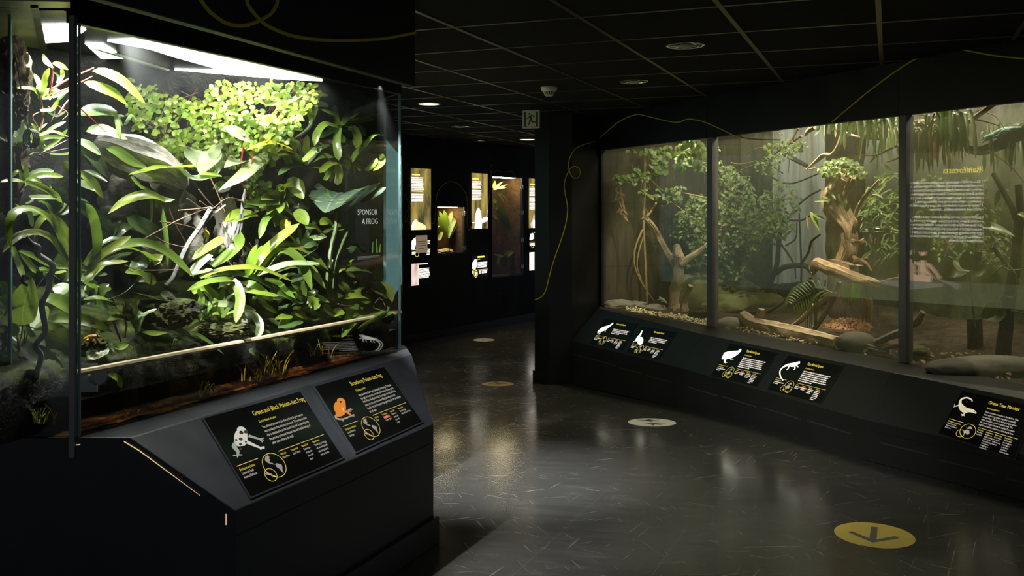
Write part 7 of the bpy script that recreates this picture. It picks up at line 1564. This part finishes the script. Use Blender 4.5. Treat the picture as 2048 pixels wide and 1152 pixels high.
for j in range(nn_):
    for i in range(nn_):
        u, v = (i/(nn_-1)-.5)*2, (j/(nn_-1)-.5)*2; h = max(-.03, .10*(1-(u*u+v*v))); q = V((c.x+u*.26, c.y+.02+v*.2, c.z-.02+h)); vs.append(q+V((0,0,.012*noise.noise(q*40))))
m.add(vs, [(j*nn_+i, j*nn_+i+1, (j+1)*nn_+i+1, (j+1)*nn_+i) for j in range(nn_-1) for i in range(nn_-1)])
for k in range(500):
    a, q = r.uniform(0, 6.28), math.sqrt(r.random()); p = V((c.x+.26*q*math.cos(a), c.y+.02+.2*q*math.sin(a), c.z-.015+.10*(1-q*q))); dr = V((r.uniform(-1,1), r.uniform(-1,1), r.uniform(-.2,.6)))*.022; leaf(m, [p, p+dr*.5, p+dr], .007, 'ovate', n=4)
tag(obj('bark_chip_mound', m, M['chips']), 'mound of reddish brown bark chips behind the smooth stone in the middle window', 'bark chips', None, 'stuff')
p = PW(1746, 466, .42); t = thing('steel_bowl', 'shiny steel feeding bowl in a ring holder right of the twisted trunk', 'bowl', p); m = MB(); R1 = 20*p.y/F
m.lathe(p, [(R1*.65,-.075),(R1*.92,-.03),(R1,.03),(R1*1.06,.033),(R1*.96,.028),(R1*.88,-.025),(R1*.6,-.068),(0,-.07)], 32); obj('bowl', m, M['chrome'], t)
m = MB(); m.tube([p+V((R1*1.05*math.cos(a*.2618), R1*1.05*math.sin(a*.2618), .01)) for a in range(25)], .004, 6); m.tube([p+V((R1,0.02,.01)), p+V((R1+.05,.25,.02))], .005, 6); obj('ring_holder', m, M['steel'], t)
p = PW(1712, 534, .40); t = thing('steel_bowl', 'low steel dish on the platform branch under the twisted trunk', 'bowl', p); m = MB(); R1 = 15*p.y/F
m.lathe(p, [(R1*.8,-.035),(R1*.97,0),(R1,.012),(R1*.94,.01),(R1*.75,-.028),(0,-.03)], 32); obj('bowl', m, M['steel'], t)
# pane 3
wood('hanging_log', 'long dark log with rough bark crossing the top of the widest window', 'log', 'bark', [([10,11,12,12,12,12,13,14], (.80,.65), C5((40,300),(200,300),(360,330),(500,390),(640,430),(760,400),(880,340),(1060,250)), .2)], n=16)
wood('pale_log', 'pale straw-coloured log end at the top left of the widest window', 'log', 'wood_pale', [([9,11,11,8], .75, C5((60,260),(180,235),(300,240),(460,260)), .18)], n=14)
wood('tan_branch', 'smooth branch rising to the top edge of the widest window', 'branch', 'wood_tan', [([3.5,4.5,5,5], .55, C5((480,260),(570,195),(660,130),(750,65)), .1), ([2,1.8,1.2], .55, C5((560,190),(680,210),(790,245)), .1), ([1.6,1.6,1.4], .5, C5((60,470),(150,450),(260,430)), .1), ([1.6,1.4,1], .6, C5((700,440),(860,550),(985,690)), .1), ([1.2,1,.8], .6, C5((660,130),(760,170),(830,270)), .1), ([1,1,.8], .6, C5((450,190),(580,140),(660,110)), .1)])
hang('spider_plant', 'dark hanging grassy leaves under the log at the left of the widest window', 'lf_olive', (1822,1925), 250, 78, 60, 53, .45, 2.6, ('lf_shrub','lf_olive','lf_dry'), .7)
hang('spider_plant', 'broad dark hanging leaves in front of the log, right window', 'lf_olive', (1890,1930), 225, 95, 16, 55, .40, 4.2, ('lf_shrub',), .4)
hang('spider_plant', 'hanging fringe of thin leaves at the far right under the log', 'lf_olive', (1965,2050), 265, 70, 36, 54, .8, 2.2, ('lf_shrub',), .5)
wood('pruned_tree', 'brown pruned tree trunk with cut limbs at the right edge', 'tree', 'bark', [([15,14,13,12,11,10,9], .5, C6((740,960),(750,800),(770,640),(790,470),(830,250),(840,100),(860,-60)), .1), ([8,7,6], .5, C5((975,1010),(955,880),(940,715)), .1), ([7,5.5,5,4.5], .5, C5((935,1010),(880,880),(800,730),(740,625)), .08), ([5,4,4], .45, C6((770,260),(720,190),(672,125)), .08)], n=16)
wood('climbing_vine', 'green climbing vine looping down the pruned trunk', 'vine', 'bamboo', [([1.6,1.6,1.5,1.4,1.3], .40, C6((770,240),(840,340),(820,480),(740,480),(710,550)), .05), ([1.4,1.4,1.2], .4, C6((760,250),(700,290),(650,330)), .05), ([1.4,1.3,1.2], .4, C6((800,580),(850,590),(890,600)), .05), ([2,2,1.8,1.6], .42, C6((740,260),(790,290),(900,280),(960,260)), .05)])
for o in list(COL.objects):
    if o.name.startswith('climbing_vine'): o.data.materials[0] = M['stem_green']
plant('philodendron', 'big dark fan-shaped leaves low in the widest window', 'lf_olive', [('ovate', 13, .5, C6((500,300),(440,260),(385,215))), ('ovate', 14, .5, C6((500,290),(480,220),(490,150))), ('ovate', 13, .5, C6((510,290),(550,220),(590,155))), ('ovate', 16, .52, C6((480,310),(400,300),(330,330))), ('ovate', 14, .48, C6((540,300),(610,300),(650,350)))], [(2,.5,C6((500,310),(520,500),(540,700)),2)], fn=WPt)
plant('climber', 'broad green leaves on the pruned trunk', 'lf_mid', [('heart', 12, .38, C5((720,1050),(800,1080),(915,1125))), ('heart', 7, .36, C5((1000,960),(960,945),(925,945)),{'mat':'lf_bright'}), ('ovate', 15, .4, C6((740,340),(690,380),(670,450))), ('ovate', 13, .42, C6((700,520),(640,590),(580,630)),{'mat':'lf_olive'}), ('ovate', 14, .44, C6((760,560),(700,640),(600,640)),{'mat':'lf_olive'}), ('lance', 6, .5, C5((790,750),(770,830),(750,890)))], (), fn=WPt)
bush('leafy_shrub', 'soft pale shrub far back in the widest window', 'lf_shrub', [(1985,500,60,40,140),(1900,490,40,30,60),(1860,400,40,60,60),(1960,400,60,50,70)], 36, 1.35, 12, 'lance', True, wide=.45)
bush('leafy_shrub', 'pale reedy leaves behind the wide window bar', 'lf_shrub', [(1770,400,40,60,110),(1765,480,36,40,60),(1740,430,20,40,30)], 37, 1.0, 26, 'strap', False, wide=.12)
wood('fallen_branch', 'pale curved fallen branch at the lower left of the widest window', 'branch', 'wood_tan', [([4,6,7,6], .32, C6((30,730),(80,690),(130,650),(165,590)), .12)])
wood('brown_post', 'reddish brown cut post standing in the widest window', 'post', 'bark', [([15,15,14], .75, C6((540,880),(540,780),(535,640)), .06)], n=16)

# ---------------------------------------------------------------- lamps
def area(name, loc, size, power, col, tgt=None, sy=None, spread=None):
    l = bpy.data.lights.new(name, 'AREA'); l.energy = power; l.color = col; l.size = size
    if sy: l.shape = 'RECTANGLE'; l.size_y = sy
    if spread: l.spread = spread
    o = bpy.data.objects.new(name, l); COL.objects.link(o); o.location = loc
    d = (V(tgt)-V(loc)) if tgt is not None else V((0,0,-1)); o.rotation_euler = d.to_track_quat('-Z', 'Y').to_euler(); return o
def spot(name, loc, tgt, power, ang, col, r=.03, blend=.4):
    l = bpy.data.lights.new(name, 'SPOT'); l.energy = power; l.color = col; l.spot_size = math.radians(ang); l.shadow_soft_size = r; l.spot_blend = blend
    o = bpy.data.objects.new(name, l); COL.objects.link(o); o.location = loc; o.rotation_euler = (V(tgt)-V(loc)).to_track_quat('-Z', 'Y').to_euler(); return o
# spots in the tank lid
spot('tank_spot', (-1.37, 3.17, 2.083), (0.02, 5.0, 0), 420, 58, (1,1,.96), .02, .6)
spot('tank_spot', (-.66, 4.66, 2.083), (-.02, 5.2, -.0), 1700, 44, (.97,1,1), .03, 1.0)
spot('tank_spot', PT(500,150,.14).to_tuple()[:2]+(2.085,), PT(470,420,.3), 34, 130, (1,1,.92), .03)
spot('tank_spot', PT(240,100,.22).to_tuple()[:2]+(2.085,), PT(180,520,.22), 60, 130, (1,1,.92), .03)
spot('tank_spot', PT(620,165,.06).to_tuple()[:2]+(2.085,), PT(640,480,.12), 15, 110, (1,1,.92), .03)
spot('tank_spot', (-1.66, 3.36, 2.083), PT(90,630,.22), 70, 80, (1,1,.92), .02)  # added to brighten the lower left leaves from behind
# warm lamps over the windowed enclosure
for u, pw in ((.9,20),(2.2,26),(3.4,30),(4.5,22)):
    p = W0+WD*u+WN*.75; area('enclosure_lamp', (p.x,p.y,2.85), .5, pw, (1,.90,.66), None, .5)
p = W0+WD*2.55+WN*.16; spot('fill_spot', (p.x,p.y,2.75), PW(1690,460,.6), 330, 45, (1,.88,.62), .05)  # added to light the trunk's front, which the overhead lamps miss
p = W0+WD*1.0+WN*.4; spot('fill_spot', (p.x,p.y,2.8), PW(1352,560,.55), 170, 50, (1,.90,.62), .05)  # added to brighten the cut stump
p = W0+WD*2.2+WN*1.3; spot('fill_spot', (p.x,p.y,2.8), PW(1600,420,1.6), 40, 90, (.86,.93,1), .08)
# lit downlights of the passage
for d_ in (d1, d2): spot('passage_downlight', (d_.x, d_.y, CEIL-.03), (d_.x, d_.y, 0), 18, 90, (1,.76,.45), .06)

# ---------------------------------------------------------------- repeats of a kind share a group
GROUPS = {'information_panel': 'information panels on the plinth and benches', 'wall_panel': 'lit panels on the far wall', 'downlight': 'round downlights in the tiled ceiling',
          'floor_sticker': 'round floor stickers', 'sloped_bench': 'sloped benches under the long windows', 'bromeliad': 'bromeliads', 'philodendron': 'philodendrons',
          'spider_plant': 'hanging spider plants', 'leafy_shrub': 'leafy shrubs in the long enclosure', 'maple_leaf_spray': 'leafy sprays in the column-side window',
          'strap_leaf_plant': 'strap-leaved plants', 'moss_clump': 'moss clumps in the planted tank', 'rock': 'rocks', 'tan_branch': 'bare tan branches',
          'pothos': 'pothos plants', 'pothos_rosette': 'shade rosettes', 'strap_rosette': 'strap rosettes', 'fern_rosette': 'fern rosettes', 'grey_stick': 'grey sticks in the planted tank',
          'wall_vivarium': 'vivariums let into the far wall', 'river_stone': 'smooth grey stones', 'thin_log': 'slanting sticks over the bark log', 'lizard': 'lizards', 'steel_bowl': 'steel bowls'}
for o in list(COL.objects):
    b = o.name.split('.')[0]
    if o.parent is None and b in GROUPS and o.get('label') and not o.get('group') and o.get('kind') is None: o['group'] = GROUPS[b]
